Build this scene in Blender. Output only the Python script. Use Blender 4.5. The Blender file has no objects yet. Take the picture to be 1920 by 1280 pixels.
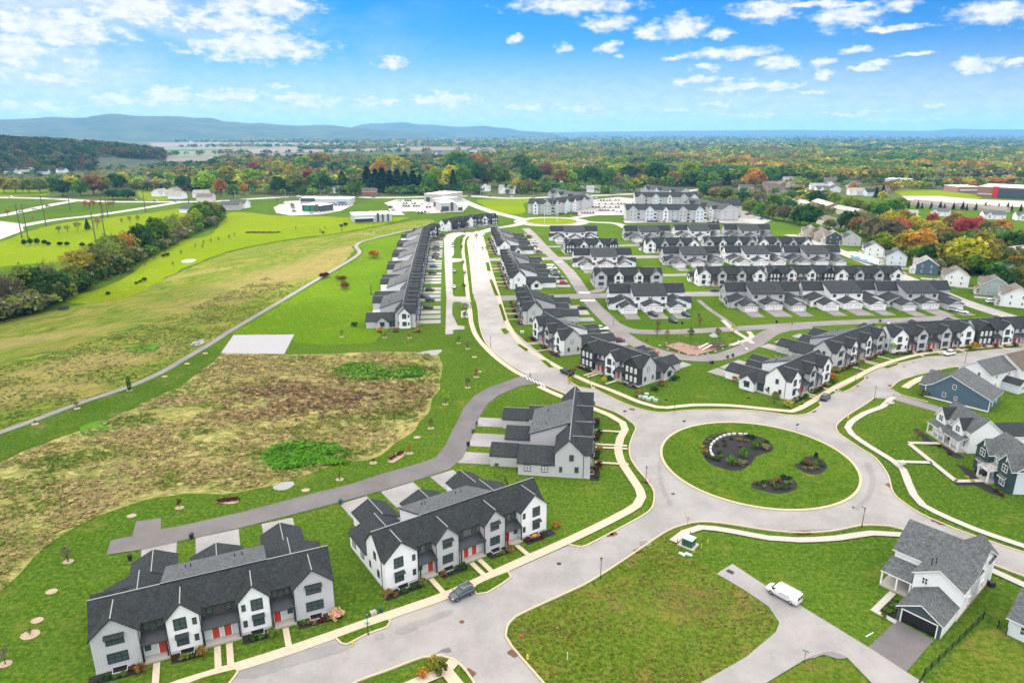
import bpy, bmesh, math, random
from mathutils import Vector, Matrix, noise
from mathutils.geometry import delaunay_2d_cdt
R = math.radians
sc = bpy.context.scene
COL = sc.collection
random.seed(7)
# ---------------------------------------------------------------- camera
FPX, CH, PITCH = 1280.0, 75.0, math.atan(393 / 1280)
cam_d = bpy.data.cameras.new("camera"); cam = bpy.data.objects.new("camera", cam_d); COL.objects.link(cam)
cam_d.sensor_width = 36; cam_d.lens = 24; cam_d.clip_start = 0.5; cam_d.clip_end = 60000
cam.location = (0, 0, CH); cam.rotation_euler = (R(90) - PITCH, 0, 0)
sc.camera = cam
sc.view_settings.view_transform = 'Standard'; sc.view_settings.look = 'None'
sc.view_settings.exposure = 0.75; sc.view_settings.gamma = 1
sc.cycles.max_bounces = 5; sc.cycles.diffuse_bounces = 2; sc.cycles.glossy_bounces = 2
sc.cycles.transparent_max_bounces = 6; sc.cycles.volume_bounces = 0
SUN_AZ, SUN_EL = -24.0, 26.0          # degrees right of straight ahead / above the horizon
sun_dir = Vector((math.sin(R(SUN_AZ)) * math.cos(R(SUN_EL)), math.cos(R(SUN_AZ)) * math.cos(R(SUN_EL)), math.sin(R(SUN_EL))))
sd = bpy.data.lights.new("sun", 'SUN'); sd.energy = 3.6; sd.angle = R(0.5); sd.color = (1.0, 0.93, 0.82)
sun = bpy.data.objects.new("sun", sd); COL.objects.link(sun)
sun.rotation_euler = sun_dir.to_track_quat('Z', 'Y').to_euler()

def at(u, v, z=0.0):
    """a pixel of the 1920x1280 photograph -> the point at height z it shows"""
    d = (v - 640) / FPX
    t = (CH - z) / (math.sin(PITCH) + d * math.cos(PITCH))
    return ((u - 960) / FPX * t, t * (math.cos(PITCH) - d * math.sin(PITCH)))
def azel(u, v):
    x = (u - 960) / FPX; d = -(v - 640) / FPX
    y = math.cos(PITCH) + d * math.sin(PITCH); z = -math.sin(PITCH) + d * math.cos(PITCH)
    return math.degrees(math.atan2(x, y)), math.degrees(math.atan2(z, math.hypot(x, y)))
# ---------------------------------------------------------------- node helper
class NT:
    def __init__(s, tree): s.t = tree; s.n = tree.nodes; s.l = tree.links
    def new(s, typ, **kw):
        n = s.n.new(typ)
        for k, v in kw.items():
            if k == 'ins':
                for kk, vv in v.items():
                    if hasattr(vv, 'is_output') or isinstance(vv, bpy.types.NodeSocket): s.l.new(vv, n.inputs[kk])
                    else: n.inputs[kk].default_value = vv
            else: setattr(n, k, v)
        return n
    def m(s, op, a, b=0.0, c=0.0, clamp=False):
        n = s.n.new('ShaderNodeMath'); n.operation = op; n.use_clamp = clamp
        for i, v in enumerate((a, b, c)):
            if isinstance(v, bpy.types.NodeSocket): s.l.new(v, n.inputs[i])
            else: n.inputs[i].default_value = v
        return n.outputs[0]
    def vm(s, op, a, b=(0, 0, 0), c=(0, 0, 0)):
        n = s.n.new('ShaderNodeVectorMath'); n.operation = op
        for i, v in enumerate((a, b, c)):
            if isinstance(v, bpy.types.NodeSocket): s.l.new(v, n.inputs[i])
            elif i < len(n.inputs): n.inputs[i].default_value = v
        return n
    def mix(s, f, a, b, blend='MIX'):
        n = s.n.new('ShaderNodeMix'); n.data_type = 'RGBA'; n.blend_type = blend
        for i, v in ((0, f), (6, a), (7, b)):
            if isinstance(v, bpy.types.NodeSocket): s.l.new(v, n.inputs[i])
            else: n.inputs[i].default_value = (v if i == 0 else (*v[:3], 1))
        return n.outputs[2]
    def noise(s, vec, scale, detail=3, rough=0.5, dist=0.0):
        n = s.n.new('ShaderNodeTexNoise'); n.inputs['Scale'].default_value = scale
        n.inputs['Detail'].default_value = detail; n.inputs['Roughness'].default_value = rough
        n.inputs['Distortion'].default_value = dist
        if vec is not None: s.l.new(vec, n.inputs['Vector'])
        return n.outputs['Fac']
    def ramp(s, f, stops):
        n = s.n.new('ShaderNodeValToRGB'); s.l.new(f, n.inputs[0]); e = n.color_ramp.elements
        while len(e) < len(stops): e.new(0.5)
        for i, (p, c) in enumerate(stops): e[i].position = p; e[i].color = (*c[:3], 1)
        return n.outputs[0]
    def smooth(s, f, a, b, lo=0.0, hi=1.0):
        n = s.n.new('ShaderNodeMapRange'); n.interpolation_type = 'SMOOTHSTEP'
        s.l.new(f, n.inputs[0])
        for i, v in ((1, a), (2, b), (3, lo), (4, hi)): n.inputs[i].default_value = v
        return n.outputs[0]
# ---------------------------------------------------------------- world: sky + clouds
w = bpy.data.worlds.new("World"); sc.world = w; w.use_nodes = True
T = NT(w.node_tree); T.n.clear()
sky = T.new('ShaderNodeTexSky', sky_type='NISHITA', sun_disc=False, sun_elevation=R(SUN_EL), sun_rotation=R(SUN_AZ),
            altitude=150, air_density=1.0, dust_density=0.0, ozone_density=3.0)
co = T.new('ShaderNodeTexCoord').outputs['Generated']
sx = T.new('ShaderNodeSeparateXYZ', ins={0: co})
az = T.m('MULTIPLY', T.m('ARCTAN2', sx.outputs[0], sx.outputs[1]), 57.2958)
el = T.m('MULTIPLY', T.m('ARCSINE', sx.outputs[2]), 57.2958)
ae = T.new('ShaderNodeCombineXYZ', ins={0: az, 1: el}).outputs[0]
wob = T.new('ShaderNodeTexNoise', ins={'Vector': T.vm('MULTIPLY', ae, (.35, .8, 0)).outputs[0], 'Scale': 1.0, 'Detail': 5, 'Roughness': .62})
ae2 = T.vm('ADD', ae, T.vm('MULTIPLY', T.vm('SUBTRACT', wob.outputs['Color'], (.5, .5, .5)).outputs[0], (2.6, 1.5, 0)).outputs[0]).outputs[0]
# cumulus clouds: (u, v, half width, half height) in degrees-of-sky terms taken from the photograph
CL = [(90,50,150,26),(250,15,120,22),(20,95,60,40),(430,45,110,16),(440,10,60,18),(530,12,60,18),(480,88,120,20),(110,150,60,10),(735,118,32,10),
      (960,73,14,6),(835,187,80,15),(700,190,40,9),(575,187,60,14),(440,180,60,14),(320,182,80,14),(520,160,18,7),(230,187,60,9),(150,118,40,7),
      (1075,10,110,16),(1145,42,45,12),(1280,55,50,20),(1215,62,30,12),(1350,62,22,8),(1450,20,60,22),(1590,30,60,24),(1530,8,130,14),(1690,52,60,9),
      (1870,25,85,28),(1690,10,35,10),(1375,100,90,13),(1460,120,52,14),(1540,120,30,9),(1380,160,55,13),(1465,162,40,10),(1545,142,28,11),
      (1318,130,22,8),(1300,152,38,8),(1600,95,26,8),(1710,100,45,6),(1830,120,48,16),(1625,128,28,6),(1655,118,24,5),(1058,92,16,6),(1140,90,22,8),
      (990,200,60,7),(1100,202,60,7),(1265,207,30,6),(1345,195,30,6),(1520,175,35,6),(1410,213,60,6),(1600,213,80,7),(1760,197,20,4),(1910,118,30,8),
      (1255,110,16,4),(1165,104,10,4),(60,200,120,10),(1700,225,90,5)]
dmin = None
for (u, v, ru, rv) in CL:
    a0, e0 = azel(u, v); a1, e1 = azel(u + ru, v - rv)
    ra = max(abs(a1 - a0) * 1.15, .3); re = max((e1 - e0) * 1.3, .2)
    q = T.vm('MULTIPLY_ADD', ae2, (1 / ra, 1 / re, 0), (-a0 / ra, -e0 / re, 0)).outputs[0]
    ln = T.vm('LENGTH', q).outputs['Value']
    dmin = ln if dmin is None else T.m('MINIMUM', dmin, ln)
puff = T.noise(T.vm('MULTIPLY', ae, (.9, 1.9, 0)).outputs[0], 1.0, 7, .6)
dens = T.smooth(T.m('ADD', T.m('MULTIPLY', dmin, -1.0), T.m('MULTIPLY', puff, 2.0)), -0.32, 0.72)
bigc = T.noise(T.vm('ADD', T.vm('MULTIPLY', ae, (.06, .16, 0)).outputs[0], (3.3, 1.7, 0)).outputs[0], 1.0, 6, .58, .4)
leftm = T.smooth(az, -34.0, 2.0, 1.0, 0.0)
veil = T.m('MULTIPLY', T.smooth(bigc, .36, .72), T.m('MULTIPLY_ADD', leftm, .85, .03))
low = T.smooth(el, 0.0, 7.0, .62, 0.0)                      # thin white veil over the horizon
other = T.m('MULTIPLY', T.smooth(bigc, .5, .62), T.smooth(T.m('ABSOLUTE', az), 40, 55, 0.0, .9))   # cumulus field all around
shade = T.mix(T.smooth(puff, .35, .65), (.78, .83, .92), (1, 1, 1))
cloudc = T.mix(1.0, shade, (13.0, 13.1, 13.3), 'MULTIPLY')
skyc = T.mix(1.0, sky.outputs[0], T.mix(T.smooth(el, 1.5, 9.5), (.50, .84, 1.50), (.12, .74, 1.45)), 'MULTIPLY')
over = T.smooth(el, 12.0, 24.0)                            # unseen bright cover added overhead to lift the soft light on the near ground
veil = T.m('MAXIMUM', veil, T.m('MULTIPLY', T.smooth(az, -40.0, -24.0, .75, 0.0), T.smooth(el, 0.0, 9.0, 1.0, .25)))
al = T.m('MAXIMUM', T.m('MAXIMUM', T.m('MULTIPLY', dens, .96), veil), T.m('MAXIMUM', low, other), clamp=True)
al = T.m('MULTIPLY', al, T.smooth(el, -1.5, -0.2), clamp=True)
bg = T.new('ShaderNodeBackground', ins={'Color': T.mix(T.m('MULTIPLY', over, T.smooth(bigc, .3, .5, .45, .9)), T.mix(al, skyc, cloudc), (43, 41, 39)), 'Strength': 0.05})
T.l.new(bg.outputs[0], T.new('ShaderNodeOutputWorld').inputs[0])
w.cycles.sampling_method = 'MANUAL'; w.cycles.sample_map_resolution = 512
# ---------------------------------------------------------------- materials
MAT = {}
def rgb(h):
    h = h.lstrip('#'); c = [int(h[i:i + 2], 16) / 255 for i in (0, 2, 4)]
    return tuple(x / 12.92 if x <= .04045 else ((x + .055) / 1.055) ** 2.4 for x in c)
def mat(name, col=(.5, .5, .5), rough=.8, var=.12, scale=1.5, metal=0.0, fn=None, spec=.3, emit=0):
    if name in MAT: return MAT[name]
    m = bpy.data.materials.new(name); m.use_nodes = True; t = NT(m.node_tree); t.n.clear()
    bs = t.new('ShaderNodeBsdfPrincipled'); bs.inputs['Roughness'].default_value = rough
    bs.inputs['Metallic'].default_value = metal; bs.inputs['Specular IOR Level'].default_value = spec
    o = t.new('ShaderNodeOutputMaterial'); t.l.new(bs.outputs[0], o.inputs[0])
    tc = t.new('ShaderNodeTexCoord').outputs['Object']
    if fn: fn(t, bs, tc)
    else:
        n = t.noise(tc, scale, 4, .6)
        c = t.mix(n, [x * (1 - var) for x in col], [min(1, x * (1 + var)) for x in col])
        t.l.new(c, bs.inputs['Base Color'])
    if emit: bs.inputs['Emission Color'].default_value = (*col, 1); bs.inputs['Emission Strength'].default_value = emit
    m.diffuse_color = (*col, 1); MAT[name] = m; return m
def bump(t, bs, h, strength=.4, dist=.05):
    b = t.new('ShaderNodeBump', ins={'Height': h, 'Strength': strength, 'Distance': dist}); t.l.new(b.outputs[0], bs.inputs['Normal'])
def f_shingle(base, v=.35):
    def fn(t, bs, tc):
        n1 = t.noise(tc, .5, 3, .6)
        st = t.new('ShaderNodeTexVoronoi', ins={'Vector': t.vm('MULTIPLY', tc, (3, 3, 6)).outputs[0], 'Scale': 1.0})
        f = t.m('ADD', t.m('MULTIPLY', n1, .3), t.m('MULTIPLY', t.new('ShaderNodeSeparateColor', ins={0: st.outputs['Color']}).outputs[0], .7))
        n2 = t.noise(tc, 5, 3, .8)
        f = t.m('ADD', t.m('MULTIPLY', f, .45), t.m('MULTIPLY', n2, .55))
        c = t.mix(t.smooth(f, .3, .7), [x * (1 - v) for x in base], [x * (1 + v) for x in base]); t.l.new(c, bs.inputs['Base Color'])
        bump(t, bs, n2, .5, .03)
    return fn
def f_siding(base, axis='v', pitch=.4, dark=.72):
    def fn(t, bs, tc):
        s = t.new('ShaderNodeSeparateXYZ', ins={0: tc})
        co = t.m('ADD', s.outputs[0], s.outputs[1]) if axis == 'v' else s.outputs[2]
        fr = t.m('FRACT', t.m('DIVIDE', co, pitch))
        ln = t.m('LESS_THAN', fr, .16)
        n = t.noise(tc, .7, 4, .6)
        c = t.mix(n, [x * .90 for x in base], [min(.93, x * 1.06) for x in base])
        c = t.mix(t.m('MULTIPLY', ln, .8), c, [x * dark for x in base]); t.l.new(c, bs.inputs['Base Color'])
        bump(t, bs, fr if axis != 'v' else ln, .5, .03)
    return fn
def f_grass(c1, c2, c3, big=.02, stripe=0.0, sdir=(1, 0, 0), dry=0.0, dryc=(.20, .17, .07), mottle=.5):
    """lawn: two greens blended by patches, blade-scale speckle, mowing stripes, dry spots"""
    def fn(t, bs, tc):
        a = t.noise(tc, big, 4, .6); b = t.noise(tc, .35, 4, .65); d = t.noise(tc, 5.5, 3, .75)
        c = t.mix(t.smooth(a, .35, .65), c1, c2)
        c = t.mix(t.smooth(b, .5, .78, 0, mottle), c, c3)
        if stripe:
            k = t.vm('DOT_PRODUCT', tc, sdir).outputs['Value']
            k = t.m('ADD', k, t.m('MULTIPLY', a, 6.0))
            s = t.smooth(t.m('SINE', t.m('MULTIPLY', k, 1.9)), -.4, .4)
            c = t.mix(t.m('MULTIPLY', s, stripe), c, [x * .72 for x in c1])
        if dry:
            e = t.noise(t.vm('ADD', tc, (31, 17, 0)).outputs[0], .11, 5, .7)
            c = t.mix(t.smooth(e, .62 - dry * .2, .78 - dry * .2, 0, .8), c, dryc)
        g = t.noise(tc, 1.3, 4, .75); c = t.mix(t.smooth(g, .50, .62, 0, .6), c, c3); c = t.mix(t.smooth(g, .50, .36, 0, .7), c, [x * .5 for x in c1]); yl = t.noise(t.vm('ADD', tc, (71, 3, 0)).outputs[0], .16, 5, .7); c = t.mix(t.smooth(yl, .55, .68, 0, .5), c, (c3[0] * 1.25, c3[1] * .95, c3[2]))
        c = t.mix(t.smooth(d, .3, .75, .0, .5), c, [x * .5 for x in c1])
        t.l.new(c, bs.inputs['Base Color']); bs.inputs['Specular IOR Level'].default_value = 0
        bump(t, bs, t.m('ADD', d, t.noise(tc, 1.1, 3, .6)), .7, .12)
    return fn
def f_asphalt(base, patch=.10):
    def fn(t, bs, tc):
        a = t.noise(tc, .12, 5, .62); b = t.noise(tc, 1.2, 4, .6); d = t.noise(tc, 22, 2, .7)
        c = t.mix(t.smooth(a, .3, .7), [x * .84 for x in base], [x * 1.16 for x in base])
        c = t.mix(t.smooth(b, .45, .75, 0, .45), c, [x * 1.18 for x in base])
        e = t.noise(t.vm('MULTIPLY', tc, (1, 1, 1)).outputs[0], .33, 6, .7, 1.2)
        cr = t.smooth(t.m('ABSOLUTE', t.m('SUBTRACT', e, .5)), .0, .006, patch * 3, 0)
        c = t.mix(cr, c, [x * .55 for x in base])
        c = t.mix(t.smooth(d, .35, .7, 0, .3), c, [x * .7 for x in base])
        dk = t.noise(t.vm('ADD', tc, (40, 77, 0)).outputs[0], .22, 5, .75); c = t.mix(t.smooth(dk, .60, .70, 0, .4), c, [x * .62 for x in base]); sp = t.noise(tc, 2.6, 2, .5); c = t.mix(t.smooth(sp, .70, .76, 0, .5), c, [x * 1.45 for x in base])
        st = t.noise(t.vm('ADD', tc, (9, 4, 0)).outputs[0], .07, 4, .5)
        c = t.mix(t.smooth(st, .58, .72, 0, .35), c, (base[0] * 1.35, base[1] * 1.22, base[2] * 1.02))
        t.l.new(c, bs.inputs['Base Color'])
    return fn
mat('shingle_dark', fn=f_shingle((.024, .029, .031)), rough=.85)
mat('shingle_grey', fn=f_shingle((.085, .092, .095)), rough=.9)
mat('shingle_tan', fn=f_shingle((.17, .15, .125)), rough=.9)
mat('shingle_brown', fn=f_shingle((.11, .085, .07)), rough=.9)
mat('shingle_pale', fn=f_shingle((.30, .29, .27)), rough=.9)
mat('white_siding', fn=f_siding((.80, .81, .82), 'h', .2, .93), rough=.55)
mat('white_board', fn=f_siding((.80, .81, .82), 'v', .42, .93), rough=.55)
mat('grey_board', fn=f_siding((.48, .49, .51), 'v', .42, .80), rough=.6)
mat('grey_siding', fn=f_siding((.49, .495, .51), 'h', .2, .85), rough=.6)
mat('brown_siding', fn=f_siding((.062, .060, .056), 'h', .25, .8), rough=.6)
mat('dark_siding', fn=f_siding((.040, .045, .044), 'h', .25, .8), rough=.6)
mat('olive_siding', fn=f_siding((.115, .125, .115), 'h', .25, .8), rough=.6)
mat('green_siding', fn=f_siding((.035, .062, .066), 'h', .25, .8), rough=.6)
mat('slate_siding', fn=f_siding((.060, .078, .092), 'v', .35, .85), rough=.6)
mat('blue_siding', fn=f_siding((.075, .125, .172), 'h', .22, .85), rough=.6)
mat('sage_siding', fn=f_siding((.30, .38, .37), 'h', .22, .9), rough=.6)
mat('cream_siding', fn=f_siding((.62, .58, .50), 'h', .22, .92), rough=.6)
mat('beige_siding', fn=f_siding((.45, .42, .36), 'h', .22, .9), rough=.6)
mat('pale_blue_siding', fn=f_siding((.62, .67, .73), 'h', .22, .94), rough=.6)
mat('brick', (.30, .15, .11), var=.3, scale=3); mat('stone', (.36, .33, .30), var=.3, scale=2.5)
mat('foundation', (.50, .49, .47), var=.15); mat('black_trim', (.018, .020, .021), .5); mat('white_trim', (.78, .78, .77), .5, .04)
mat('ridge_cap', (.27, .28, .28), .7, .1); mat('seam_metal', fn=f_siding((.024, .030, .035), 'v', .45, .35), rough=.35)  # ridge_cap is pale grey to paint in the light along the ridges
mat('glass', (.055, .080, .080), .25, .6, .5, spec=.35); mat('red_door', (.42, .045, .03), .5, .08)
mat('blind', (.50, .53, .53), .5, .1); mat('garage_white', fn=f_siding((.72, .73, .74), 'h', .55, .86), rough=.5)
mat('concrete', (.38, .36, .32), .9, .10, .8); mat('walk', fn=f_siding((.47, .40, .29), 'v', 1.6, .86), rough=.9)
mat('apron', fn=f_asphalt((.27, .262, .258), .12), rough=.9)
mat('kerb', (.44, .37, .25), .9, .15, .6)
mat('asphalt', fn=f_asphalt((.268, .257, .250)), rough=.92)
mat('asphalt_dark', fn=f_asphalt((.135, .125, .125)), rough=.92)
mat('asphalt_mid', fn=f_asphalt((.20, .185, .18)), rough=.92)
mat('asphalt_bright', fn=f_asphalt((.31, .295, .28)), rough=.92)  # paler asphalt, sunlight on the roads put into the colour
mat('mulch', (.020, .018, .018), .95, .5, 4); mat('tan_mulch', (.34, .27, .18), .95, .3, 3); mat('play_mulch', (.27, .175, .13), .95, .2, 1)
mat('gravel', (.27, .27, .26), .95, .35, 3.5); mat('rust', (.13, .06, .04), .9, .3); mat('paver_red', (.42, .17, .12), .9, .2)
mat('rubber', (.02, .02, .02), .7); mat('chrome', (.5, .5, .5), .25, .05, metal=1); mat('bin_green', (.03, .09, .06), .5)
mat('bark', (.085, .065, .05), .95, .3, 3); mat('timber', (.12, .09, .065), .9, .3, 1)
mat('yellow', (.75, .52, .04), .5); mat('pumpkin', (.72, .22, .02), .6); mat('sign_red', (.55, .03, .03), .5); mat('sign_green', (.02, .20, .09), .5)
mat('paint_white', (.76, .76, .76), .35, .04, spec=.5); mat('paint_black', (.012, .013, .015), .25, spec=.6); mat('paint_grey', (.05, .066, .085), .25, spec=.6)
mat('paint_silver', (.42, .43, .45), .28, .05, spec=.6); mat('paint_red', (.32, .012, .02), .28, spec=.6); mat('paint_blue', (.03, .07, .20), .28, spec=.6)
mat('paint_maroon', (.12, .02, .03), .28, spec=.6); mat('lamp_glass', (.6, .6, .55), .3); mat('tail_red', (.4, .02, .02), .3)
mat('pale_green', (.35, .47, .40), .6); mat('dark_green', (.03, .085, .062), .5); mat('wire', (.03, .03, .03), .5)
mat('net', (.30, .30, .30), .8); mat('tarp', fn=f_siding((.33, .33, .335), 'v', 2.2, .86), rough=.9)
mat('sky_blue_canopy', (.12, .38, .62), .5); mat('flag', (.55, .10, .12), .7)
# ---------------------------------------------------------------- mesh helper
class MB:
    def __init__(s): s.v = []; s.f = []; s.mi = []; s.cur = 0
    def face(s, pts):
        b = len(s.v); s.v += [tuple(p) for p in pts]; s.f.append(tuple(range(b, b + len(pts)))); s.mi.append(s.cur)
    def box(s, x0, x1, y0, y1, z0, z1):
        b = len(s.v)
        s.v += [(x0, y0, z0), (x1, y0, z0), (x1, y1, z0), (x0, y1, z0), (x0, y0, z1), (x1, y0, z1), (x1, y1, z1), (x0, y1, z1)]
        for f in ((0, 3, 2, 1), (4, 5, 6, 7), (0, 1, 5, 4), (1, 2, 6, 5), (2, 3, 7, 6), (3, 0, 4, 7)):
            s.f.append(tuple(b + i for i in f)); s.mi.append(s.cur)
        return s
    def hexa(s, p):   # 8 points, bottom ring then top ring
        b = len(s.v); s.v += [tuple(q) for q in p]
        for f in ((0, 3, 2, 1), (4, 5, 6, 7), (0, 1, 5, 4), (1, 2, 6, 5), (2, 3, 7, 6), (3, 0, 4, 7)):
            s.f.append(tuple(b + i for i in f)); s.mi.append(s.cur)
        return s
    def slab(s, quad, th=.16):   # roof plane of n points with thickness below
        n = len(quad); b = len(s.v)
        s.v += [tuple(q) for q in quad] + [(q[0], q[1], q[2] - th) for q in quad]
        s.f.append(tuple(b + i for i in range(n))); s.mi.append(s.cur)
        s.f.append(tuple(b + n + i for i in reversed(range(n)))); s.mi.append(s.cur)
        for i in range(n):
            j = (i + 1) % n; s.f.append((b + j, b + i, b + n + i, b + n + j)); s.mi.append(s.cur)
        return s
    def prism(s, prof, axis, a, b_):   # closed profile extruded along an axis. prof in the two other coords
        def P(p, t):
            if axis == 'x': return (t, p[0], p[1])
            if axis == 'y': return (p[0], t, p[1])
            return (p[0], p[1], t)
        n = len(prof); b = len(s.v)
        s.v += [P(p, a) for p in prof] + [P(p, b_) for p in prof]
        s.f.append(tuple(b + i for i in reversed(range(n)))); s.f.append(tuple(b + n + i for i in range(n))); s.mi += [s.cur] * 2
        for i in range(n):
            j = (i + 1) % n; s.f.append((b + i, b + j, b + n + j, b + n + i)); s.mi.append(s.cur)
        return s
    def cyl(s, x, y, z0, z1, r0, r1=None, n=8, cap=True):
        r1 = r0 if r1 is None else r1; b = len(s.v)
        for z, r in ((z0, r0), (z1, r1)):
            s.v += [(x + r * math.cos(6.2832 * i / n), y + r * math.sin(6.2832 * i / n), z) for i in range(n)]
        for i in range(n):
            j = (i + 1) % n; s.f.append((b + i, b + j, b + n + j, b + n + i)); s.mi.append(s.cur)
        if cap:
            s.f.append(tuple(b + n + i for i in range(n))); s.f.append(tuple(b + i for i in reversed(range(n)))); s.mi += [s.cur] * 2
        return s
    def tube(s, p, q, r0, r1=None, n=5):
        r1 = r0 if r1 is None else r1; p = Vector(p); q = Vector(q); d = (q - p)
        if d.length < 1e-5: return s
        d.normalize(); a = d.orthogonal().normalized(); c = d.cross(a); b = len(s.v)
        for o, r in ((p, r0), (q, r1)):
            s.v += [tuple(o + (a * math.cos(6.2832 * i / n) + c * math.sin(6.2832 * i / n)) * r) for i in range(n)]
        for i in range(n):
            j = (i + 1) % n; s.f.append((b + i, b + j, b + n + j, b + n + i)); s.mi.append(s.cur)
        s.f.append(tuple(b + n + i for i in range(n))); s.mi.append(s.cur)
        return s
    def blob(s, x, y, z, rx, ry, rz, n=2, seed=0, amp=.25, fr=1.6):
        key = n
        if key not in ICO:
            bm = bmesh.new(); bmesh.ops.create_icosphere(bm, subdivisions=n, radius=1)
            bm.verts.ensure_lookup_table(); ICO[key] = ([tuple(v.co) for v in bm.verts], [tuple(v.index for v in f.verts) for f in bm.faces]); bm.free()
        vs, fs = ICO[key]; b = len(s.v)
        for c in vs:
            k = 1 + amp * noise.noise(Vector(c) * fr + Vector((seed * 3.1, seed * 1.7, seed)))
            s.v.append((x + c[0] * rx * k, y + c[1] * ry * k, z + c[2] * rz * k))
        s.f += [tuple(b + i for i in f) for f in fs]; s.mi += [s.cur] * len(fs)
        return s
    def mesh(s, name, mats):
        me = bpy.data.meshes.new(name); me.from_pydata(s.v, [], s.f)
        if not isinstance(mats, (list, tuple)): mats = [mats]
        for m in mats: me.materials.append(MAT[m] if isinstance(m, str) else m)
        if len(mats) > 1: me.polygons.foreach_set('material_index', s.mi)
        me.update(); return me
    def build(s, name, mats, parent=None, loc=None, rot=None):
        return put(name, s.mesh(name, mats), parent, loc, rot)
ICO = {}
def put(name, me, parent=None, loc=None, rot=None):
    o = bpy.data.objects.new(name, me); COL.objects.link(o)
    if parent: o.parent = parent
    if loc: o.location = loc
    if rot: o.rotation_euler = rot if isinstance(rot, (tuple, list)) else (0, 0, rot)
    return o
def tag(o, label=None, cat=None, group=None, kind=None):
    if label: o['label'] = label
    if cat: o['category'] = cat
    if group: o['group'] = group
    if kind: o['kind'] = kind
    return o
def thing(name, label, cat, loc=(0, 0, 0), rz=0.0, group=None):
    o = bpy.data.objects.new(name, None); COL.objects.link(o); o.empty_display_size = .5
    o.location = loc if len(loc) == 3 else (loc[0], loc[1], 0); o.rotation_euler = (0, 0, rz)
    return tag(o, label, cat, group)
KIDS = {}
def copy_tree(o, loc=None, rz=None, label=None, group=None, scale=None, parent=None):
    if not KIDS:
        pass
    c = o.copy(); COL.objects.link(c)
    if parent: c.parent = parent
    if loc is not None: c.location = loc if len(loc) == 3 else (loc[0], loc[1], 0)
    if rz is not None: c.rotation_euler = (0, 0, rz)
    if scale is not None: c.scale = scale if isinstance(scale, (tuple, list)) else (scale,) * 3
    if label: c['label'] = label
    if group: c['group'] = group
    for ch in kids_of(o): copy_tree(ch, parent=c)
    return c
def kids_of(o):
    if o.name not in KIDS: KIDS[o.name] = list(o.children)
    return KIDS[o.name]
def zz(z):
    """stacking height of flat sheets: wide enough gaps for the far ones"""
    return z if (z < .034 or z > .1) else .1 + (z - .04) * 8
def fan(pts, z, name, m, kind='structure', jit=0.0, label=None, cat=None):
    """a flat sheet from world xy points, triangulated"""
    z = zz(z) if name not in ('field', 'lawn_strip', 'meadow', 'weeds', 'green_band', 'rough_lawn', 'sports_field', 'gravel_pad', 'mulch_bed', 'gravel_patch') else z
    pts = [p for i, p in enumerate(pts) if math.hypot(p[0] - pts[i - 1][0], p[1] - pts[i - 1][1]) > 1e-3]
    n = len(pts); cx, cy = pts[0][0], pts[0][1]
    vv, _, ff, *_r = delaunay_2d_cdt([Vector((p[0] - cx, p[1] - cy)) for p in pts], [], [list(range(n))], 1, 1e-5)
    me = bpy.data.meshes.new(name); me.from_pydata([(p[0] + cx, p[1] + cy, z) for p in vv], [], [f if ((vv[f[1]] - vv[f[0]]).cross(vv[f[2]] - vv[f[0]]) > 0) else f[::-1] for f in ff]); me.update()
    me.materials.append(MAT[m]); o = put(name, me); tag(o, label, cat, None, kind); return o
def spline(pts, step=2.0, closed=False):
    """Catmull-Rom through world points"""
    n = len(pts); out = []
    rng = range(n) if closed else range(n - 1)
    for i in rng:
        p0 = pts[(i - 1) % n] if closed or i > 0 else pts[0]; p1 = pts[i]; p2 = pts[(i + 1) % n]
        p3 = pts[(i + 2) % n] if closed or i + 2 < n else pts[-1]
        k = max(1, int(math.hypot(p2[0] - p1[0], p2[1] - p1[1]) / step))
        for j in range(k):
            t = j / k
            out.append(tuple(.5 * ((2 * p1[a]) + (-p0[a] + p2[a]) * t + (2 * p0[a] - 5 * p1[a] + 4 * p2[a] - p3[a]) * t * t + (-p0[a] + 3 * p1[a] - 3 * p2[a] + p3[a]) * t ** 3) for a in (0, 1)))
    if not closed: out.append(tuple(pts[-1]))
    return out
def ribbon(mb, pts, w, z0, z1=None, closed=False, off=0.0):
    """strip of width w along pts; with z1 it becomes a raised kerb"""
    n = len(pts); L = []; Rr = []
    if z1 is None: z0 = zz(z0)
    for i in range(n):
        a = pts[(i - 1) % n] if closed or i > 0 else pts[0]; b = pts[(i + 1) % n] if closed or i < n - 1 else pts[-1]
        dx, dy = b[0] - a[0], b[1] - a[1]; l = math.hypot(dx, dy) or 1; nx, ny = -dy / l, dx / l
        L.append((pts[i][0] + nx * (w / 2 + off), pts[i][1] + ny * (w / 2 + off))); Rr.append((pts[i][0] - nx * (w / 2 - off), pts[i][1] - ny * (w / 2 - off)))
    zt = z0 if z1 is None else z1
    for i in range(n if closed else n - 1):
        j = (i + 1) % n
        mb.face([(*Rr[i], zt), (*Rr[j], zt), (*L[j], zt), (*L[i], zt)])
        if z1 is not None:
            mb.face([(*Rr[i], z0), (*Rr[j], z0), (*Rr[j], zt), (*Rr[i], zt)]); mb.face([(*L[j], z0), (*L[i], z0), (*L[i], zt), (*L[j], zt)])
    return mb
PX = lambda l, z=0: [at(u, v, z) for u, v in l]

ORD = ['leftmost', 'second', 'third', 'fourth', 'fifth', 'sixth', 'seventh', 'eighth', 'ninth', 'tenth', 'eleventh', 'twelfth', '13th', '14th', '15th', '16th', '17th', '18th', '19th', '20th']
def ordn(i): return (ORD[i] if i < 20 else '%d%s' % (i + 1, {1: 'st', 2: 'nd', 3: 'rd'}.get((i + 1) % 10, 'th') if (i + 1) % 100 not in (11, 12, 13) else 'th')) + ('' if i == 0 else ' from the left')
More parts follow.
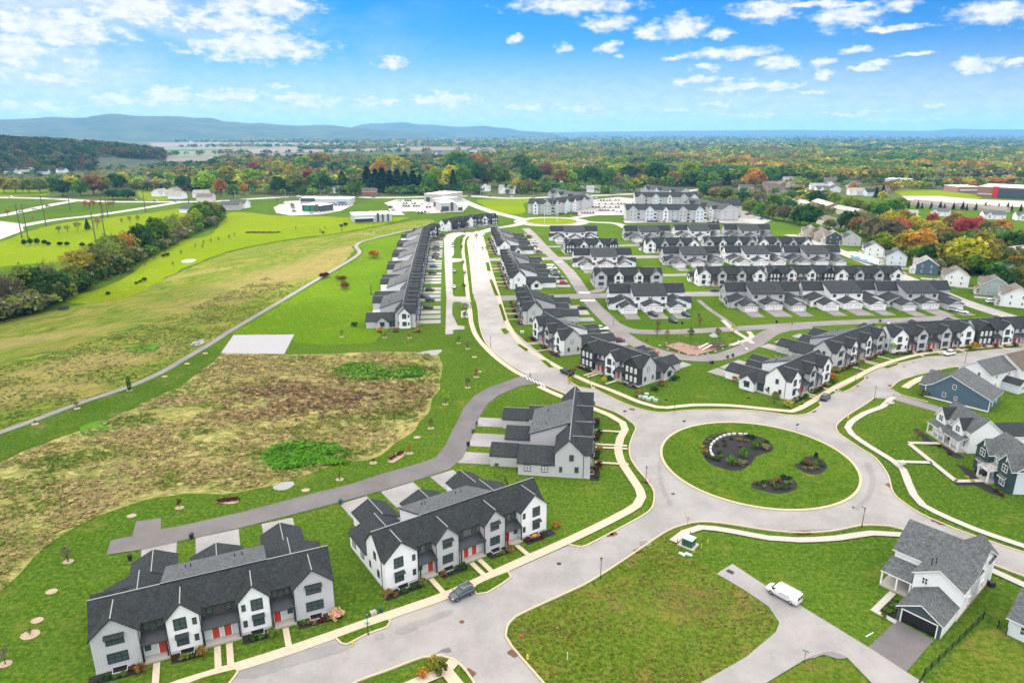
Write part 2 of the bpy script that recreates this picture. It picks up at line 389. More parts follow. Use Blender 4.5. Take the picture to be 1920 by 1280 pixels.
# ---------------------------------------------------------------- building kit
def slab2(mb, quad, th=.2, top=0, edge=1):
    n = len(quad); b = len(mb.v)
    mb.v += [tuple(q) for q in quad] + [(q[0], q[1], q[2] - th) for q in quad]
    mb.f.append(tuple(b + i for i in range(n))); mb.mi.append(top)
    mb.f.append(tuple(b + n + i for i in reversed(range(n)))); mb.mi.append(edge)
    for i in range(n):
        j = (i + 1) % n; mb.f.append((b + j, b + i, b + n + i, b + n + j)); mb.mi.append(edge)
    return mb
WM = {}
def win_mesh(w, h, cols=1, rows=1, fr='black_trim', gl='glass', arch=False):
    k = (w, h, cols, rows, fr, gl, arch)
    if k in WM: return WM[k]
    m = MB(); t = .09
    m.cur = 1; m.box(-w / 2 + .02, w / 2 - .02, -.03, .02, -h / 2 + .02, h / 2 - .02)
    m.cur = 0
    for x0, x1, z0, z1 in ((-w / 2, w / 2, h / 2 - t, h / 2), (-w / 2, w / 2, -h / 2, -h / 2 + t * 1.2), (-w / 2, -w / 2 + t, -h / 2, h / 2), (w / 2 - t, w / 2, -h / 2, h / 2)):
        m.box(x0, x1, -.09, .02, z0, z1)
    for i in range(1, cols):
        x = -w / 2 + w * i / cols; m.box(x - .045, x + .045, -.075, .0, -h / 2, h / 2)
    for j in range(1, rows):
        z = -h / 2 + h * j / rows; m.box(-w / 2, w / 2, -.065, .0, z - .025, z + .025)
    if arch:
        pr = [(w / 2 * math.cos(a * math.pi / 8), h / 2 - .02 + w * .32 * math.sin(a * math.pi / 8)) for a in range(9)]
        m.prism(pr, 'y', -.085, .0)
    WM[k] = m.mesh('window', [fr, gl]); return WM[k]
def add_win(par, x, y, z, rot, me): return put('window', me, par, (x, y, z), rot)
FRONT, BACK, LEFT, RIGHT = 0.0, math.pi, -math.pi / 2, math.pi / 2
def awn_mesh(w):
    k = ('awn', w)
    if k not in WM:
        m = MB(); m.hexa([(-w / 2, -.75, -.32), (w / 2, -.75, -.32), (w / 2, 0, 0), (-w / 2, 0, 0), (-w / 2, -.75, -.26), (w / 2, -.75, -.26), (w / 2, 0, .08), (-w / 2, 0, .08)])
        for s in (-1, 1): m.tube((s * (w / 2 - .08), -.7, -.32), (s * (w / 2 - .08), 0, -.75), .035)
        WM[k] = m.mesh('awning', 'seam_metal')
    return WM[k]
def door_mesh(w=1.0, h=2.1, m_='red_door'):
    k = ('door', w, h, m_)
    if k not in WM:
        m = MB(); m.box(-w / 2, w / 2, -.05, .02, 0, h)
        for s in (-1, 1):
            for z in (.25, 1.2): m.box(s * w * .24 - .15, s * w * .24 + .15, -.075, -.04, z, z + .7)
        m.cur = 1; m.box(-w / 2 - .1, -w / 2, -.09, .02, 0, h + .1); m.box(w / 2, w / 2 + .1, -.09, .02, 0, h + .1); m.box(-w / 2 - .1, w / 2 + .1, -.088, .02, h, h + .12)
        WM[k] = m.mesh('door', [m_, 'white_trim'])
    return WM[k]
def gdoor_mesh(w, h=2.2, m_='garage_white'):
    k = ('gd', w, h, m_)
    if k not in WM:
        m = MB(); m.box(-w / 2, w / 2, -.06, .02, 0, h); m.cur = 1
        n = max(2, int(w / 1.1))
        for i in range(n):
            x = -w / 2 + w * (i + .5) / n; m.box(x - .33, x + .33, -.075, -.05, h * .78, h * .92)
        m.cur = 2
        m.box(-w / 2 - .12, -w / 2, -.09, .02, 0, h + .12); m.box(w / 2, w / 2 + .12, -.09, .02, 0, h + .12); m.box(-w / 2, w / 2, -.09, .02, h, h + .12)
        WM[k] = m.mesh('garage_door', [m_, 'glass', 'white_trim'])
    return WM[k]
def gable_y(mb, x0, x1, y0, y1, ze, zr, ov=.3, oe=.3, th=.2, ymeetL=None, ymeetR=None, xr=None, meet=None):
    """roof with its ridge along y; meet(z) gives the y where it dies into another roof"""
    xm = (x0 + x1) / 2 if xr is None else xr
    sl = (zr - ze) / (xm - x0); zl = ze - oe * sl; sr = (zr - ze) / (x1 - xm); zrr = ze - oe * sr
    yb = lambda z: (y1 if meet is None else meet(z))
    slab2(mb, [(x0 - oe, y0 - ov, zl), (xm, y0 - ov, zr), (xm, yb(zr), zr), (x0 - oe, yb(zl), zl)], th)
    slab2(mb, [(xm, y0 - ov, zr), (x1 + oe, y0 - ov, zrr), (x1 + oe, yb(zrr), zrr), (xm, yb(zr), zr)], th)
def gable_x(mb, x0, x1, y0, y1, ze, zr, ov=.3, oe=.3, th=.2, meet=None, side=None):
    """roof with its ridge along x; with meet one end dies into another roof (side 'L' or 'R')"""
    ym = (y0 + y1) / 2; s = (zr - ze) / (ym - y0); zl = ze - oe * s
    a = lambda z: x0 - ov; b = lambda z: x1 + ov
    if meet and side == 'L': b = lambda z: meet(z)
    if meet and side == 'R': a = lambda z: meet(z)
    slab2(mb, [(a(zl), y0 - oe, zl), (b(zl), y0 - oe, zl), (b(zr), ym, zr), (a(zr), ym, zr)], th)
    slab2(mb, [(a(zr), ym, zr), (b(zr), ym, zr), (b(zl), y1 + oe, zl), (a(zl), y1 + oe, zl)], th)
STY = {
    'W': dict(end='white_siding', mid='grey_siding', rec='olive_siding', body='white_siding', rear='white_siding', endw='sq', midw='trip', end_brd=0),
    'G': dict(end='grey_board', mid='white_siding', rec='brown_siding', body='grey_board', rear='grey_siding', endw='trip', midw='sq', end_brd=1),
    'D': dict(end='dark_siding', mid='white_siding', rec='grey_siding', body='grey_siding', rear='grey_siding', endw='arch', midw='sq', end_brd=0)}
U4 = [('g', 6.1), ('r', 3.6), ('g', 4.6), ('r', 5.4), ('g', 4.6), ('r', 3.6), ('g', 6.1)]
U3 = [('g', 6.1), ('r', 5.0), ('g', 4.6), ('r', 3.6), ('g', 6.1)]
U5 = [('g', 6.1), ('r', 3.2), ('g', 4.6), ('r', 3.4), ('g', 4.6), ('r', 3.4), ('g', 4.6), ('r', 3.2), ('g', 6.1)]
def downs(par, pts):
    if 'dsp' not in WM: WM['dsp'] = MB().box(-.05, .05, -.05, .05, .1, 5.9).mesh('downspout', 'black_trim')
    for x, y, z in pts: put('downspout', WM['dsp'], par, (x, y, 0))
def townhouse(cx, cy, ang, style, label, units=U4, rear='garage', sideL=False, sideR=False, drive='apron', dlen=9.0, group='townhouse rows of the new estate', near=2, rearmat=None, paint=None):
    """cx,cy = middle of the main ridge, ang = direction of the front's left-to-right axis"""
    S = dict(STY[style]);
    if rearmat: S['rear'] = rearmat
    if paint: S.update(paint)
    Lt = sum(u[1] for u in units); a = R(ang)
    ca, sa = math.cos(a), math.sin(a)
    ox = cx - (ca * Lt / 2 - sa * 4.75); oy = cy - (sa * Lt / 2 + ca * 4.75)
    t = thing('townhouse_row', label, 'townhouse row', (ox, oy, 0), a, group)
    W = lambda x, y: (ox + ca * x - sa * y, oy + sa * x + ca * y)
    zr, ze, y0, y1 = 9.4, 6.2, 1.6, 7.9; sl = (zr - ze) / (4.75 - y0)
    meet = lambda z: min(4.7, y0 + (z + .03 - ze) / sl)
    # main body and its roof
    m = MB(); m.prism([(y0, 0), (y1, 0), (y1, ze - .1), (4.75, zr - .2), (y0, ze - .1)], 'x', 0, Lt); m.build('main_wall', S['body'], t)
    m = MB(); o = .35
    slab2(m, [(-.3, y0 - o, ze - o * sl), (Lt + .3, y0 - o, ze - o * sl), (Lt + .3, 4.75, zr), (-.3, 4.75, zr)])
    slab2(m, [(-.3, 4.75, zr), (Lt + .3, 4.75, zr), (Lt + .3, y1 + o, ze - o * sl), (-.3, y1 + o, ze - o * sl)])
    rf = m.build('main_roof', ['shingle_dark', 'black_trim'], t)
    MB().box(-.3, Lt + .3, 4.67, 4.83, zr - .03, zr + .05).build('ridge_cap', 'ridge_cap', rf)
    # front volumes and recesses
    x = 0.0; k = 0; ng = sum(1 for u in units if u[0] == 'g'); bounds = []
    for kind, wd in units:
        a0, a1 = x, x + wd; xm = (a0 + a1) / 2
        if kind == 'g':
            endv = k in (0, ng - 1); ms = S['end'] if endv else S['mid']; zp = 8.95 if wd > 5 else 8.65
            left = k < ng / 2
            m = MB(); m.prism([(a0, .0), (a1, .0), (a1, ze), (xm, zp - .12), (a0, ze)], 'y', 0, y0); gw = m.build('gable_wall', ms, t)
            m = MB(); gable_y(m, a0, a1, 0, y0, ze, zp, ov=.35, oe=.3, meet=meet); cr = m.build('cross_roof', ['shingle_dark', 'black_trim'], t)
            MB().box(xm - .07, xm + .07, -.35, meet(zp) - .1, zp - .03, zp + .05).build('ridge_cap', 'ridge_cap', cr)
            ws = S['endw'] if endv else S['midw']; fr = 'black_trim'
            if ws == 'trip':
                w1 = 2.7 if endv else 2.1
                add_win(t, xm, 0, 5.0, FRONT, win_mesh(w1 * .88, 1.35, 3, 2)); add_win(t, xm, 0, 2.1, FRONT, win_mesh(w1, 1.7, 3, 2))
                put('awning', awn_mesh(round(w1 * .98, 2)), t, (xm, 0, 6.05))
            elif ws == 'sq':
                s = 1 if left else -1; sh = -.55 * s if endv else -.4 * s
                add_win(t, xm + sh, 0, 5.0, FRONT, win_mesh(1.75, 2.0, 2, 2)); add_win(t, xm + sh, 0, 2.0, FRONT, win_mesh(1.7, 1.6, 2, 2))
                put('awning', awn_mesh(1.9), t, (xm + sh, 0, 3.2))
                for z in (4.9, 2.0): add_win(t, xm + s * (wd / 2 - .75), 0, z, FRONT, win_mesh(.6, 1.15, 1, 1))
            else:
                for dx in (-1.75, 0, 1.75):
                    for z in (4.7, 1.9): add_win(t, xm + dx, 0, z, FRONT, win_mesh(.9, 1.5, 1, 2, 'white_trim', 'blind', True))
            # plinth, egress well
            MB().box(a0 - .03, a1 + .03, -.04, y0, 0, .5).build('foundation', 'foundation', gw)
            if near:
                m = MB(); m.box(xm - .9, xm + .9, -.08, -.04, .02, .45); m.cur = 1
                m.box(xm - 1.0, xm + 1.0, -.95, -.85, 0, .2); m.box(xm - 1.0, xm - .9, -.85, -.08, 0, .2); m.box(xm + .9, xm + 1.0, -.85, -.08, 0, .2)
                m.cur = 0; m.box(xm - .9, xm + .9, -.85, -.08, 0, .03); m.build('window_well', ['black_trim', 'foundation'], t)
            k += 1; bounds += [a0, a1]
        else:
            dbl = wd > 4.5
            MB().box(a0 + .01, a1 - .01, y0 - .05, y0 + .02, 0, 5.85).build('recess_wall', S['rec'], t)
            n2 = 2 if wd > 3 else 1
            for i in range(n2):
                wx = a0 + wd * (i + .5) / n2 if n2 == 2 else xm
                add_win(t, wx, y0 - .05, 5.0, FRONT, win_mesh(.95, 1.35, 1, 2))
            p = MB(); d = -.6
            if rear == 'front_garage': d = -1.6
            slab2(p, [(a0 + (-.1 if dbl else .0), d, 3.2), (a1 + (.1 if dbl else 0), d, 3.2), (a1, y0 - .06, 4.05), (a0, y0 - .06, 4.05)], .12)
            pr = p.build('porch_roof', ['seam_metal', 'black_trim'], t)
            MB().box(a0 + .05, a1 - .05, d - .1, y0 - .06, 0, .35).build('porch_slab', 'concrete', t)
            for px_ in (a0 + .2, a1 - .2): MB().box(px_ - .1, px_ + .1, d + .05, d + .25, .35, 3.15).build('post', 'black_trim', pr)
            if rear == 'front_garage':
                put('garage_door', gdoor_mesh(2.6), t, (xm, y0 - .06, .0))
            else:
                dd = [xm - .85, xm + .85] if dbl else [(a1 - .9) if k < ng / 2 else (a0 + .9)]
                for q in dd: put('door', door_mesh(), t, (q, .72, .36))
                MB().box(a0 + .02, a1 - .02, .74, y0 - .055, .36, 3.5).build('entry_wall', 'blind' if style != 'D' else 'grey_siding', t)
                dm = [q for q in dd]
                ex = a0 + .75 if (not dbl and k < ng / 2) else (a1 - .75)
                if not dbl: add_win(t, ex, .74, 1.9, FRONT, win_mesh(.8, 1.2))
        x = a1
    # rear saltbox
    s0, s1 = 9.6, Lt - 9.6 + (.0 if Lt > 30 else 1.2)
    sz = lambda y: zr + .05 - .345 * (y - 4.75)
    m = MB(); m.prism([(5.6, 6), (5.6, sz(5.6) - .2), (14.5, sz(14.5) - .2), (14.5, 0), (7.0, 0)], 'x', s0, s1); m.build('rear_wall', S['rear'], t)
    m = MB(); slab2(m, [(s0 - .3, 4.6, sz(4.6)), (s1 + .3, 4.6, sz(4.6)), (s1 + .3, 14.85, sz(14.85)), (s0 - .3, 14.85, sz(14.85))], .22)
    sr = m.build('saltbox_roof', ['shingle_grey' if near > 1 else 'shingle_dark', 'black_trim'], t)  # near rows: paler shingle paints in the sunlight on the rear slope
    if 'vp' not in WM: WM['vp'] = MB().cyl(0, 0, -.1, .6, .08, n=6).mesh('vent_pipe', 'black_trim')
    for f in (.2, .25, .7, .78): put('vent_pipe', WM['vp'], sr, (s0 + (s1 - s0) * f, 11.0, sz(11)))
    sc_ = (s0 + s1) / 2
    for wx in (s0 + 1.8, s1 - 1.8): add_win(t, wx, 14.5, 4.6, BACK, win_mesh(1.5, 1.25, 2, 2))
    for wx in (sc_ - .55, sc_ + .55): add_win(t, wx, 14.5, 4.8, BACK, win_mesh(.55, .85))
    for wx in (s0 + 1.3, s1 - 1.3): add_win(t, wx, 14.5, 1.7, BACK, win_mesh(1.2, 1.4, 2, 1))
    # one-storey wings, rear garages
    ye = 16.3 if rear == 'garage' else 19.5
    for side in (0, 1):
        x0, x1 = (0, s0) if side == 0 else (s1, Lt); xr = (5.2 if side == 0 else Lt - 5.2)
        zl = 3.15
        prof = [(x0 + .0, 0), (x1, 0), (x1, zl - .05), (xr, 5.15), (x0, zl - .05)]
        m = MB(); m.prism(prof, 'y', y1 + .0, ye); m.build('wing_wall', S['body'] if near > 1 else S['rear'], t)
        m = MB()
        slr = (5.3 - zl) / (xr - x0); srr = (5.3 - zl) / (x1 - xr)
        ol = .3 if side == 0 else 0.0; orr = .3 if side == 1 else 0.0
        slab2(m, [(x0 - ol, y1 + .01, zl - ol * slr), (xr, y1 + .01, 5.3), (xr, ye + .3, 5.3), (x0 - ol, ye + .3, zl - ol * slr)])
        slab2(m, [(xr, y1 + .01, 5.3), (x1 + orr, y1 + .01, zl - orr * srr), (x1 + orr, ye + .3, zl - orr * srr), (xr, ye + .3, 5.3)])
        wr = m.build('wing_roof', ['shingle_dark', 'black_trim'], t)
        MB().box(xr - .07, xr + .07, y1 + .05, ye + .3, 5.27, 5.36).build('ridge_cap', 'ridge_cap', wr)
        face = LEFT if side == 0 else RIGHT; xf = 0 if side == 0 else Lt
        if (sideL if side == 0 else sideR):
            e0, e1 = 10.6, 15.4; px0, px1 = (-1.3, 0) if side == 0 else (Lt, Lt + 1.3)
            m = MB(); m.prism([(e0, 0), (e1, 0), (e1, 2.9), ((e0 + e1) / 2, 4.9), (e0, 2.9)], 'x', px0, px1); m.build('side_gable_wall', S['end'] if style != 'D' else 'grey_siding', t)
            m = MB()
            mt = (lambda z: (z - zl) / slr + .02) if side == 0 else (lambda z: Lt - (z - zl) / srr - .02)
            gable_x(m, px0, px1, e0, e1, 2.95, 5.05, meet=mt, side='L' if side == 0 else 'R'); m.build('side_gable_roof', ['shingle_dark', 'black_trim'], t)
            add_win(t, px0 if side == 0 else px1, 13.0, 1.8, face, win_mesh(1.7, 1.5, 2, 2)); put('awning', awn_mesh(1.9), t, (px0 if side == 0 else px1, 13.0, 2.85), face)
            add_win(t, xf, 9.2, 1.6, face, win_mesh(2.2, 2.2, 3, 2))
        else:
            for yy in (10.2, 14.2): add_win(t, xf, yy, 1.8, face, win_mesh(1.5, 1.6, 2, 2, gl='blind'))
        add_win(t, xf, 4.2, 4.9, face, win_mesh(1.0, 1.5, 1, 2, gl='blind' if side else 'glass')); add_win(t, xf, 6.6, 1.9, face, win_mesh(.65, 1.3))
        if near: add_win(t, xf, 3.0, 2.0, face, win_mesh(.9, 1.4, 1, 2))
        add_win(t, (x0 + 2 if side == 0 else x1 - 2), ye, 1.7, BACK, win_mesh(1.3, 1.4, 2, 1))
    MB().box(-.03, Lt + .03, y0 + .1, ye - .1, 0, .28).build('foundation', 'foundation', t)
    gs = []
    if rear == 'garage':
        gs = [(3.4, 10.3, ye, 23.2, 5.4), (Lt - 9.3, Lt - 2.4, ye, 23.2, 5.4)]
        gs.append((sc_ - 4.2, sc_ + 4.2, 14.55, 20.9, 7.2) if s1 - s0 > 10 else (sc_ - 2.9, sc_ + 2.9, 14.55, 20.9, 4.6))
        for (x0, x1, ya, yb, dw) in gs:
            xm = (x0 + x1) / 2; zz = 4.65
            m = MB(); m.prism([(x0, 0), (x1, 0), (x1, 2.85), (xm, zz - .15), (x0, 2.85)], 'y', ya + .02, yb); g = m.build('garage_wall', S['rear'] if near < 2 else S['body'], t)
            m = MB(); gable_y(m, x0, x1, ya + .3, yb, 2.9, zz, ov=.28, oe=.28);
            # far overhang towards the alley
            slab2(m, [(x0 - .28, yb, 2.9 - .28 * (zz - 2.9) / (xm - x0)), (xm, yb, zz), (xm, yb + .3, zz), (x0 - .28, yb + .3, 2.9 - .28 * (zz - 2.9) / (xm - x0))])
            slab2(m, [(xm, yb, zz), (x1 + .28, yb, 2.9 - .28 * (zz - 2.9) / (xm - x0)), (x1 + .28, yb + .3, 2.9 - .28 * (zz - 2.9) / (xm - x0)), (xm, yb + .3, zz)])
            gr = m.build('garage_roof', ['shingle_dark', 'black_trim'], t)
            MB().box(xm - .07, xm + .07, ya + .1, yb + .3, zz - .03, zz + .05).build('ridge_cap', 'ridge_cap', gr)
            MB().box(x0 - .02, x1 + .02, yb - .02, yb + .06, 2.72, 2.9).build('trim_band', 'black_trim', g)
            if dw > 6.5:
                for q in (-1.95, 1.95): put('garage_door', gdoor_mesh(3.0), t, (xm + q, yb + .01, 0), BACK)
            else: put('garage_door', gdoor_mesh(min(dw, 4.8)), t, (xm, yb + .01, 0), BACK)
            if drive:
                q = [W(xm - dw / 2 - .2, yb), W(xm + dw / 2 + .2, yb), W(xm + dw / 2 + .3, yb + dlen), W(xm - dw / 2 - .3, yb + dlen)]
                dl = dlen + (23.2 - yb)
                q = [W(xm - dw / 2 - .2, yb - .1), W(xm + dw / 2 + .2, yb - .1), W(xm + dw / 2 + .3, yb + dl), W(xm - dw / 2 - .3, yb + dl)]
                fan(q, .035, 'driveway', drive)
    elif rear == 'front_garage' and drive:
        x = 0
        for kind, wd in units:
            if kind == 'r':
                fan([W(x - 1.1, -.4), W(x + wd + 1.1, -.4), W(x + wd + 1.1, -dlen), W(x - 1.1, -dlen)], .035, 'driveway', drive)
            x += wd
    dp = [(b, -.06, ze - .2) for b in bounds[1:-1]] + [(-.06, 1.5, ze - .4), (Lt + .06, 1.5, ze - .4)]
    if near: downs(t, dp)
    t['_dummy'] = 0; del t['_dummy']
    return t, W, Lt
# ---------------------------------------------------------------- ground, fields, roads
G1, G2, G3 = (.052, .112, .011), (.080, .148, .014), (.14, .18, .024)
def f_ground(t, bs, tc):
    a = t.noise(tc, .012, 4, .6); b = t.noise(tc, .30, 4, .65); d = t.noise(tc, 5.0, 3, .75)
    c = t.mix(t.smooth(a, .35, .65), G1, G2); c = t.mix(t.smooth(b, .48, .78, 0, .45), c, G3)
    s = t.new('ShaderNodeSeparateXYZ', ins={0: tc})
    k = t.m('ADD', t.m('MULTIPLY', s.outputs[1], .8), t.m('MULTIPLY', t.noise(tc, .02, 2, .5), 25))
    st = t.smooth(t.m('SINE', t.m('MULTIPLY', k, 2.2)), -.3, .3); c = t.mix(t.m('MULTIPLY', st, .16), c, [x * .7 for x in G1])
    c = t.mix(t.smooth(d, .3, .75, 0, .45), c, [x * .5 for x in G1])
    g = t.noise(tc, 1.3, 4, .75); c = t.mix(t.smooth(g, .50, .62, 0, .55), c, G3); c = t.mix(t.smooth(g, .50, .36, 0, .7), c, [x * .5 for x in G1]); yl = t.noise(t.vm('ADD', tc, (71, 3, 0)).outputs[0], .10, 5, .7); c = t.mix(t.smooth(yl, .54, .70, 0, .5), c, (.15, .155, .03))
    # open farmland far out: patchwork of fields
    v = t.new('ShaderNodeTexVoronoi', ins={'Vector': t.vm('MULTIPLY', tc, (.0028, .0021, 0)).outputs[0], 'Scale': 1.0, 'Randomness': .9})
    h = t.new('ShaderNodeSeparateColor', ins={0: v.outputs['Color']}).outputs[0]
    fc = t.ramp(h, [(0, (.045, .085, .02)), (.25, (.09, .075, .045)), (.45, (.035, .075, .02)), (.6, (.11, .09, .05)), (.8, (.06, .10, .025)), (1, (.075, .06, .04))])
    fc = t.mix(t.noise(tc, .02, 4, .6), fc, (.10, .12, .05))
    far = t.smooth(s.outputs[1], 760, 900)
    c = t.mix(far, c, fc)
    t.l.new(c, bs.inputs['Base Color']); bs.inputs['Specular IOR Level'].default_value = 0
    bump(t, bs, t.m('ADD', d, t.noise(tc, 1.0, 3, .6)), .6, .12)
mat('ground_grass', fn=f_ground, rough=1)
def gauss(t, tc, x, y, rx, ry, rot=0.0):
    q = t.vm('SUBTRACT', tc, (x, y, 0)).outputs[0]
    m = t.new('ShaderNodeMapping', ins={'Vector': q, 'Rotation': (0, 0, -rot), 'Scale': (1, 1, 1)}).outputs[0]
    l = t.vm('LENGTH', t.vm('MULTIPLY', m, (1 / rx, 1 / ry, 0)).outputs[0]).outputs['Value']
    return t.smooth(l, 1.0, .2)
def f_meadow(base, alt, dark, spots, rot=0.0, sx=.05, sy=.35, greens=.5, seed=0):
    """rough unmown meadow: streaky dry grass with green weeds coming through"""
    def fn(t, bs, tc):
        q = t.vm('ADD', tc, (seed * 17, seed * 9, 0)).outputs[0]
        m = t.new('ShaderNodeMapping', ins={'Vector': q, 'Rotation': (0, 0, -rot)}).outputs[0]
        wv = t.new('ShaderNodeTexNoise', ins={'Vector': q, 'Scale': .03, 'Detail': 4}).outputs['Color']
        m2 = t.vm('MULTIPLY_ADD', wv, (34, 34, 0), m).outputs[0]
        a = t.noise(t.vm('MULTIPLY', m2, (sx, sy, 0)).outputs[0], 1.0, 6, .68)
        b = t.noise(t.vm('MULTIPLY', m2, (sx * 5, sy * 5, 0)).outputs[0], 1.0, 5, .7)
        g = t.noise(q, .045, 6, .68, .6); d = t.noise(q, 2.2, 4, .8)
        c = t.mix(t.smooth(a, .40, .60), alt, base)
        s2 = t.noise(t.vm('MULTIPLY_ADD', m2, (sx * 1.6, sy * .8, 0), (5, 9, 0)).outputs[0], 1.0, 5, .7); c = t.mix(t.smooth(s2, .50, .62, 0, .85), c, (dark[0] * .8 + .02, dark[1] * .75 + .01, dark[2] * .7))
        gr = t.smooth(g, .44, .56, 0, greens)
        for (x, y, rx, ry, ro, kk) in spots:
            if kk > 0: gr = t.m('MAXIMUM', t.m('MULTIPLY', gauss(t, q if not seed else tc, x, y, rx, ry, ro), kk), gr)
        dry = None
        for (x, y, rx, ry, ro, kk) in spots:
            if kk < 0:
                e = t.m('MULTIPLY', gauss(t, tc, x, y, rx, ry, ro), -kk); dry = e if dry is None else t.m('MAXIMUM', dry, e)
        c = t.mix(gr, c, (.085, .165, .018))
        if dry is not None: c = t.mix(t.m('MULTIPLY', dry, t.smooth(b, .3, .6, .35, 1)), c, dark)
        c = t.mix(t.smooth(b, .45, .62, .0, .75), c, [x * 1.5 for x in base]); c = t.mix(t.smooth(b, .46, .34, .0, .6), c, [x * .55 for x in alt])
        c = t.mix(t.smooth(d, .3, .7, .0, .6), c, [x * .42 for x in alt])
        t.l.new(c, bs.inputs['Base Color']); bs.inputs['Specular IOR Level'].default_value = 0
        bump(t, bs, t.m('ADD', d, b), 1.0, .25)
    return fn
fx = lambda u, v: at(u, v)
sw = fx(560, 760); bw = fx(650, 770); d2 = fx(420, 700)
mat('meadow', fn=f_meadow((.40, .33, .14), (.25, .26, .075), (.12, .075, .05),
    [(*fx(590, 735), 34, 20, -.5, -1.0), (*fx(700, 740), 22, 13, 0, -.9), (*fx(480, 690), 14, 8, 0, -.6), (*fx(230, 800), 20, 12, .3, .75), (*fx(60, 1010), 34, 18, .3, .75), (*fx(330, 760), 24, 10, .3, .75), (*fx(140, 900), 28, 14, .2, .6), (*fx(-60, 1000), 34, 18, .3, .75), (*fx(40, 940), 20, 10, .2, .5)],
    rot=.35, sx=.06, sy=.30, greens=.62), rough=1)
mat('hayfield', fn=f_meadow((.22, .22, .045), (.10, .165, .018), (.36, .25, .13),
    [(*fx(570, 505), 105, 30, 1.16, -1.0), (*fx(180, 680), 46, 20, .75, -1.0), (*fx(420, 560), 60, 16, 1.05, -.8), (*fx(40, 640), 50, 12, .7, -.9), (*fx(20, 740), 40, 16, .5, -1.0), (*fx(330, 520), 70, 7, 1.0, -.8), (*fx(640, 470), 60, 16, 1.2, -1.0)], rot=1.02, sx=.018, sy=.20, greens=.75), rough=1)
mat('bright_lawn', fn=f_grass((.135, .22, .006), (.19, .26, .008), (.27, .27, .02), .011, .4, (.5, .85, 0), .1), rough=1)
mat('mid_lawn', fn=f_grass((.078, .175, .008), (.11, .205, .010), (.20, .23, .02), .02, .15, (.9, .4, 0), .15, (.22, .20, .04)), rough=1)  # greens raised to paint in sunlight past the cloud's edge
mat('lawn', fn=f_grass((.050, .108, .011), (.074, .138, .013), (.125, .16, .022), .03, .22, (.75, .66, 0), .0), rough=1)
mat('island_lawn', fn=f_grass((.053, .116, .010), (.078, .148, .013), (.14, .18, .024), .05, .1, (.7, .7, 0), .25), rough=1)
mat('rough_lawn', fn=f_grass((.072, .130, .010), (.10, .15, .016), (.20, .19, .045), .045, .0, (1, 0, 0), .5, (.19, .125, .045), .75), rough=1)
mat('green_band', fn=f_grass((.045, .105, .010), (.062, .125, .013), (.13, .16, .025), .03, .12, (.35, .93, 0), .35), rough=1)
mat('weeds', fn=f_grass((.075, .20, .018), (.12, .25, .03), (.06, .14, .02), .2, 0, (1, 0, 0), .0), rough=1)
fan([(-26000, -3000), (26000, -3000), (26000, 40000), (-26000, 40000)], 0, 'ground', 'ground_grass')
Z = [.010]
def zone(name, px, m, z=None, jit=0.0, smooth_=True, world=False):
    pts = px if world else PX(px)
    if smooth_: pts = spline(pts, 2.0 if jit else 4.0, True)
    if jit:
        q = min(.25, .09 / jit); pts = [(x + jit * noise.noise(Vector((x * q, y * q, 3))) * 2, y + jit * noise.noise(Vector((x * q, y * q, 9))) * 2) for x, y in pts]
    zs = {'field': .025, 'lawn_strip': .078, 'green_band': .05, 'meadow': .025, 'weeds': .062, 'gravel_pad': .078, 'rough_lawn': .02}.get(name, .03)
    if m == 'mid_lawn': zs = .052
    return fan(pts, zs if z is None else z, name, m)
trail = [(-160, 868), (-60, 832), (0, 811), (70, 786), (144, 758), (242, 725), (305, 697), (344, 674), (391, 647), (430, 622), (469, 599), (540, 557), (600, 521), (640, 498), (669, 479.5), (674, 471.6), (667.7, 462), (677, 454), (706, 446), (749, 435.7), (790, 427), (830, 418)]
zone('field', [(-300, 700), (-60, 612), (0, 600), (100, 583), (200, 558), (300, 526), (420, 477), (520, 455), (640, 438), (740, 420), (800, 411), (812, 418), (749, 437), (706, 447), (664, 460), (662, 472), (636, 499), (590, 524), (480, 587), (396, 638), (340, 670), (235, 722), (144, 753), (0, 805), (-300, 905)], 'hayfield', jit=.5)
zone('lawn_strip', [(125, 566), (190, 568), (262, 548), (330, 510), (420, 474), (520, 452), (640, 436), (740, 416), (760, 408), (660, 408), (600, 406), (520, 404), (440, 398), (420, 412), (395, 440), (340, 452), (290, 482), (220, 530), (150, 552)], 'bright_lawn', jit=1.6)
zone('lawn_strip', [(-120, 470), (0, 452), (60, 432), (120, 418), (260, 402), (330, 392), (400, 384), (372, 402), (300, 436), (250, 462), (160, 486), (0, 500), (-120, 520)], 'bright_lawn', jit=2.0)
zone('lawn_strip', [(474, 603), (540, 563), (600, 527), (642, 502), (672, 483), (682, 470), (674, 460), (700, 450), (752, 439), (800, 426), (835, 416), (800, 440), (770, 470), (740, 510), (722, 560), (706, 600), (700, 640), (560, 644), (545, 627), (438, 626)], 'mid_lawn', jit=.6)
zone('lawn_strip', [(905, 374), (1040, 373), (985, 380), (985, 398), (960, 402), (925, 396), (905, 385)], 'bright_lawn')
zone('lawn_strip', [(0, 350), (90, 346), (92, 364), (40, 368), (-60, 370), (-60, 352)], 'bright_lawn')
zone('lawn_strip', [(262, 352), (318, 346), (360, 352), (330, 372), (270, 374)], 'bright_lawn')
zone('green_band', [(-300, 930), (0, 815), (144, 762), (242, 729), (310, 700), (350, 676), (395, 651), (414, 664), (352, 713), (250, 764), (156, 803), (39, 846), (0, 866), (-300, 990)], 'green_band', jit=.3)
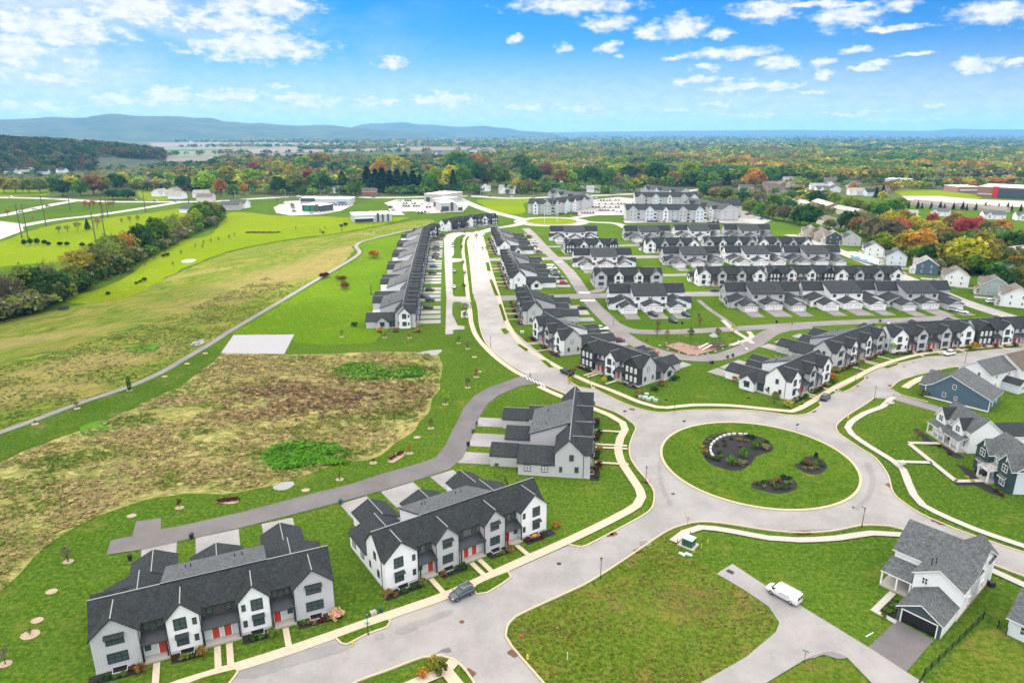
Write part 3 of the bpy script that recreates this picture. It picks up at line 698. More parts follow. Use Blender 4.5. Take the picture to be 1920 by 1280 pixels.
zone('meadow', [(414, 664), (547, 666), (700, 660), (810, 662), (828, 682), (828, 712), (810, 750), (786, 792), (742, 830), (700, 856), (640, 872), (545, 900), (440, 925), (330, 927), (230, 948), (120, 1002), (60, 1052), (20, 1092), (-60, 1170), (-300, 1260), (-360, 1010), (0, 868), (39, 848), (156, 805), (250, 766), (352, 715)], 'meadow', jit=.9)
zone('weeds', [(500, 858), (516, 838), (566, 832), (625, 838), (660, 854), (648, 869), (586, 872), (520, 881)], 'weeds', jit=1.2)
zone('weeds', [(622, 694), (660, 683), (730, 682), (796, 692), (790, 706), (730, 712), (660, 710)], 'weeds', jit=1.2)
zone('weeds', [(150, 800), (190, 788), (240, 792), (215, 808), (160, 815)], 'weeds', jit=1.0)
zone('weeds', [(232, 655), (262, 646), (300, 648), (290, 658), (245, 662)], 'weeds', jit=1.0)
zone('gravel_pad', [(414, 662), (438, 628), (552, 627), (533, 664)], 'tarp', smooth_=False)
ryl = [(955, 1185), (968, 1160), (1060, 1116), (1147, 1068), (1250, 1000), (1300, 984), (1262, 1020), (1330, 1060), (1350, 1078), (1400, 1108), (1442, 1140), (1458, 1168), (1450, 1186), (1398, 1232), (1312, 1281), (1260, 1315), (1045, 1310), (960, 1212)]
zone('rough_lawn', ryl, 'rough_lawn', jit=.2)
zone('rough_lawn', [(1512, 1240), (1546, 1228), (1584, 1236), (1634, 1286), (1690, 1325), (1390, 1325), (1438, 1286)], 'rough_lawn', jit=.2)
zone('rough_lawn', [(1740, 1290), (1840, 1180), (1960, 1200), (1990, 1330), (1780, 1330)], 'rough_lawn')
0 and zone('lawn', [(1020, 712), (1010, 724), (912, 790), (905, 765), (940, 745), (975, 728)], 'green_band', smooth_=False)
# --- roads
road = [(400, 1310), (447, 1256), (630, 1197), (727, 1162), (846, 1121), (900, 1096), (958, 1070), (1067, 1022), (1090, 1026), (1120, 1013), (1200, 970), (1222, 952.7),
        (1226.6, 932), (1224.3, 918.3), (1210.6, 897.7), (1194.6, 879.4), (1183, 861), (1179.7, 840.4), (1185.4, 819.8), (1192, 801.5), (1181, 790), (1155.6, 774), (1114, 759), (1056, 737), (1007, 718), (985, 702),
        (1030, 684), (1051.6, 692), (1076, 706), (1112, 725), (1114, 729), (1162, 753), (1199, 767), (1227, 773), (1250, 774), (1300, 769.4), (1400, 769.5), (1450, 775), (1480, 779), (1510, 777.5), (1530, 767.5), (1539, 760), (1535, 754),
        (1577, 730), (1616, 707), (1650, 690), (1683, 681), (1735, 669), (1765, 667), (1800, 662), (1860, 655), (1990, 646), (1990, 670), (1930, 676), (1802, 687), (1760, 694), (1712, 706), (1687, 714), (1670, 727.5), (1672, 733), (1690, 742), (1665, 748), (1640, 746),
        (1620, 760), (1592, 777.5), (1572.5, 792.5), (1567.5, 802.5), (1572.5, 812.5), (1587.5, 824), (1620, 845), (1642, 860), (1664, 890), (1674.5, 924), (1698, 945.4), (1741, 971), (1826, 1005), (1930, 1040), (1990, 1062), (1990, 1108),
        (1930, 1085), (1864, 1060), (1780, 1027), (1689.5, 992.4), (1655, 986), (1612.6, 986), (1570, 994.6), (1527, 998.8), (1484.5, 998.8), (1424.7, 992.4), (1356, 981.7), (1313.6, 978.8), (1283.7, 984), (1249.5, 996.7), (1198, 1031), (1147, 1065), (1100, 1094), (1060, 1113), (966.7, 1156.7), (950, 1180), (948, 1193), (960, 1213), (976.7, 1233), (1016.7, 1278.3), (1045, 1312),
        (905, 1312), (886.7, 1276.7), (866.7, 1250), (850, 1236.7), (826.7, 1230), (793, 1233), (720, 1260), (670, 1278), (610, 1312)]
fan(PX(road), .040, 'road', 'asphalt')
ML = [(985, 702), (945, 676), (913.5, 647), (900, 615), (895, 572.5), (888, 554), (881.6, 498), (877.6, 466), (876.3, 453), (882, 443), (895, 436)]
MR = [(1053, 693), (1009, 660), (950.7, 607), (940, 572.5), (936, 556.6), (918.8, 492.8), (905.5, 453), (904, 444), (908, 437)]
fan(spline(PX(ML), 3) + spline(PX(MR), 3)[::-1], .044, 'road', 'asphalt_bright')
fan(PX([(835, 627.5), (837, 560), (834, 500), (832, 447), (838, 440), (850, 436), (905, 436), (910, 441), (896, 442), (880, 444), (868, 440), (856, 445), (851, 452), (851, 478), (846, 484), (873, 486), (873, 490.5), (848, 492), (849, 553), (852, 556), (877, 557), (877, 565.5), (850, 567), (848, 575), (848, 590), (858, 610), (871, 612), (871, 618), (850, 619), (849, 627)]), .0470, 'car_court', 'asphalt_bright')
def rib(name, px, w, m, z, world=False):
    mb = MB(); ribbon(mb, spline(px if world else PX(px), 3), w, z); o = mb.build(name, m); tag(o, kind='structure'); return o
fan(PX([(200, 1040), (208, 1013), (248, 1005), (255, 978), (302, 971), (302, 992), (333, 987), (450, 961), (560, 932), (660, 907), (727, 885), (793, 867), (818, 857), (836, 833), (848, 808), (860, 785), (869, 765), (890, 742), (917, 726), (952, 714), (981, 704), (1010, 714), (1007, 719), (975, 724), (936, 741), (913, 759), (899, 782), (884, 822), (868, 858), (843, 880), (793, 897), (710, 922), (643, 940), (560, 962), (450, 990), (350, 1012), (270, 1030)]), .042, 'alley', 'asphalt_dark')
rib('alley', [(985, 428), (1000, 442), (1025, 470), (1065, 507.5), (1100, 557.5), (1137.5, 598), (1160, 614)], 6.5, 'asphalt_mid', .0420)
rib('alley', [(1120, 580), (1145, 604), (1160, 622), (1190, 643), (1240, 662), (1300, 672), (1350, 669), (1390, 656), (1420, 640), (1445, 624), (1475, 616), (1520, 612)], 6.5, 'asphalt_mid', .0424)
rib('alley', [(1140, 603), (1180, 620), (1240, 623), (1320, 620), (1420, 614), (1500, 609), (1600, 604), (1700, 600), (1790, 595)], 6.5, 'asphalt_mid', .0428)
rib('alley', [(1092, 546), (1120, 546), (1180, 505), (1180, 502)], 5, 'asphalt_mid', .0410)
rib('alley', [(1185, 517), (1260, 516), (1330, 514), (1400, 513), (1560, 511), (1700, 512)], 6.0, 'asphalt_mid', .0413)
rib('alley', [(1020, 463), (1100, 462), (1200, 460), (1300, 459)], 6.0, 'asphalt_mid', .0416)
rib('road', [(915, 560), (1000, 558), (1100, 555.5), (1200, 553.5), (1345, 551), (1500, 549), (1660, 546)], 10, 'asphalt_mid', .0432)
rib('road', [(915, 487), (1015, 485.5), (1100, 484), (1237, 481.5), (1400, 480), (1560, 479)], 10, 'asphalt_mid', .0436)
rib('road', [(1480, 440), (1560, 466), (1620, 490), (1700, 522), (1790, 560), (1900, 597), (1990, 627)], 9, 'asphalt_bright', .0440)
rib('lane', [(1668, 742), (1700, 751), (1760, 768), (1850, 795), (1960, 824)], 5.0, 'asphalt_mid', .0408)
fan(PX([(1343.5, 1075.7), (1373, 1057), (1437, 1099), (1497, 1133), (1630, 1214.5), (1702, 1261.5), (1790, 1315), (1690, 1315), (1634, 1280), (1587, 1231.6), (1544, 1223), (1510, 1236), (1437, 1280), (1390, 1312), (1262, 1312), (1313.6, 1280), (1399, 1231.6), (1454.6, 1184.7), (1461, 1167.6), (1441.7, 1137.7), (1394.7, 1105.6)]), .041, 'road', 'asphalt')
fan(PX([(1624, 1216), (1682, 1162), (1751, 1200), (1697, 1262)]), .038, 'driveway', 'asphalt_dark')
# far roads
rib('road', [(-60, 371), (0, 371), (100, 373), (180, 378), (300, 379), (400, 378), (480, 373), (560, 369), (640, 370), (740, 371), (870, 368), (950, 372), (1040, 370), (1190, 364), (1260, 361), (1330, 354)], 15, 'asphalt_bright', .06)
rib('road', [(-60, 452), (0, 432), (40, 424), (100, 413), (180, 404), (260, 392), (340, 379)], 12, 'asphalt_bright', .055)
rib('road', [(-40, 410), (0, 405), (40, 397), (100, 384), (140, 377)], 14, 'asphalt_bright', .05)
fan(PX([(-80, 440), (0, 415), (40, 420), (45, 433), (0, 450), (-80, 475)]), .065, 'road', 'asphalt_bright')
rib('road', [(857, 371), (880, 382), (920, 397), (960, 407), (985, 413)], 11, 'asphalt_bright', .062)
def ring(cx, cy, r0, r1, z, m, name, n=64):
    mb = MB()
    for i in range(n):
        a, b = 6.28319 * i / n, 6.28319 * (i + 1) / n
        mb.face([(cx + r0 * math.cos(a), cy + r0 * math.sin(a), z), (cx + r1 * math.cos(a), cy + r1 * math.sin(a), z), (cx + r1 * math.cos(b), cy + r1 * math.sin(b), z), (cx + r0 * math.cos(b), cy + r0 * math.sin(b), z)])
    return tag(mb.build(name, m), kind='structure')
rc = at(1034, 415.5); ring(rc[0], rc[1], 22.5, 33, .068, 'asphalt_bright', 'road')
rib('road', [(1080, 414), (1110, 417), (1150, 419), (1170, 425), (1182, 434)], 8, 'asphalt_bright', .058)
rib('road', [(985, 418), (960, 424), (930, 428), (900, 437)], 9, 'asphalt_bright', .057)
rib('road', [(1075, 409), (1120, 403), (1170, 399), (1180, 396)], 9, 'asphalt_bright', .056)
# parking lots
for nm, p in (('parking_lot', [(513, 390), (535, 378), (620, 374), (655, 376), (664, 384), (640, 396), (600, 403), (545, 405), (518, 400)]),
              ('parking_lot', [(720, 381), (742, 375), (868, 374), (880, 384), (868, 398), (800, 401), (775, 397), (745, 398)]),
              ('parking_lot', [(735, 404), (728, 392), (744, 392), (760, 404)]),
              ('parking_lot', [(1086, 378), (1160, 370), (1190, 373), (1180, 392), (1168, 404), (1085, 405), (1078, 398)]),
              ('parking_lot', [(1168, 414), (1320, 414), (1388, 409), (1384, 398), (1396, 396), (1450, 413), (1430, 421), (1330, 418), (1172, 419)]),
              ('parking_lot', [(1760, 368), (1830, 374), (1930, 378), (1930, 390), (1800, 384), (1700, 376), (1690, 368)])):
    fan(PX(p), .07 + random.random() * .01, nm, 'asphalt_bright')
# pale lots and courts further out
zone('sports_field', [(1680, 358), (1740, 355), (1830, 366), (1828, 374), (1740, 377), (1695, 368)], 'bright_lawn', .05)
# --- roundabout island
CX, CY, CR = 58.3, 147.2, 22.3
n = 72; mb = MB()
mb.face([(CX + (CR - .3) * math.cos(6.28319 * i / n), CY + (CR - .3) * math.sin(6.28319 * i / n), .25) for i in range(n)])
tag(mb.build('roundabout_lawn', 'island_lawn'), kind='structure')
mb = MB(); ribbon(mb, [(CX + CR * math.cos(6.28319 * i / n), CY + CR * math.sin(6.28319 * i / n)) for i in range(n)], .62, .03, .27, closed=True)
tag(mb.build('kerb', 'kerb'), kind='structure')
# --- kerbs
def kerb(px, w=.32, z=.27, closed=False, world=False):
    mb = MB(); p = px if world else PX(px)
    ribbon(mb, spline(p, 1.5, closed), w, .02, z, closed); return tag(mb.build('kerb', 'kerb'), kind='structure')
kerb([(1067, 1022), (1090, 1026), (1120, 1013), (1200, 970), (1222, 952.7), (1226.6, 932), (1224.3, 918.3), (1210.6, 897.7), (1194.6, 879.4), (1183, 861), (1179.7, 840.4), (1185.4, 819.8), (1192, 801.5), (1181, 790), (1155.6, 774), (1114, 759), (1056, 737), (1016, 720)])
kerb([(1114, 726), (1114, 729), (1162, 753), (1199, 767), (1227, 773), (1250, 774), (1300, 769.4), (1400, 769.5), (1450, 775), (1480, 779), (1510, 777.5), (1530, 767.5), (1539, 760), (1535, 754)])
kerb([(1640, 746), (1620, 760), (1592, 777.5), (1572.5, 792.5), (1567.5, 802.5), (1572.5, 812.5), (1587.5, 824), (1620, 845), (1642, 860), (1664, 890), (1674.5, 924), (1698, 945.4), (1741, 971), (1826, 1005), (1930, 1040)])
kerb([(1930, 1085), (1864, 1060), (1780, 1027), (1689.5, 992.4), (1655, 986), (1612.6, 986), (1570, 994.6), (1527, 998.8), (1484.5, 998.8), (1424.7, 992.4), (1356, 981.7), (1313.6, 978.8), (1283.7, 984), (1249.5, 996.7), (1198, 1031), (1147, 1065), (1100, 1094), (1060, 1113), (966.7, 1156.7), (950, 1180), (948, 1193), (960, 1213), (976.7, 1233), (1016.7, 1278.3), (1045, 1312)])
kerb([(905, 1312), (886.7, 1276.7), (866.7, 1250), (850, 1236.7), (826.7, 1230), (793, 1233), (720, 1260), (670, 1278), (610, 1312)])
kerb([(982, 700), (945, 676), (913.5, 647), (900, 615), (896, 580), (893, 567)])
kerb([(887, 552), (881.6, 498), (877.6, 466), (876.3, 453), (882, 443)])
kerb([(1670, 728), (1687, 714), (1712, 706)]); kerb([(1672, 731), (1690, 741), (1740, 754)])
kerb([(1760, 694), (1802, 687), (1930, 676)])
for p in ([(630, 1197), (727, 1162), (732, 1166), (726, 1176), (690, 1189), (650, 1209), (640, 1207)], [(905, 1091), (953, 1073), (958, 1083), (913, 1112), (893, 1115), (888, 1103)],
          [(363, 1277), (441.7, 1255), (446.7, 1259), (430, 1282), (400, 1310), (310, 1310)], [(1580, 726), (1616, 707.5), (1621, 712.5), (1590, 732.5), (1577, 735), (1570, 732)],
          [(1653, 689), (1682, 681), (1685, 685), (1666, 692)], [(1066, 703), (1108, 722), (1110, 730), (1085, 726), (1062, 712)], [(969, 648), (975, 646), (992, 656), (985, 660)],
          [(934, 572), (940, 570), (950, 600), (944, 604)], [(917, 526), (923, 524), (936, 556), (927, 554)], [(910, 493), (917, 492), (921, 510), (913, 508)], [(938, 618), (948, 616), (956, 624), (945, 628)], [(1012, 676), (1024, 676), (1040, 690), (1028, 690)]):
    w = PX(p); s = spline(w, 1.0, True) if len(p) > 5 else w
    fan(s, .25, 'verge', 'lawn'); mb = MB(); ribbon(mb, s, .3, .02, .28, True); tag(mb.build('kerb', 'kerb'), kind='structure')
# --- pavements and walks
rib('pavement', [(240, 1320), (336, 1284), (447, 1250), (560, 1214), (727, 1155), (846, 1113), (953, 1064), (1070, 1012), (1150, 973), (1194, 948), (1203, 932), (1199, 918), (1181, 891), (1163.6, 863), (1159, 840), (1163, 822), (1172, 806), (1167, 793), (1142, 778.5), (1114, 767), (1050, 743), (1010, 725)], 2.0, 'walk', .052)
rib('pavement', [(904, 444), (905.5, 450), (911, 471.6), (919, 503.5), (935, 556.6), (948, 599), (960, 622), (970.6, 638), (988, 654), (1004, 664.5), (1031, 680), (1057, 694.6), (1084, 708), (1112, 720), (1137, 729), (1169, 742), (1200, 755), (1231, 763.6), (1250, 765), (1300, 760), (1371, 761), (1441.7, 768), (1484, 772), (1498, 767), (1530, 749), (1565.6, 727), (1610, 705), (1640, 690), (1683, 675), (1735, 663), (1800, 656), (1870, 649), (1990, 640)], 1.9, 'walk', .0525)
rib('pavement', [(985, 707), (966.6, 697.4), (926.8, 668), (895, 633.6), (884, 607), (881.6, 586), (877.6, 556.6), (871, 498), (868, 466), (871, 447.7), (881.6, 439.7), (896, 434)], 1.9, 'walk', .053)
rib('pavement', [(1676, 745), (1667.5, 750), (1655, 762.5), (1620, 776), (1595, 792.5), (1589, 802.5), (1597.5, 815), (1630, 837.5), (1675, 865), (1692.5, 880), (1702.5, 905), (1712.5, 927.5), (1730, 947.5), (1755, 961), (1826, 992), (1930, 1028)], 1.7, 'concrete', .0535)
rib('pavement', [(1262, 1016), (1283.7, 999), (1313.6, 989.4), (1373, 996.7), (1441.7, 1009.5), (1497, 1013), (1570, 1009.5), (1634, 1000), (1689.5, 1003), (1800, 1045), (1864, 1072), (1930, 1102)], 1.7, 'concrete', .054)
rib('pavement', [(1696, 728), (1704, 722), (1722, 712), (1740, 706)], 2.2, 'walk', .0545)
rib('pavement', [(700, 1300), (760, 1290), (800, 1272), (836, 1258), (852, 1240)], 1.8, 'walk', .0545); rib('pavement', [(836, 1258), (870, 1300)], 1.8, 'walk', .055)
rib('trail', trail, 2.6, 'asphalt_mid', .046)
rib('pavement', [(700, 1300), (700, 1301)], .1, 'walk', .02)
rib('path', [(1355, 601), (1378, 622), (1398, 634), (1412, 645)], 2.0, 'concrete', .0551); rib('path', [(1403, 622), (1410, 630), (1400, 638), (1370, 648)], 2.0, 'concrete', .0555)
rib('path', [(1310, 563), (1330, 580), (1360, 600), (1376, 613)], 2.2, 'asphalt_mid', .040)
for a, b in (((1677.5, 866), (1747, 868)), ((1703, 831), (1762, 832)), ((1705, 833), (1792, 903)), ((1791, 903), (1842, 902))):
    rib('front_walk', [a, b], 1.3, 'concrete', .0560)
    Z[0] += .001
def walk_w(W, x0, y0, y1, w=1.1, z=.0565, m='walk'):
    mb = MB(); ribbon(mb, [W(x0, y0), W(x0, y1)], w, z); tag(mb.build('front_walk', m), kind='structure')
# crosswalk, patches, grates
for i in range(6):
    u = 985 + i * 6.4; v = 705.5 + i * 2.9
    a = at(u, v); b = at(u + 5, v + 7)
    mb = MB(); ribbon(mb, [a, b], .3, .0585); tag(mb.build('road_marking', 'paint_white'), kind='structure')
for (u0, v0, u1, v1, nn) in ((1142, 0, 0, 0, 0), (1085, 549.5, 1106, 549.5, 7), (1088, 564, 1116, 564, 8), (1042, 491.5, 1056, 491.5, 6), (1385, 640, 1400, 654, 6)):
    for i in range(nn):
        f = (i + .5) / nn; c = at(u0 + (u1 - u0) * f, v0 + (v1 - v0) * f)
        mb = MB(); mb.box(c[0] - .3, c[0] + .3, c[1] - 1.3, c[1] + 1.3, .1, .25); tag(mb.build('road_marking', 'paint_white'), kind='structure')
# a real cloud between the sun and the near half of the estate: its shade is why nothing near casts a shadow
def cloud():
    alt = 900.0; k = alt / math.tan(R(SUN_EL)); dx, dy = math.sin(R(SUN_AZ)) * k, math.cos(R(SUN_AZ)) * k
    rnd = random.Random(5); mb = MB(); edge = [(-900, 380), (-330, 345), (-150, 318), (-70, 272), (20, 262), (70, 300), (220, 345), (420, 420), (900, 520)]
    def ye(x):
        for (xa, ya), (xb, yb) in zip(edge, edge[1:]):
            if xa <= x <= xb: return ya + (yb - ya) * (x - xa) / (xb - xa)
        return 300
    x = -880
    while x < 900:
        y = -420.0
        while True:
            r = rnd.uniform(62, 85); top = ye(max(-899, min(899, x)))
            if y + r * .9 > top: 
                rr = max(28, (top - (y - r * .4)) * .5); mb.blob(x + dx, top - rr + dy, alt + rnd.uniform(-10, 10), rr * 1.35, rr, rr * .5, 2, rnd.random() * 9, .3); break
            mb.blob(x + dx + rnd.uniform(-8, 8), y + dy, alt + rnd.uniform(-12, 30), r * 1.15, r * 1.15, r * .6, 2, rnd.random() * 9, .28); y += r * .85
        x += 52
    mat('cloud_white', (.9, .9, .92), 1, .02)
    tag(mb.build('cloud', 'cloud_white'), kind='structure')
cloud()
TB = {}
def town_px(key, p, q, style, label, rear_view=False, ang=None, **kw):
    """p,q: pixels of the left and right ends of the main ridge as photographed"""
    a = at(p[0], p[1], 9.4); b = at(q[0], q[1], 9.4)
    cx, cy = (a[0] + b[0]) / 2, (a[1] + b[1]) / 2
    g = math.degrees(math.atan2(b[1] - a[1], b[0] - a[0])) if ang is None else ang
    if rear_view: g += 180
    TB[key] = townhouse(cx, cy, g, style, label, **kw)
    return TB[key]
FL = 'townhouse rows beside the foreground street'
# foreground
town_px('A', (169, 1126), (608.4, 1021.6), 'G', 'townhouse row in the bottom left corner, grey board ends and white middle gables', ang=23.9, sideL=True, group=FL)
town_px('B', (693, 1003), (999.8, 889.5), 'W', 'white-ended townhouse row with grey middle gables behind the parked grey SUV', ang=34.2, group=FL)
town_px('C', (1066.3, 827), (1080, 721), 'G', 'grey townhouse row seen end-on beside the roundabout, rear garages to the left', ang=82.8, group=FL, paint=dict(end='grey_siding', body='grey_siding'))
# along the curved street, right of the main road
town_px('E1', (1105, 630), (1223.9, 667), 'D', 'dark brown townhouse row with arched windows behind the black pickup', units=U3, ang=-51.5, sideR=True, dlen=7, group='townhouse rows along the curved street')
town_px('E2', (1018.4, 583), (1078.7, 618.4), 'W', 'white and grey three-gable townhouse row left of the dark brown one', units=U3, ang=-69, dlen=7, paint=dict(body='grey_siding'), group='townhouse rows along the curved street')
town_px('E3', (986.7, 533.3), (1003.3, 565), 'G', 'grey end-on townhouse row nearest the cross street, right of the main road', units=U4, ang=-84.9, dlen=7, near=1, group='townhouse rows right of the main road')
A4 = (-2.1, 404.7); B4 = (3.9, 331.5)
for i, (f0, st, sR, lb) in enumerate(((.25, 'G', False, 'grey end-on townhouse row right of the main road, upper one of the middle pair'),
                                  (.75, 'W', True, 'white-ended townhouse row right of the main road, lower one of the middle pair'))):
    TB['E4%d' % i] = townhouse(A4[0] + (B4[0] - A4[0]) * f0, A4[1] + (B4[1] - A4[1]) * f0, -85.2, st, lb, dlen=8, near=1, sideR=sR, group='townhouse rows right of the main road')
A5 = (-10.7, 501.0); B5 = (-4.2, 430.7)
for i, (f0, st, sR, lb) in enumerate(((.25, 'G', False, 'farthest end-on townhouse row right of the main road, by the far roundabout'),
                                  (.75, 'W', True, 'white-ended townhouse row right of the main road, second from its far end'))):
    TB['E5%d' % i] = townhouse(A5[0] + (B5[0] - A5[0]) * f0, A5[1] + (B5[1] - A5[1]) * f0, -84.9, st, lb, dlen=8, near=1, sideR=sR, group='townhouse rows right of the main road')
# curved street to the right
GD = 'townhouse rows on the north side of the curved street'
town_px('D1', (1455.8, 687.7), (1535.5, 654), 'W', 'white townhouse row facing the roundabout from the corner lawn', units=U3, ang=41, sideL=True, dlen=7, group=GD)
town_px('D2', (1545.3, 639), (1637, 604), 'G', 'grey-ended townhouse row on the bend behind the white corner row', ang=38, dlen=7, group=GD, paint=dict(end='grey_siding', body='grey_siding'))
town_px('D3', (1668, 607.5), (1805, 598), 'W', 'white-ended townhouse row opposite the blue house', ang=12.5, dlen=7, group=GD)
_a = at(1821, 596.7, 9.4)
TB['D4'] = townhouse(_a[0] + 17 * math.cos(R(8)), _a[1] + 17 * math.sin(R(8)), 8, 'D', 'dark-ended townhouse row with arched windows cut by the right edge', dlen=7, group=GD)
# rows seen from behind, garages towards the camera
GW = 'townhouse rows with their garages towards the camera'
dk = dict(rear_view=True, drive='asphalt_mid', near=1, group=GW)
town_px('W1', (1139.8, 531.8), (1281.4, 529.8), 'W', 'white townhouse row with a black pickup on its drive, left of the nearest garage row', ang=3, sideR=True, sideL=True, **dk)
town_px('W2', (1355.6, 528.8), (1497, 527), 'G', 'grey townhouse row second from the left in the nearest garage row', ang=3, sideR=True, **dk)
town_px('W3', (1502.5, 526.7), (1636.7, 525.5), 'W', 'white townhouse row third from the left in the nearest garage row', ang=3, **dk)
town_px('W4', (1643, 527.5), (1773, 525), 'G', 'grey townhouse row at the right end of the nearest garage row, by the parked cars', ang=3, **dk)
town_px('R1', (1074, 465), (1183.3, 464.2), 'W', 'white townhouse row at the left end of the second garage row', ang=3, sideR=True, sideL=True, **dk)
town_px('R2', (1241.7, 462.5), (1346.7, 460.8), 'G', 'grey townhouse row second from the left in the second garage row', ang=3.5, sideR=True, **dk)
town_px('R3', (1355.8, 460.8), (1463.3, 459.2), 'W', 'white townhouse row third from the left in the second garage row', ang=3.5, **dk)
town_px('R4', (1469, 460), (1571.7, 459.2), 'G', 'grey townhouse row at the right end of the second garage row, by the white trailer', ang=3, **dk)
town_px('Q1', (1035.8, 422.5), (1115, 423.3), 'W', 'white townhouse row behind the dark one, next to the far roundabout', ang=1, sideR=True, **dk)
town_px('Q2', (1168.3, 423.3), (1256.7, 421), 'G', 'grey townhouse row at the left end of the farthest garage row', ang=5, sideR=True, **dk)
town_px('Q3', (1261.7, 421), (1350, 420), 'W', 'white townhouse row in the middle of the farthest garage row', ang=4, **dk)
town_px('Q4', (1356.7, 420), (1441.7, 419.7), 'G', 'grey townhouse row at the right end of the farthest garage row', ang=2, **dk)
GF = 'townhouse rows with their fronts towards the camera'
fk = dict(drive=None, near=1, group=GF)
town_px('F1', (1114, 501.7), (1239, 500.8), 'G', 'grey-ended townhouse row just behind the leftmost white garages', ang=2.2, **fk)
town_px('F2', (1306.7, 499.2), (1430, 498.3), 'W', 'white-ended townhouse row behind the black car on the cross street', ang=2.2, sideL=True, **fk)
town_px('F3', (1440, 497.5), (1556.7, 496.7), 'D', 'dark-ended townhouse row in the middle of the nearer front-facing line', ang=1.5, **fk)
town_px('F4', (1568, 497.5), (1681.7, 498.3), 'W', 'white-ended townhouse row at the right end of the nearer front-facing line', ang=0, **fk)
town_px('H1', (1057.5, 448.3), (1156.7, 445.8), 'D', 'dark townhouse row with two white gables, left of the far front-facing line', ang=6, **fk)
town_px('H2', (1210, 445.8), (1306.7, 445), 'W', 'white-ended townhouse row second from the left in the far front-facing line', ang=3, sideL=True, **fk)
town_px('H3', (1320, 443.3), (1415, 443.6), 'G', 'grey-ended townhouse row third from the left in the far front-facing line', ang=0, **fk)
town_px('H4', (1425, 443.6), (1515, 444), 'W', 'white-ended townhouse row at the right end of the far front-facing line', ang=-1.5, **fk)
# long terrace left of the car court: fronts to the right, seen end on
GG = 'townhouse rows left of the car court'
gk = dict(units=U5, rear='front_garage', drive='apron', dlen=10, group=GG)
pts = [(-43.4, 263.4), (-47.3, 301.7), (-50.9, 340.0), (-54.4, 378.0), (-57.8, 416.5), (-61.2, 455.0), (-64.6, 493.5)]
lbs = ['nearest row of the left terrace, grey with a white end gable', 'second nearest row of the left terrace beyond the one with the white end gable', 'third row of the left terrace counted from the camera',
       'fourth row of the left terrace counted from the camera', 'fifth row of the left terrace counted from the camera', 'sixth row of the left terrace counted from the camera, last before the bend']
for i in range(6):
    a, b = pts[i], pts[i + 1]
    TB['G%d' % i] = townhouse((a[0] + b[0]) / 2, (a[1] + b[1]) / 2, math.degrees(math.atan2(b[1] - a[1], b[0] - a[0])), 'GW'[i % 2] if i else 'G', lbs[i],
                              near=2 if i == 0 else 1, sideL=(i == 0), **gk)
t_ = TB['G0'][0]
m = MB(); m.prism([(2.0, 0), (6.4, 0), (6.4, 6.0), (4.2, 8.3), (2.0, 6.0)], 'x', -1.2, -.001); m.build('end_gable_wall', 'white_siding', t_)
m = MB(); gable_x(m, -1.2, 2.5, 2.0, 6.4, 6.1, 8.5); m.build('end_gable_roof', ['shingle_dark', 'black_trim'], t_)
for z, hh in ((5.0, 2.0), (1.9, 1.7)): add_win(t_, -1.2, 3.7 + .6, z, LEFT, win_mesh(1.7, hh, 2, 2)); add_win(t_, -1.2, 2.6, z, LEFT, win_mesh(.6, 1.1))
gk2 = dict(rear='front_garage', drive='asphalt_dark', dlen=9, near=1, group=GG)
TB['K0'] = townhouse(-61.5, 508, 78, 'D', 'dark townhouse row with white gables where the left terrace bends', units=U3, **gk2)
town_px('K1', (830, 411.2), (876, 403), 'D', 'brown and white townhouse row at the top of the car court', ang=55, units=U4, paint=dict(end='white_siding', mid='brown_siding', body='white_siding'), **gk2)
town_px('K2', (877.4, 403), (928.8, 399), 'D', 'dark townhouse row with a white gable at the end of the car court', ang=28, units=U3, **gk2)
# ---------------------------------------------------------------- single houses, apartments, shops
def add_body(t, axis, x0, x1, y0, y1, ze, zr, wm, rm, ov=.35, z0=0.0, xr=None, name='wall', rname='roof'):
    m = MB()
    if axis == 'x': m.prism([(y0, z0), (y1, z0), (y1, ze - .08), ((y0 + y1) / 2, zr - .18), (y0, ze - .08)], 'x', x0, x1)
    else: xm = (x0 + x1) / 2 if xr is None else xr; m.prism([(x0, z0), (x1, z0), (x1, ze - .08), (xm, zr - .18), (x0, ze - .08)], 'y', y0, y1)
    w_ = m.build(name, wm, t); m = MB()
    if axis == 'x': gable_x(m, x0, x1, y0, y1, ze, zr, ov=ov, oe=ov)
    else:
        gable_y(m, x0, x1, y0, y1, ze, zr, ov=ov, oe=ov, xr=xr)
    return w_, m.build(rname, [rm, 'white_trim'], t)
def shed(t, x0, x1, ya, za, yb, zb, m_='shingle_grey', name='porch_roof', edge='white_trim'):
    m = MB(); slab2(m, [(x0, ya, za), (x1, ya, za), (x1, yb, zb), (x0, yb, zb)], .2); return m.build(name, [m_, edge], t)
def posts(t, pts, h, z0=.3, r=.12, m_='white_trim'):
    for x, y in pts: MB().box(x - r, x + r, y - r, y + r, z0, h).build('post', m_, t)
WW = lambda w, h, c=2, r=2: win_mesh(w, h, c, r, 'white_trim', 'glass')
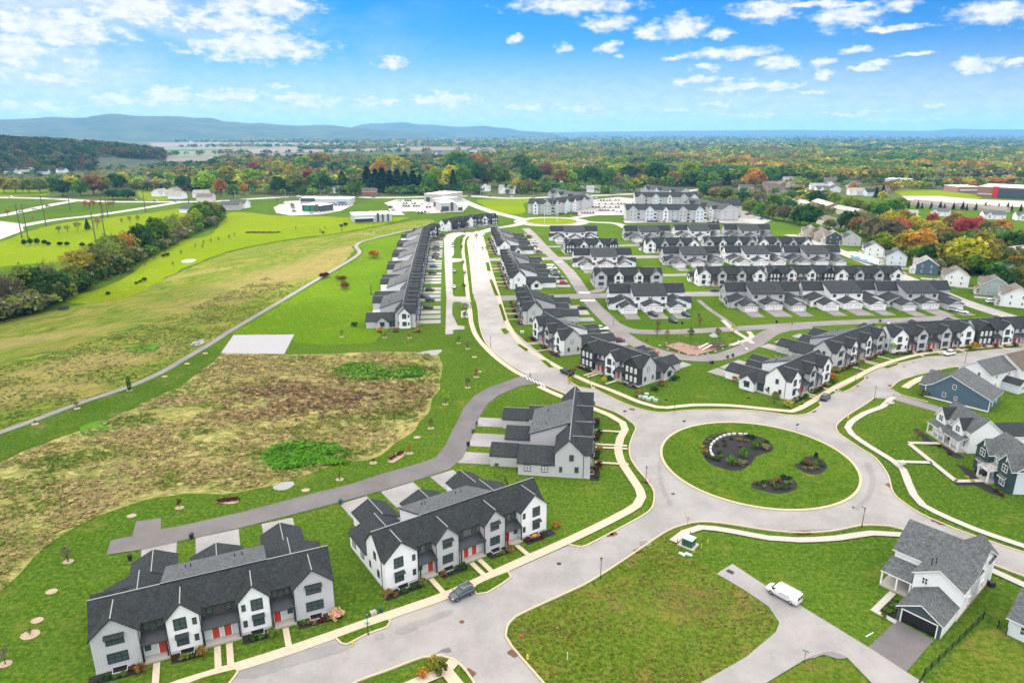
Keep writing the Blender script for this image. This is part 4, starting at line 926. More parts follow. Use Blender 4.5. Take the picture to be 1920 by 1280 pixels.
# white house with the open garage, bottom right
o = at(1680, 1160); t = thing('house', 'white house with grey roof and an open double garage at the bottom right', 'house', (*o, 0), R(-49.7))
add_body(t, 'x', -5.3, 6.5, 11.3, 22.4, 5.6, 9.0, 'white_siding', 'shingle_grey', .4, name='main_wall', rname='main_roof')
add_body(t, 'y', -.55, 6.5, 6.8, 16, 5.6, 7.7, 'white_board', 'shingle_grey', .35, name='upper_gable_wall', rname='upper_gable_roof')
add_body(t, 'y', 1.6, 6.5, 19, 23.4, 5.6, 8.0, 'white_siding', 'shingle_grey', .35, name='rear_gable_wall', rname='rear_gable_roof')
m = MB(); m.prism([(0, 0), (6.3, 0), (6.3, 2.75), (3.15, 4.45), (0, 2.75)], 'y', .15, 7); m.build('garage_wall', 'white_siding', t)
m = MB(); m.box(0, .65, 0, .15, 0, 2.75); m.box(5.65, 6.3, 0, .15, 0, 2.75); m.prism([(0, 2.3), (6.3, 2.3), (6.3, 2.75), (3.15, 4.45), (0, 2.75)], 'y', -.002, .14); m.build('garage_front', 'slate_siding', t)
m = MB(); gable_y(m, 0, 6.3, 0, 6.8, 2.8, 4.65, ov=.3, oe=.3); m.build('garage_roof', ['shingle_grey', 'white_trim'], t)
m = MB(); m.box(.65, 5.65, .10, .16, 0, 2.28); m.build('garage_shade_panel', 'paint_black', t)  # black sheet stands in for the shade inside the open garage
m = MB(); m.box(.5, .66, -.06, .12, 0, 2.45); m.box(5.64, 5.8, -.06, .12, 0, 2.45); m.box(.5, 5.8, -.058, .12, 2.28, 2.46); m.build('garage_frame', 'white_trim', t)
shed(t, -5.7, -.6, 7.0, 2.9, 11.3, 4.0); posts(t, [(-5.4, 7.2), (-3.0, 7.2), (-.9, 7.2)], 2.85)
MB().box(-5.5, -.6, 6.9, 11.3, 0, .3).build('porch_slab', 'concrete', t)
for x, y, z, rt, w_, h_ in ((1.1, 6.8, 4.6, FRONT, .9, 1.3), (6.5, 16.5, 6.6, RIGHT, 1.5, 1.4), (6.5, 13.2, 5.2, RIGHT, .9, 1.2), (6.5, 9.0, 3.0, RIGHT, 1.0, 1.2), (6.5, 11.5, 1.8, RIGHT, 1.3, 1.4), (6.5, 17.5, 1.8, RIGHT, 1.5, 1.4), (-5.3, 15, 4, LEFT, 1.2, 1.4), (-2.5, 11.3, 1.8, FRONT, 1.4, 1.5)):
    add_win(t, x, y, z, rt, WW(w_, h_))
put('door', door_mesh(1.0, 2.1, 'blue_siding'), t, (-4.6, 11.3, .3)); put('foundation', MB().box(-5.34, 6.54, 11.25, 22.45, 0, .4).box(-.6, 6.54, 7, 11.24, 0, .4).mesh('foundation', 'brick'), t)
m = MB(); m.cyl(1.0, 9.0, 6.3, 7.9, .08); m.build('vent_pipe', 'black_trim', t); m = MB(); m.cyl(1.4, 9.7, 6.3, 7.9, .08); m.build('vent_pipe', 'black_trim', t)
# neighbouring corner of a house at the right edge
o = at(1886, 1188); t = thing('house', 'corner of a pale grey house cut by the right edge beside the black fence', 'house', (*o, 0), R(-52))
add_body(t, 'x', 0, 11, 0, 9, 3.3, 6.2, 'pale_blue_siding', 'shingle_grey', .4); add_win(t, 2.2, 0, 1.8, FRONT, WW(1.3, 1.5))
# white farmhouse with long porch
o = at(1740, 810); t = thing('house', 'white farmhouse with two front gables and a long columned porch', 'house', (*o, 0), R(-88.5))
add_body(t, 'x', 0, 12.4, 2.0, 9.6, 5.6, 8.8, 'white_siding', 'shingle_grey', .35, name='main_wall', rname='main_roof')
for x0, x1, zp in ((.3, 4.0, 8.0), (6.9, 10.6, 7.9)):
    add_body(t, 'y', x0, x1, 1.2, 6, 5.6, zp, 'white_board', 'shingle_dark', .3, name='gable_wall', rname='gable_roof')
    add_win(t, (x0 + x1) / 2, 1.2, 5.0, FRONT, WW(1.6, 1.6)); 
shed(t, -.2, 12.2, -.6, 3.0, 2.0, 4.1); add_body(t, 'y', 4.4, 6.6, -.7, 1.6, 3.0, 4.1, 'white_board', 'shingle_grey', .25, z0=2.9, name='porch_gable', rname='porch_gable_roof')
posts(t, [(.1, -.35), (2.3, -.35), (4.4, -.35), (6.6, -.35), (9.2, -.35), (11.9, -.35)], 2.95, .35); MB().box(-.1, 12.1, -.6, 2.0, 0, .35).build('porch_slab', 'concrete', t)
for x in (1.5, 3.3, 8.2, 10.6): add_win(t, x, 2.0, 1.9, FRONT, WW(1.2, 1.6))
for x in (5.0, 5.9): add_win(t, x, 2.0, 5.0, FRONT, WW(.7, 1.3, 1, 2))
put('door', door_mesh(1.1, 2.2, 'slate_siding'), t, (5.4, 2.0, .35)); add_body(t, 'y', 5.2, 12.0, 9.6, 19, 4.4, 6.4, 'white_siding', 'shingle_dark', .3, name='rear_wing_wall', rname='rear_wing_roof')
# dark green fronted house below it
o = at(1823.5, 875); t = thing('house', 'house with dark green front gables and white trim at the right edge', 'house', (*o, 0), R(-93))
add_body(t, 'x', 0, 12.6, 1.2, 10.6, 5.8, 9.0, 'pale_blue_siding', 'shingle_grey', .35, name='main_wall', rname='main_roof')
for x0, x1 in ((0.02, 4.7), (8.0, 12.58)):
    add_body(t, 'y', x0, x1, 0, 5.5, 5.8, 8.4, 'green_siding', 'shingle_grey', .35, name='gable_wall', rname='gable_roof')
    for z in (5.0, 1.9): add_win(t, (x0 + x1) / 2, 0, z, FRONT, WW(1.8, 1.7, 2, 2))
    shed(t, (x0 + x1) / 2 - 1.2, (x0 + x1) / 2 + 1.2, -.6, 2.9, 0, 3.3, name='awning'); MB().box((x0 + x1) / 2 - .15, (x0 + x1) / 2 + .15, -.06, .02, 6.5, 7.4).build('gable_vent', 'white_trim', t)
MB().box(4.75, 7.95, 1.1, 1.2, 3.4, 5.8).build('recess_wall', 'sage_siding', t); add_win(t, 6.35, 1.1, 4.8, FRONT, WW(1.5, 1.3)); shed(t, 4.3, 8.2, -1.8, 3.0, 1.2, 3.7, 'shingle_pale')
posts(t, [(4.5, -1.6), (8.0, -1.6)], 2.95, .3, .15); MB().box(4.3, 8.2, -1.8, 1.2, 0, .35).build('porch_slab', 'concrete', t); put('door', door_mesh(1.0, 2.1, 'slate_siding'), t, (6.3, 1.15, .35))
# blue house, its long side to the camera
o = at(1732.5, 742.5); t = thing('house', 'blue house whose tall side gable faces the roundabout', 'house', (*o, 0), R(-47.9))
m = MB(); m.prism([(0, 0), (0, 3.6), (1.8, 4.3), (5.9, 7.9), (16.3, 3.4), (16.3, 0)], 'y', 0, 11); m.build('wall', 'blue_siding', t)
m = MB(); slab2(m, [(5.9, -.35, 8.15), (16.9, -.35, 3.4), (16.9, 11.35, 3.4), (5.9, 11.35, 8.15)]); slab2(m, [(1.5, -.35, 4.3), (5.9, -.35, 8.15), (5.9, 11.35, 8.15), (1.5, 11.35, 4.3)])
m.build('main_roof', ['shingle_grey', 'white_trim'], t); m = MB(); slab2(m, [(-.5, -.35, 3.5), (1.9, -.35, 4.55), (1.9, 6, 4.55), (-.5, 6, 3.5)]); m.build('front_roof', ['shingle_grey', 'white_trim'], t)
for a, b, zz_, q in ((.4, 5.2, 5.6, 3.5), (6.2, 10.8, 6.0, 4.0)):
    m = MB(); gable_x(m, -1.6, 3.8, a, b, 3.7, zz_, ov=.3, oe=.3); m.build('gable_roof', ['shingle_grey', 'white_trim'], t)
    m = MB(); m.prism([(a + .02, 0), (b, 0), (b, 3.6), ((a + b) / 2, zz_ - .2), (a + .02, 3.6)], 'x', -1.6, 0); m.build('front_gable_wall', 'blue_siding', t)
for x, z, w_ in ((7.2, 4.9, 1.0), (5.0, 1.9, 1.0), (8.0, 1.7, .8)): add_win(t, x, 0, z, FRONT, WW(w_, 1.4 if w_ == 1 else 1.1, 1, 2))
m = MB(); m.box(-.06, 16.36, -.05, .0, 0, .35); m.box(-.07, .12, -.055, .05, .3, 3.6); m.box(16.2, 16.37, -.055, .05, .3, 3.3); m.build('corner_trim', 'white_trim', t)
for y in (3, 7): add_win(t, 16.3, y, 1.8, RIGHT, WW(1.3, 1.4))
# two white houses behind the blue one
def ridge_house(px0, px1, zr, dep, label, wall, roof, ze=5.5, cat='house', gables=(), front='cam', group=None, extra=None, nw=3, Lf=None, gw=None):
    """px0, px1 = ridge ends (left, right as photographed)"""
    a = at(*px0, zr); b = at(*px1, zr); L = math.hypot(b[0] - a[0], b[1] - a[1]) if Lf is None else Lf; g = math.atan2(b[1] - a[1], b[0] - a[0])
    dx, dy = math.cos(g), math.sin(g); t = thing('house', label, cat, (a[0] + dy * dep / 2, a[1] - dx * dep / 2, 0), g, group)
    add_body(t, 'x', 0, L, 0, dep, ze, zr, wall, roof, .35, name='main_wall', rname='main_roof')
    for (x0, x1, yo, zp) in gables:
        add_body(t, 'y', x0, x1, yo, dep / 2, ze if zp > ze else ze - 2.4, zp, gw or wall, roof, .3, name='gable_wall', rname='gable_roof'); add_win(t, (x0 + x1) / 2, yo, ze - .9, FRONT, WW(1.4, 1.4)); add_win(t, (x0 + x1) / 2, yo, 1.8, FRONT, WW(1.4, 1.5))
    for i in range(nw):
        for z in ((1.8, 4.6) if ze > 4 else (1.7,)): add_win(t, L * (i + .5) / nw, 0, z, FRONT, WW(1.0, 1.3, 1, 2))
    for z in ((1.8, 4.8) if ze > 4 else (1.7,)): add_win(t, L, dep * .35, z, RIGHT, WW(.9, 1.3, 1, 2)); add_win(t, 0, dep * .35, z, LEFT, WW(.9, 1.3, 1, 2))
    if extra: extra(t, L)
    return t
def ex6(t, L): add_body(t, 'y', 6.5, 10.5, -5, 0.0, 2.8, 4.2, 'pale_blue_siding', 'shingle_dark', .3, name='rear_bump_wall', rname='rear_bump_roof'); add_win(t, 8.5, -5, 1.6, FRONT, WW(1.2, 1.2))
ridge_house((1831.5, 676.6), (1900, 659.7), 8.6, 9.5, 'white house with dark roof standing behind the blue one', 'white_siding', 'shingle_grey', gables=(), extra=ex6)
ridge_house((1886, 663), (1990, 640), 9.2, 11, 'white house cut by the right edge beside the curved street', 'white_siding', 'shingle_brown')
# single houses along the far right street; local front faces the street
GN = 'single houses along the street on the right'
def nhouse(q, p, label, wall, roof, front=None, L=13.0, dep=10.5, gar=True, zr=8.9):
    a = at(*q, zr); b = at(*p, zr); g = math.atan2(b[1] - a[1], b[0] - a[0]); L0 = math.hypot(b[0] - a[0], b[1] - a[1])
    dx, dy = math.cos(g), math.sin(g); ox, oy = b[0] - dx * L, b[1] - dy * L
    t = thing('house', label, 'house', (ox + dy * dep / 2, oy - dx * dep / 2, 0), g, GN); fr = front or wall
    add_body(t, 'x', 0, L, 0, dep, 5.6, zr, wall, roof, .35, name='main_wall', rname='main_roof')
    for x0, x1, zp in ((L - 4.6, L - .4, 8.2), (L - 9.6, L - 6.0, 7.9)):
        add_body(t, 'y', x0, x1, -.9, dep / 2, 5.6, zp, fr, roof, .3, name='gable_wall', rname='gable_roof')
        for z in (4.9, 1.9): add_win(t, (x0 + x1) / 2, -.9, z, FRONT, WW(1.5, 1.5))
    shed(t, L - 6.6, L - .1, -2.6, 2.9, -.9, 3.6, roof, 'porch_roof'); posts(t, [(L - 6.4, -2.4), (L - 3.3, -2.4), (L - .3, -2.4)], 2.85); MB().box(L - 6.6, L - .1, -2.6, -.9, 0, .3).build('porch_slab', 'concrete', t)
    if gar:
        add_body(t, 'x', -5.5, 0, .5, dep - 2, 2.8, 5.0, wall, roof, .3, name='garage_wall', rname='garage_roof'); put('garage_door', gdoor_mesh(4.6), t, (-2.7, .5, 0))
        c, s = math.cos(g), math.sin(g); Wd = lambda x, y: (t.location.x + c * x - s * y, t.location.y + s * x + c * y)
        fan([Wd(-5.2, .4), Wd(-.3, .4), Wd(-.3, -9), Wd(-5.2, -9)], .036, 'driveway', 'apron')
    for y in (2.8, 7.2): add_win(t, L, y, 4.7, RIGHT, WW(.8, 1.3, 1, 2)); add_win(t, L, y, 1.8, RIGHT, WW(.8, 1.3, 1, 2))
    return t
nhouse((1853, 500), (1870.8, 520.8), 'sage green house with tan roof beside the white parked SUV', 'sage_siding', 'shingle_tan', 'beige_siding')
nhouse((1782, 483), (1798.3, 505), 'cream house with tan roof left of the sage green one', 'white_siding', 'shingle_tan', 'cream_siding')
nhouse((1728, 466), (1741.7, 485), 'blue-sided house with white front gable and brick porch', 'blue_siding', 'shingle_pale', 'white_siding')
nhouse((1672, 452), (1684, 470), 'pale blue house with a grey roof behind the parked white trailer', 'pale_blue_siding', 'shingle_grey', 'beige_siding')
nhouse((1630, 441), (1641.7, 455.8), 'white house with dark slate roof left of the white trailer', 'white_siding', 'shingle_grey', 'cream_siding')
nhouse((1588, 427), (1601, 437), 'grey house with a wide dark hipped roof and wine red tree', 'grey_siding', 'shingle_grey', 'cream_siding', L=16)
nhouse((1556, 424), (1566.7, 434), 'dark slate-sided house with tan roof at the bend of the far street', 'slate_siding', 'shingle_tan', 'beige_siding')
nhouse((1512, 412), (1523, 425), 'tan and brown house nearest the far car park', 'beige_siding', 'shingle_tan', 'cream_siding', gar=False)
nhouse((1535, 417), (1543, 428), 'brown-fronted house second from the far car park', 'beige_siding', 'shingle_brown', 'brick', gar=False)
nhouse((1895, 520), (1913, 540), 'white house with tan roof at the right edge below the sage one', 'white_siding', 'shingle_tan', 'white_siding')
# --- apartment blocks
APW = {}
def apt(px_l, px_r, label, dep=17.0, nf=3, gab=(.1, .33, .62, .9), ctr=.47, L=None, z_e=9.4, z_r=14.0, base=True, ridge_in=False, win=True):
    if base: a = at(*px_l); b = at(*px_r)
    else: a = at(*px_l, z_r); b = at(*px_r, z_r)
    g = math.atan2(b[1] - a[1], b[0] - a[0]); L = L or math.hypot(b[0] - a[0], b[1] - a[1]); c, s = math.cos(g), math.sin(g)
    ox, oy = (a[0], a[1]) if base else (a[0] + s * dep / 2, a[1] - c * dep / 2)
    t = thing('apartment_block', label, 'apartment block', (ox, oy, 0), g, 'apartment blocks of the estate')
    m = MB(); m.prism([(0, 0), (dep, 0), (dep, z_e), (dep / 2, z_r - .2), (0, z_e)], 'x', 0, L); m.build('main_wall', 'grey_siding', t)
    m = MB(); gable_x(m, 0, L, 0, dep, z_e + .1, z_r, ov=.4, oe=.5, th=.3); m.build('main_roof', ['shingle_dark', 'white_trim'], t)
    MB().box(-.05, L + .05, -.06, dep + .05, 0, 1.3).build('plinth', 'stone', t)
    for i, f in enumerate(gab):
        w_ = 7.2; x0 = L * f - w_ / 2; x0 = max(0.05, min(L - w_ - .05, x0)); x1 = x0 + w_
        m = MB(); m.prism([(x0, 0), (x1, 0), (x1, z_e), ((x0 + x1) / 2, z_e + 3.2), (x0, z_e)], 'y', -1.5, .0); m.build('bay_wall', 'pale_blue_siding' if i % 2 else 'grey_siding', t)
        m = MB(); gable_y(m, x0, x1, -1.5, dep * .46, z_e + .1, z_e + 3.4, ov=.4, oe=.4, th=.3); m.build('bay_roof', ['shingle_dark', 'white_trim'], t)
        for fl in range(nf):
            for dx in (-1.7, 1.7): add_win(t, (x0 + x1) / 2 + dx, -1.5, 1.9 + fl * 3.0, FRONT, WW(1.4, 1.5))
        MB().box(x1 + .1, x1 + 2.4, -.08, .02, 1.0, z_e - .3).build('balcony_recess', 'slate_siding', t)
        for fl in range(nf): MB().box(x1 + .1, x1 + 2.4, -1.3, -.05, .9 + fl * 3.0, 1.9 + fl * 3.0).build('balcony', 'white_trim' if i % 2 else 'blind', t)
    x0 = L * ctr - 2.2; m = MB(); m.prism([(x0, 0), (x0 + 4.4, 0), (x0 + 4.4, z_e), (x0 + 2.2, z_e + 2.6), (x0, z_e)], 'y', -2.0, -.002); m.build('stair_tower', 'white_siding', t)
    m = MB(); gable_y(m, x0, x0 + 4.4, -2, dep * .4, z_e + .1, z_e + 2.8, ov=.4, oe=.4, th=.3); m.build('stair_roof', ['shingle_dark', 'white_trim'], t)
    for fl in range(nf): add_win(t, x0 + 2.2, -2.0, 2.0 + fl * 3, FRONT, win_mesh(1.8, 2.0, 2, 2, 'white_trim'))
    n = int(L / 6)
    for i in range(n):
        x = L * (i + .5) / n
        if any(abs(x - L * f) < 5.5 for f in gab) or abs(x - L * ctr) < 3.2: continue
        for fl in range(nf): add_win(t, x, -.0, 1.9 + fl * 3.0, FRONT, WW(1.4, 1.5))
    for xx, rt in ((0, LEFT), (L, RIGHT)):
        for fl in range(nf):
            for y in (dep * .25, dep * .72): add_win(t, xx, y, 1.9 + fl * 3, rt, WW(1.3, 1.5))
    return t
apt((1173, 414), (1321, 415), 'long grey and white apartment block nearest the townhouses', gab=(.09, .30, .72, .93), ctr=.50)
apt((1190, 360), (1306, 360.5), 'apartment block just behind the longest one', base=False, gab=(.1, .33, .78, .95), ctr=.55)
apt((1333, 407), (1389, 406), 'apartment block at the right with a lawn in front', gab=(), ctr=.5)
apt((1296, 371), (1370, 384), 'roof-lined apartment wing stepping back behind the right block', base=False, gab=(.2, .5), ctr=.8)
apt((1212, 346), (1286, 353), 'farthest apartment block by the woodland edge', base=False, gab=(.15, .45), ctr=.8)
apt((989.5, 401), (1034, 402.5), 'apartment block facing the flagpoles, left half', gab=(.85,), ctr=.35)
apt((1036, 402), (1107, 391), 'apartment block facing the flagpoles, right half', gab=(.08, .33, .78), ctr=.52)
apt((1040, 353), (1100, 363), 'apartment block behind the one facing the flagpoles', base=False, gab=(.12, .4), ctr=.7)
# --- shops
def shop(pl, pr, dep, h, label, wall, parts=(), name='shop', cat='shop'):
    a = at(*pl); b = at(*pr); g = math.atan2(b[1] - a[1], b[0] - a[0]); L = math.hypot(b[0] - a[0], b[1] - a[1]); t = thing(name, label, cat, (*a, 0), g)
    MB().box(0, L, 0, dep, 0, h).build('wall', wall, t); MB().box(-.3, L + .3, -.3, dep + .3, h, h + .5).build('parapet', 'white_trim', t)
    MB().box(.4, L - .4, .4, dep - .4, h + .35, h + .55).build('roof', 'blind', t)
    for i in range(3): MB().box(L * (.2 + .27 * i), L * (.2 + .27 * i) + 2.2, dep * .5, dep * .5 + 1.8, h + .55, h + 1.9).build('roof_unit', 'white_trim', t)
    for (x0, x1, y, z0, z1, m_, nm) in parts: MB().box(L * x0, L * x1, y, y + .5 if y > -1 else .1, z0, z1).build(nm, m_, t)
    return t
shop((567, 396), (600, 398), 20, 6, 'small restaurant with green glass and brown tower, left of the shops', 'slate_siding', ((.15, .42, -.6, 0, 5, 'sign_green', 'glass_front'), (.5, .7, -.5, 0, 7, 'sign_green', 'entrance'), (.75, .95, -.6, 0, 7.5, 'timber', 'tower')), cat='restaurant')
shop((563, 383), (657, 383), 22, 5.5, 'long low white shop building beyond the green glass restaurant', 'blind', ((.02, .3, -.6, 3, 6.6, 'slate_siding', 'sign_band'), (.75, .92, -3.5, 2.8, 3.2, 'sky_blue_canopy', 'canopy'), (.35, .7, -.4, .2, 1.6, 'slate_siding', 'shopfront')))
shop((664, 418), (735, 415), 24, 6, 'grey restaurant with dark windows in the bright grass', 'grey_siding', ((.03, .5, -.4, .5, 3.4, 'glass', 'shopfront'), (.02, .52, -2.0, 3.5, 3.9, 'white_trim', 'awning'), (.60, .66, -.6, 0, 8, 'slate_siding', 'tower'), (.74, .78, -.4, 0, 7, 'slate_siding', 'pilaster'), (.88, .92, -.4, 0, 7, 'slate_siding', 'pilaster')), cat='restaurant')
shop((827, 397), (856, 396), 26, 8, 'near end of the shop strip with brown tower', 'grey_siding', ((.05, .5, -.4, .5, 5, 'slate_siding', 'shopfront'), (.62, .8, -.6, 0, 9, 'timber', 'tower')))
shop((858, 396), (868, 395), 14, 5.5, 'small glass-fronted wing at the right of the shop strip', 'white_board', ((.1, .9, -.4, .4, 3.5, 'glass', 'shopfront'),))
shop((812, 388), (832, 389), 30, 8, 'middle unit of the shop strip behind the brown tower', 'grey_siding', ((.1, .4, -.4, .5, 5, 'slate_siding', 'shopfront'),))
shop((796, 378), (830, 380), 40, 8.5, 'far unit of the shop strip next to the highway', 'beige_siding', ((.1, .3, -.4, .5, 5, 'slate_siding', 'shopfront'),))
shop((1832, 369), (1925, 374), 60, 12, 'red brick and grey school at the right edge', 'brick', ((.30, .42, -1, 0, 13, 'sign_red', 'red_panel'), (.42, 1.0, -2.2, 0, 11, 'slate_siding', 'grey_wing'), (.0, .3, -.6, 3, 4.5, 'blind', 'window_band')), name='school', cat='school')
shop((1795, 361), (1835, 361), 30, 7, 'low white-roofed wing of the school', 'brick', ((.1, .9, -.5, 2, 4, 'blind', 'window_band'),), name='school', cat='school')
shop((1658, 346), (1702, 348), 25, 8, 'white two-storey hall behind the sports field', 'cream_siding', ((.1, .9, -.5, 1, 3, 'slate_siding', 'window_band'),), name='hall', cat='hall')
shop((1605, 331), (1640, 334), 22, 6, 'pinkish hall among the trees far right', 'brick', ((.1, .9, -.5, 1, 3, 'blind', 'window_band'),), name='hall', cat='hall')
# long roofed sheds before the school, old two-storey flats in the belt
for i, (p, q, lb, wl, rf, h) in enumerate((((1492, 369), (1520, 379), 'long pale two-storey flats with pink brick front in the wooded belt, upper one', 'cream_siding', 'shingle_pale', 8.5), ((1534, 372), (1564, 381), 'long pale two-storey flats in the wooded belt with brick end wall', 'brick', 'shingle_pale', 8.5),
        ((1572, 384), (1614, 392), 'white roofed flats beside the bright green trees', 'beige_siding', 'shingle_pale', 7.5), ((1545, 402), (1578, 411), 'cream two-storey flats with a brown roof nearest the estate', 'cream_siding', 'shingle_brown', 7.5),
        ((1715, 374), (1790, 381), 'long low tan roofed sheds before the sports field', 'beige_siding', 'shingle_tan', 5.5), ((1795, 380), (1890, 388), 'long low tan roofed sheds before the school', 'beige_siding', 'shingle_tan', 5.5))):
    ridge_house(p, q, h, 12, lb, wl, rf, ze=h - 2.5, cat='flats', nw=6)
for p, q, lb, rf in (((1702, 393), (1722, 394), 'small white bungalow behind the yellow trees', 'shingle_pale'), ((1748, 389), (1782, 391), 'white house with twin gables and dark roof beyond the belt', 'shingle_grey'), ((1843, 395), (1884, 396), 'grey roofed house with two dormers near the right edge', 'shingle_grey'), ((1905, 397), (1940, 398), 'white gabled house at the right edge beyond the belt', 'shingle_grey'),
                   ((1870, 488), (1900, 496), 'dark roofed house half hidden behind the yellow trees', 'shingle_dark'), ((1893, 462), (1925, 458), 'white house with pool cover at the right edge', 'shingle_pale')):
    ridge_house(p, q, 7.0, 10, lb, 'white_siding', rf, ze=4.2, gables=((2, 6, -1.2, 6.2),))
# far small houses: a few kinds, copied
proto = []
for wl, rf, gb in (('white_siding', 'shingle_grey', 1), ('cream_siding', 'shingle_tan', 0), ('white_siding', 'shingle_pale', 1), ('brick', 'shingle_brown', 0), ('beige_siding', 'shingle_grey', 1), ('pale_blue_siding', 'shingle_dark', 0)):
    m = MB(); m.prism([(0, 0), (9, 0), (9, 3.9), (4.5, 6.8), (0, 3.9)], 'x', 0, 14); wmesh = m.mesh('wall', wl)
    m = MB(); gable_x(m, 0, 14, 0, 9, 4, 7, ov=.4, oe=.4, th=.25)
    if gb: gable_y(m, 2, 6.5, -1.5, 4, 3.8, 6.2, th=.2)
    rmesh = m.mesh('roof', [rf, 'white_trim']); g = None
    if gb: m = MB(); m.prism([(2, 0), (6.5, 0), (6.5, 3.7), (4.25, 6.0), (2, 3.7)], 'y', -1.5, -.001); g = m.mesh('gable_wall', wl)
    proto.append((wmesh, rmesh, g, {'white_siding': 'white', 'cream_siding': 'cream', 'brick': 'brick', 'beige_siding': 'beige', 'pale_blue_siding': 'pale'}[wl]))
def far_houses(lst, where, group, rs):
    cnt = {}
    tot = {}
    ks = [(q, rs.randrange(len(proto))) for q in sorted(lst)]
    for q, k in ks: tot[proto[k][3]] = tot.get(proto[k][3], 0) + 1
    for q, k in ks:
        wme, rme, g, nm = proto[k]; x, y = at(q[0], q[1]); i = cnt.get(nm, 0); cnt[nm] = i + 1
        lb = 'small %s house %s' % (nm, where) + ((', ' + ordn(i) + (' of its colour' if i == 0 else '')) if tot[nm] > 1 else '')
        t = thing('house', lb, 'house', (x, y, 0), R(rs.choice([0, 8, -10, 90, 80, 170, 185])), group); sc_ = (q[2] if len(q) > 2 else 1.0) * 1.25; t.scale = (sc_,) * 3
        put('wall', wme, t); put('roof', rme, t)
        if g: put('gable_wall', g, t)
        for xx in (8.2, 11.5): add_win(t, xx, 0, 1.8, FRONT, WW(1.3, 1.4))
rs = random.Random(4)
far_houses([(u, 357 + (i % 3) * 2.5) for i, u in enumerate(range(430, 660, 38))] + [(405, 376), (486, 358), (655, 352), (708, 365), (760, 352), (790, 349)], 'behind the highway on the left', 'houses beyond the highway', rs)
far_houses([(822, 352), (868, 345), (885, 349), (917, 359), (935, 363, 1.2), (968, 354), (978, 362), (1010, 356), (1004, 346), (1032, 352), (1048, 356), (1098, 361), (1126, 360), (1148, 358), (945, 339), (975, 335), (1160, 351), (1182, 356)], 'behind the highway, above the near grass field', 'houses beyond the highway', rs)
far_houses([(1410, 358), (1432, 352), (1455, 356), (1476, 352), (1500, 352), (1520, 356), (1484, 362), (1512, 365), (1461, 365), (1440, 362), (1540, 349), (1564, 352), (1610, 356), (1576, 361), (1592, 366), (1566, 343), (1470, 343), (1625, 368), (1606, 349), (1640, 362), (1532, 362), (1498, 358)], 'in the neighbourhood beyond the wooded belt', 'houses beyond the wooded belt', rs)
far_houses([(1735, 315), (1822, 331), (1665, 316), (1700, 322), (1885, 335), (1672, 306), (1760, 305), (1905, 322), (1720, 330), (1585, 318)], 'far off among the woods on the right', 'houses among the right woods', rs)
far_houses([(8, 326), (26, 325), (44, 323), (62, 322), (80, 321), (97, 320), (112, 319), (126, 318), (140, 317), (153, 316), (166, 315), (225, 308), (240, 306), (256, 305), (272, 304), (35, 328), (70, 327), (105, 324), (20, 316, 1.0), (52, 314), (90, 312)], 'in the far left row below the wooded hill', 'far row of houses on the left', rs)
far_houses([(668, 277, 2), (700, 278, 1.6), (715, 277, 1.6), (745, 278, 2), (730, 279, 1.5), (417, 305, 1.8), (470, 300, 1.3), (455, 272, 1.5), (520, 270, 1.5), (600, 264, 2), (640, 263, 2), (560, 267, 1.6), (420, 266, 1.6), (850, 290, 1.4), (880, 288, 1.4), (815, 291, 1.4), (905, 286, 1.4), (930, 285, 1.4), (960, 285, 1.4), (795, 294, 1.4), (1400, 281, 1.6), (1270, 268, 2), (1160, 266, 2), (360, 268, 1.7)], 'or barn far out on the plain', 'houses and barns far out on the plain', rs)
far_houses([(330, 366), (352, 372), (300, 369), (396, 369), (372, 398, .8), (455, 392), (470, 389)], 'beside the crossroads left of the shops', 'houses by the crossroads', rs)
# ---------------------------------------------------------------- trees
import numpy as np
COLS = {'green': (.085, .17, .020), 'dark': (.036, .085, .020), 'olive': (.14, .175, .035), 'yellow': (.36, .33, .03), 'lime': (.20, .31, .02),
        'orange': (.36, .17, .03), 'red': (.30, .065, .05), 'rust': (.21, .13, .045), 'grey': (.17, .165, .085), 'fir': (.018, .050, .025), 'gold': (.28, .25, .04), 'wine': (.11, .028, .03), 'pink': (.60, .36, .24)}
def f_leaf(base):
    def fn(t, bs, tc):
        r = t.new('ShaderNodeObjectInfo').outputs['Random']
        a = t.noise(tc, .9, 3, .7); b = t.noise(tc, 5, 2, .7)
        c = t.mix(t.smooth(a, .3, .7), [x * .62 for x in base], [min(1, x * 1.42) for x in base])
        c = t.mix(t.smooth(b, .4, .7, 0, .6), c, [x * .5 for x in base])
        hs = t.new('ShaderNodeHueSaturation', ins={'Hue': t.m('MULTIPLY_ADD', r, .035, .4825), 'Value': t.m('MULTIPLY_ADD', r, .6, 1.0), 'Color': c})
        t.l.new(hs.outputs[0], bs.inputs['Base Color']); bs.inputs['Specular IOR Level'].default_value = 0
        tr = t.new('ShaderNodeBsdfTranslucent'); t.l.new(hs.outputs[0], tr.inputs[0])
        mx = t.new('ShaderNodeMixShader', ins={0: .35}); t.l.new(bs.outputs[0], mx.inputs[1]); t.l.new(tr.outputs[0], mx.inputs[2])
        t.l.new(mx.outputs[0], [n for n in t.n if n.type == 'OUTPUT_MATERIAL'][0].inputs[0])
    return fn
for k, c in COLS.items(): mat('leaf_' + k, fn=f_leaf(c), rough=.8)
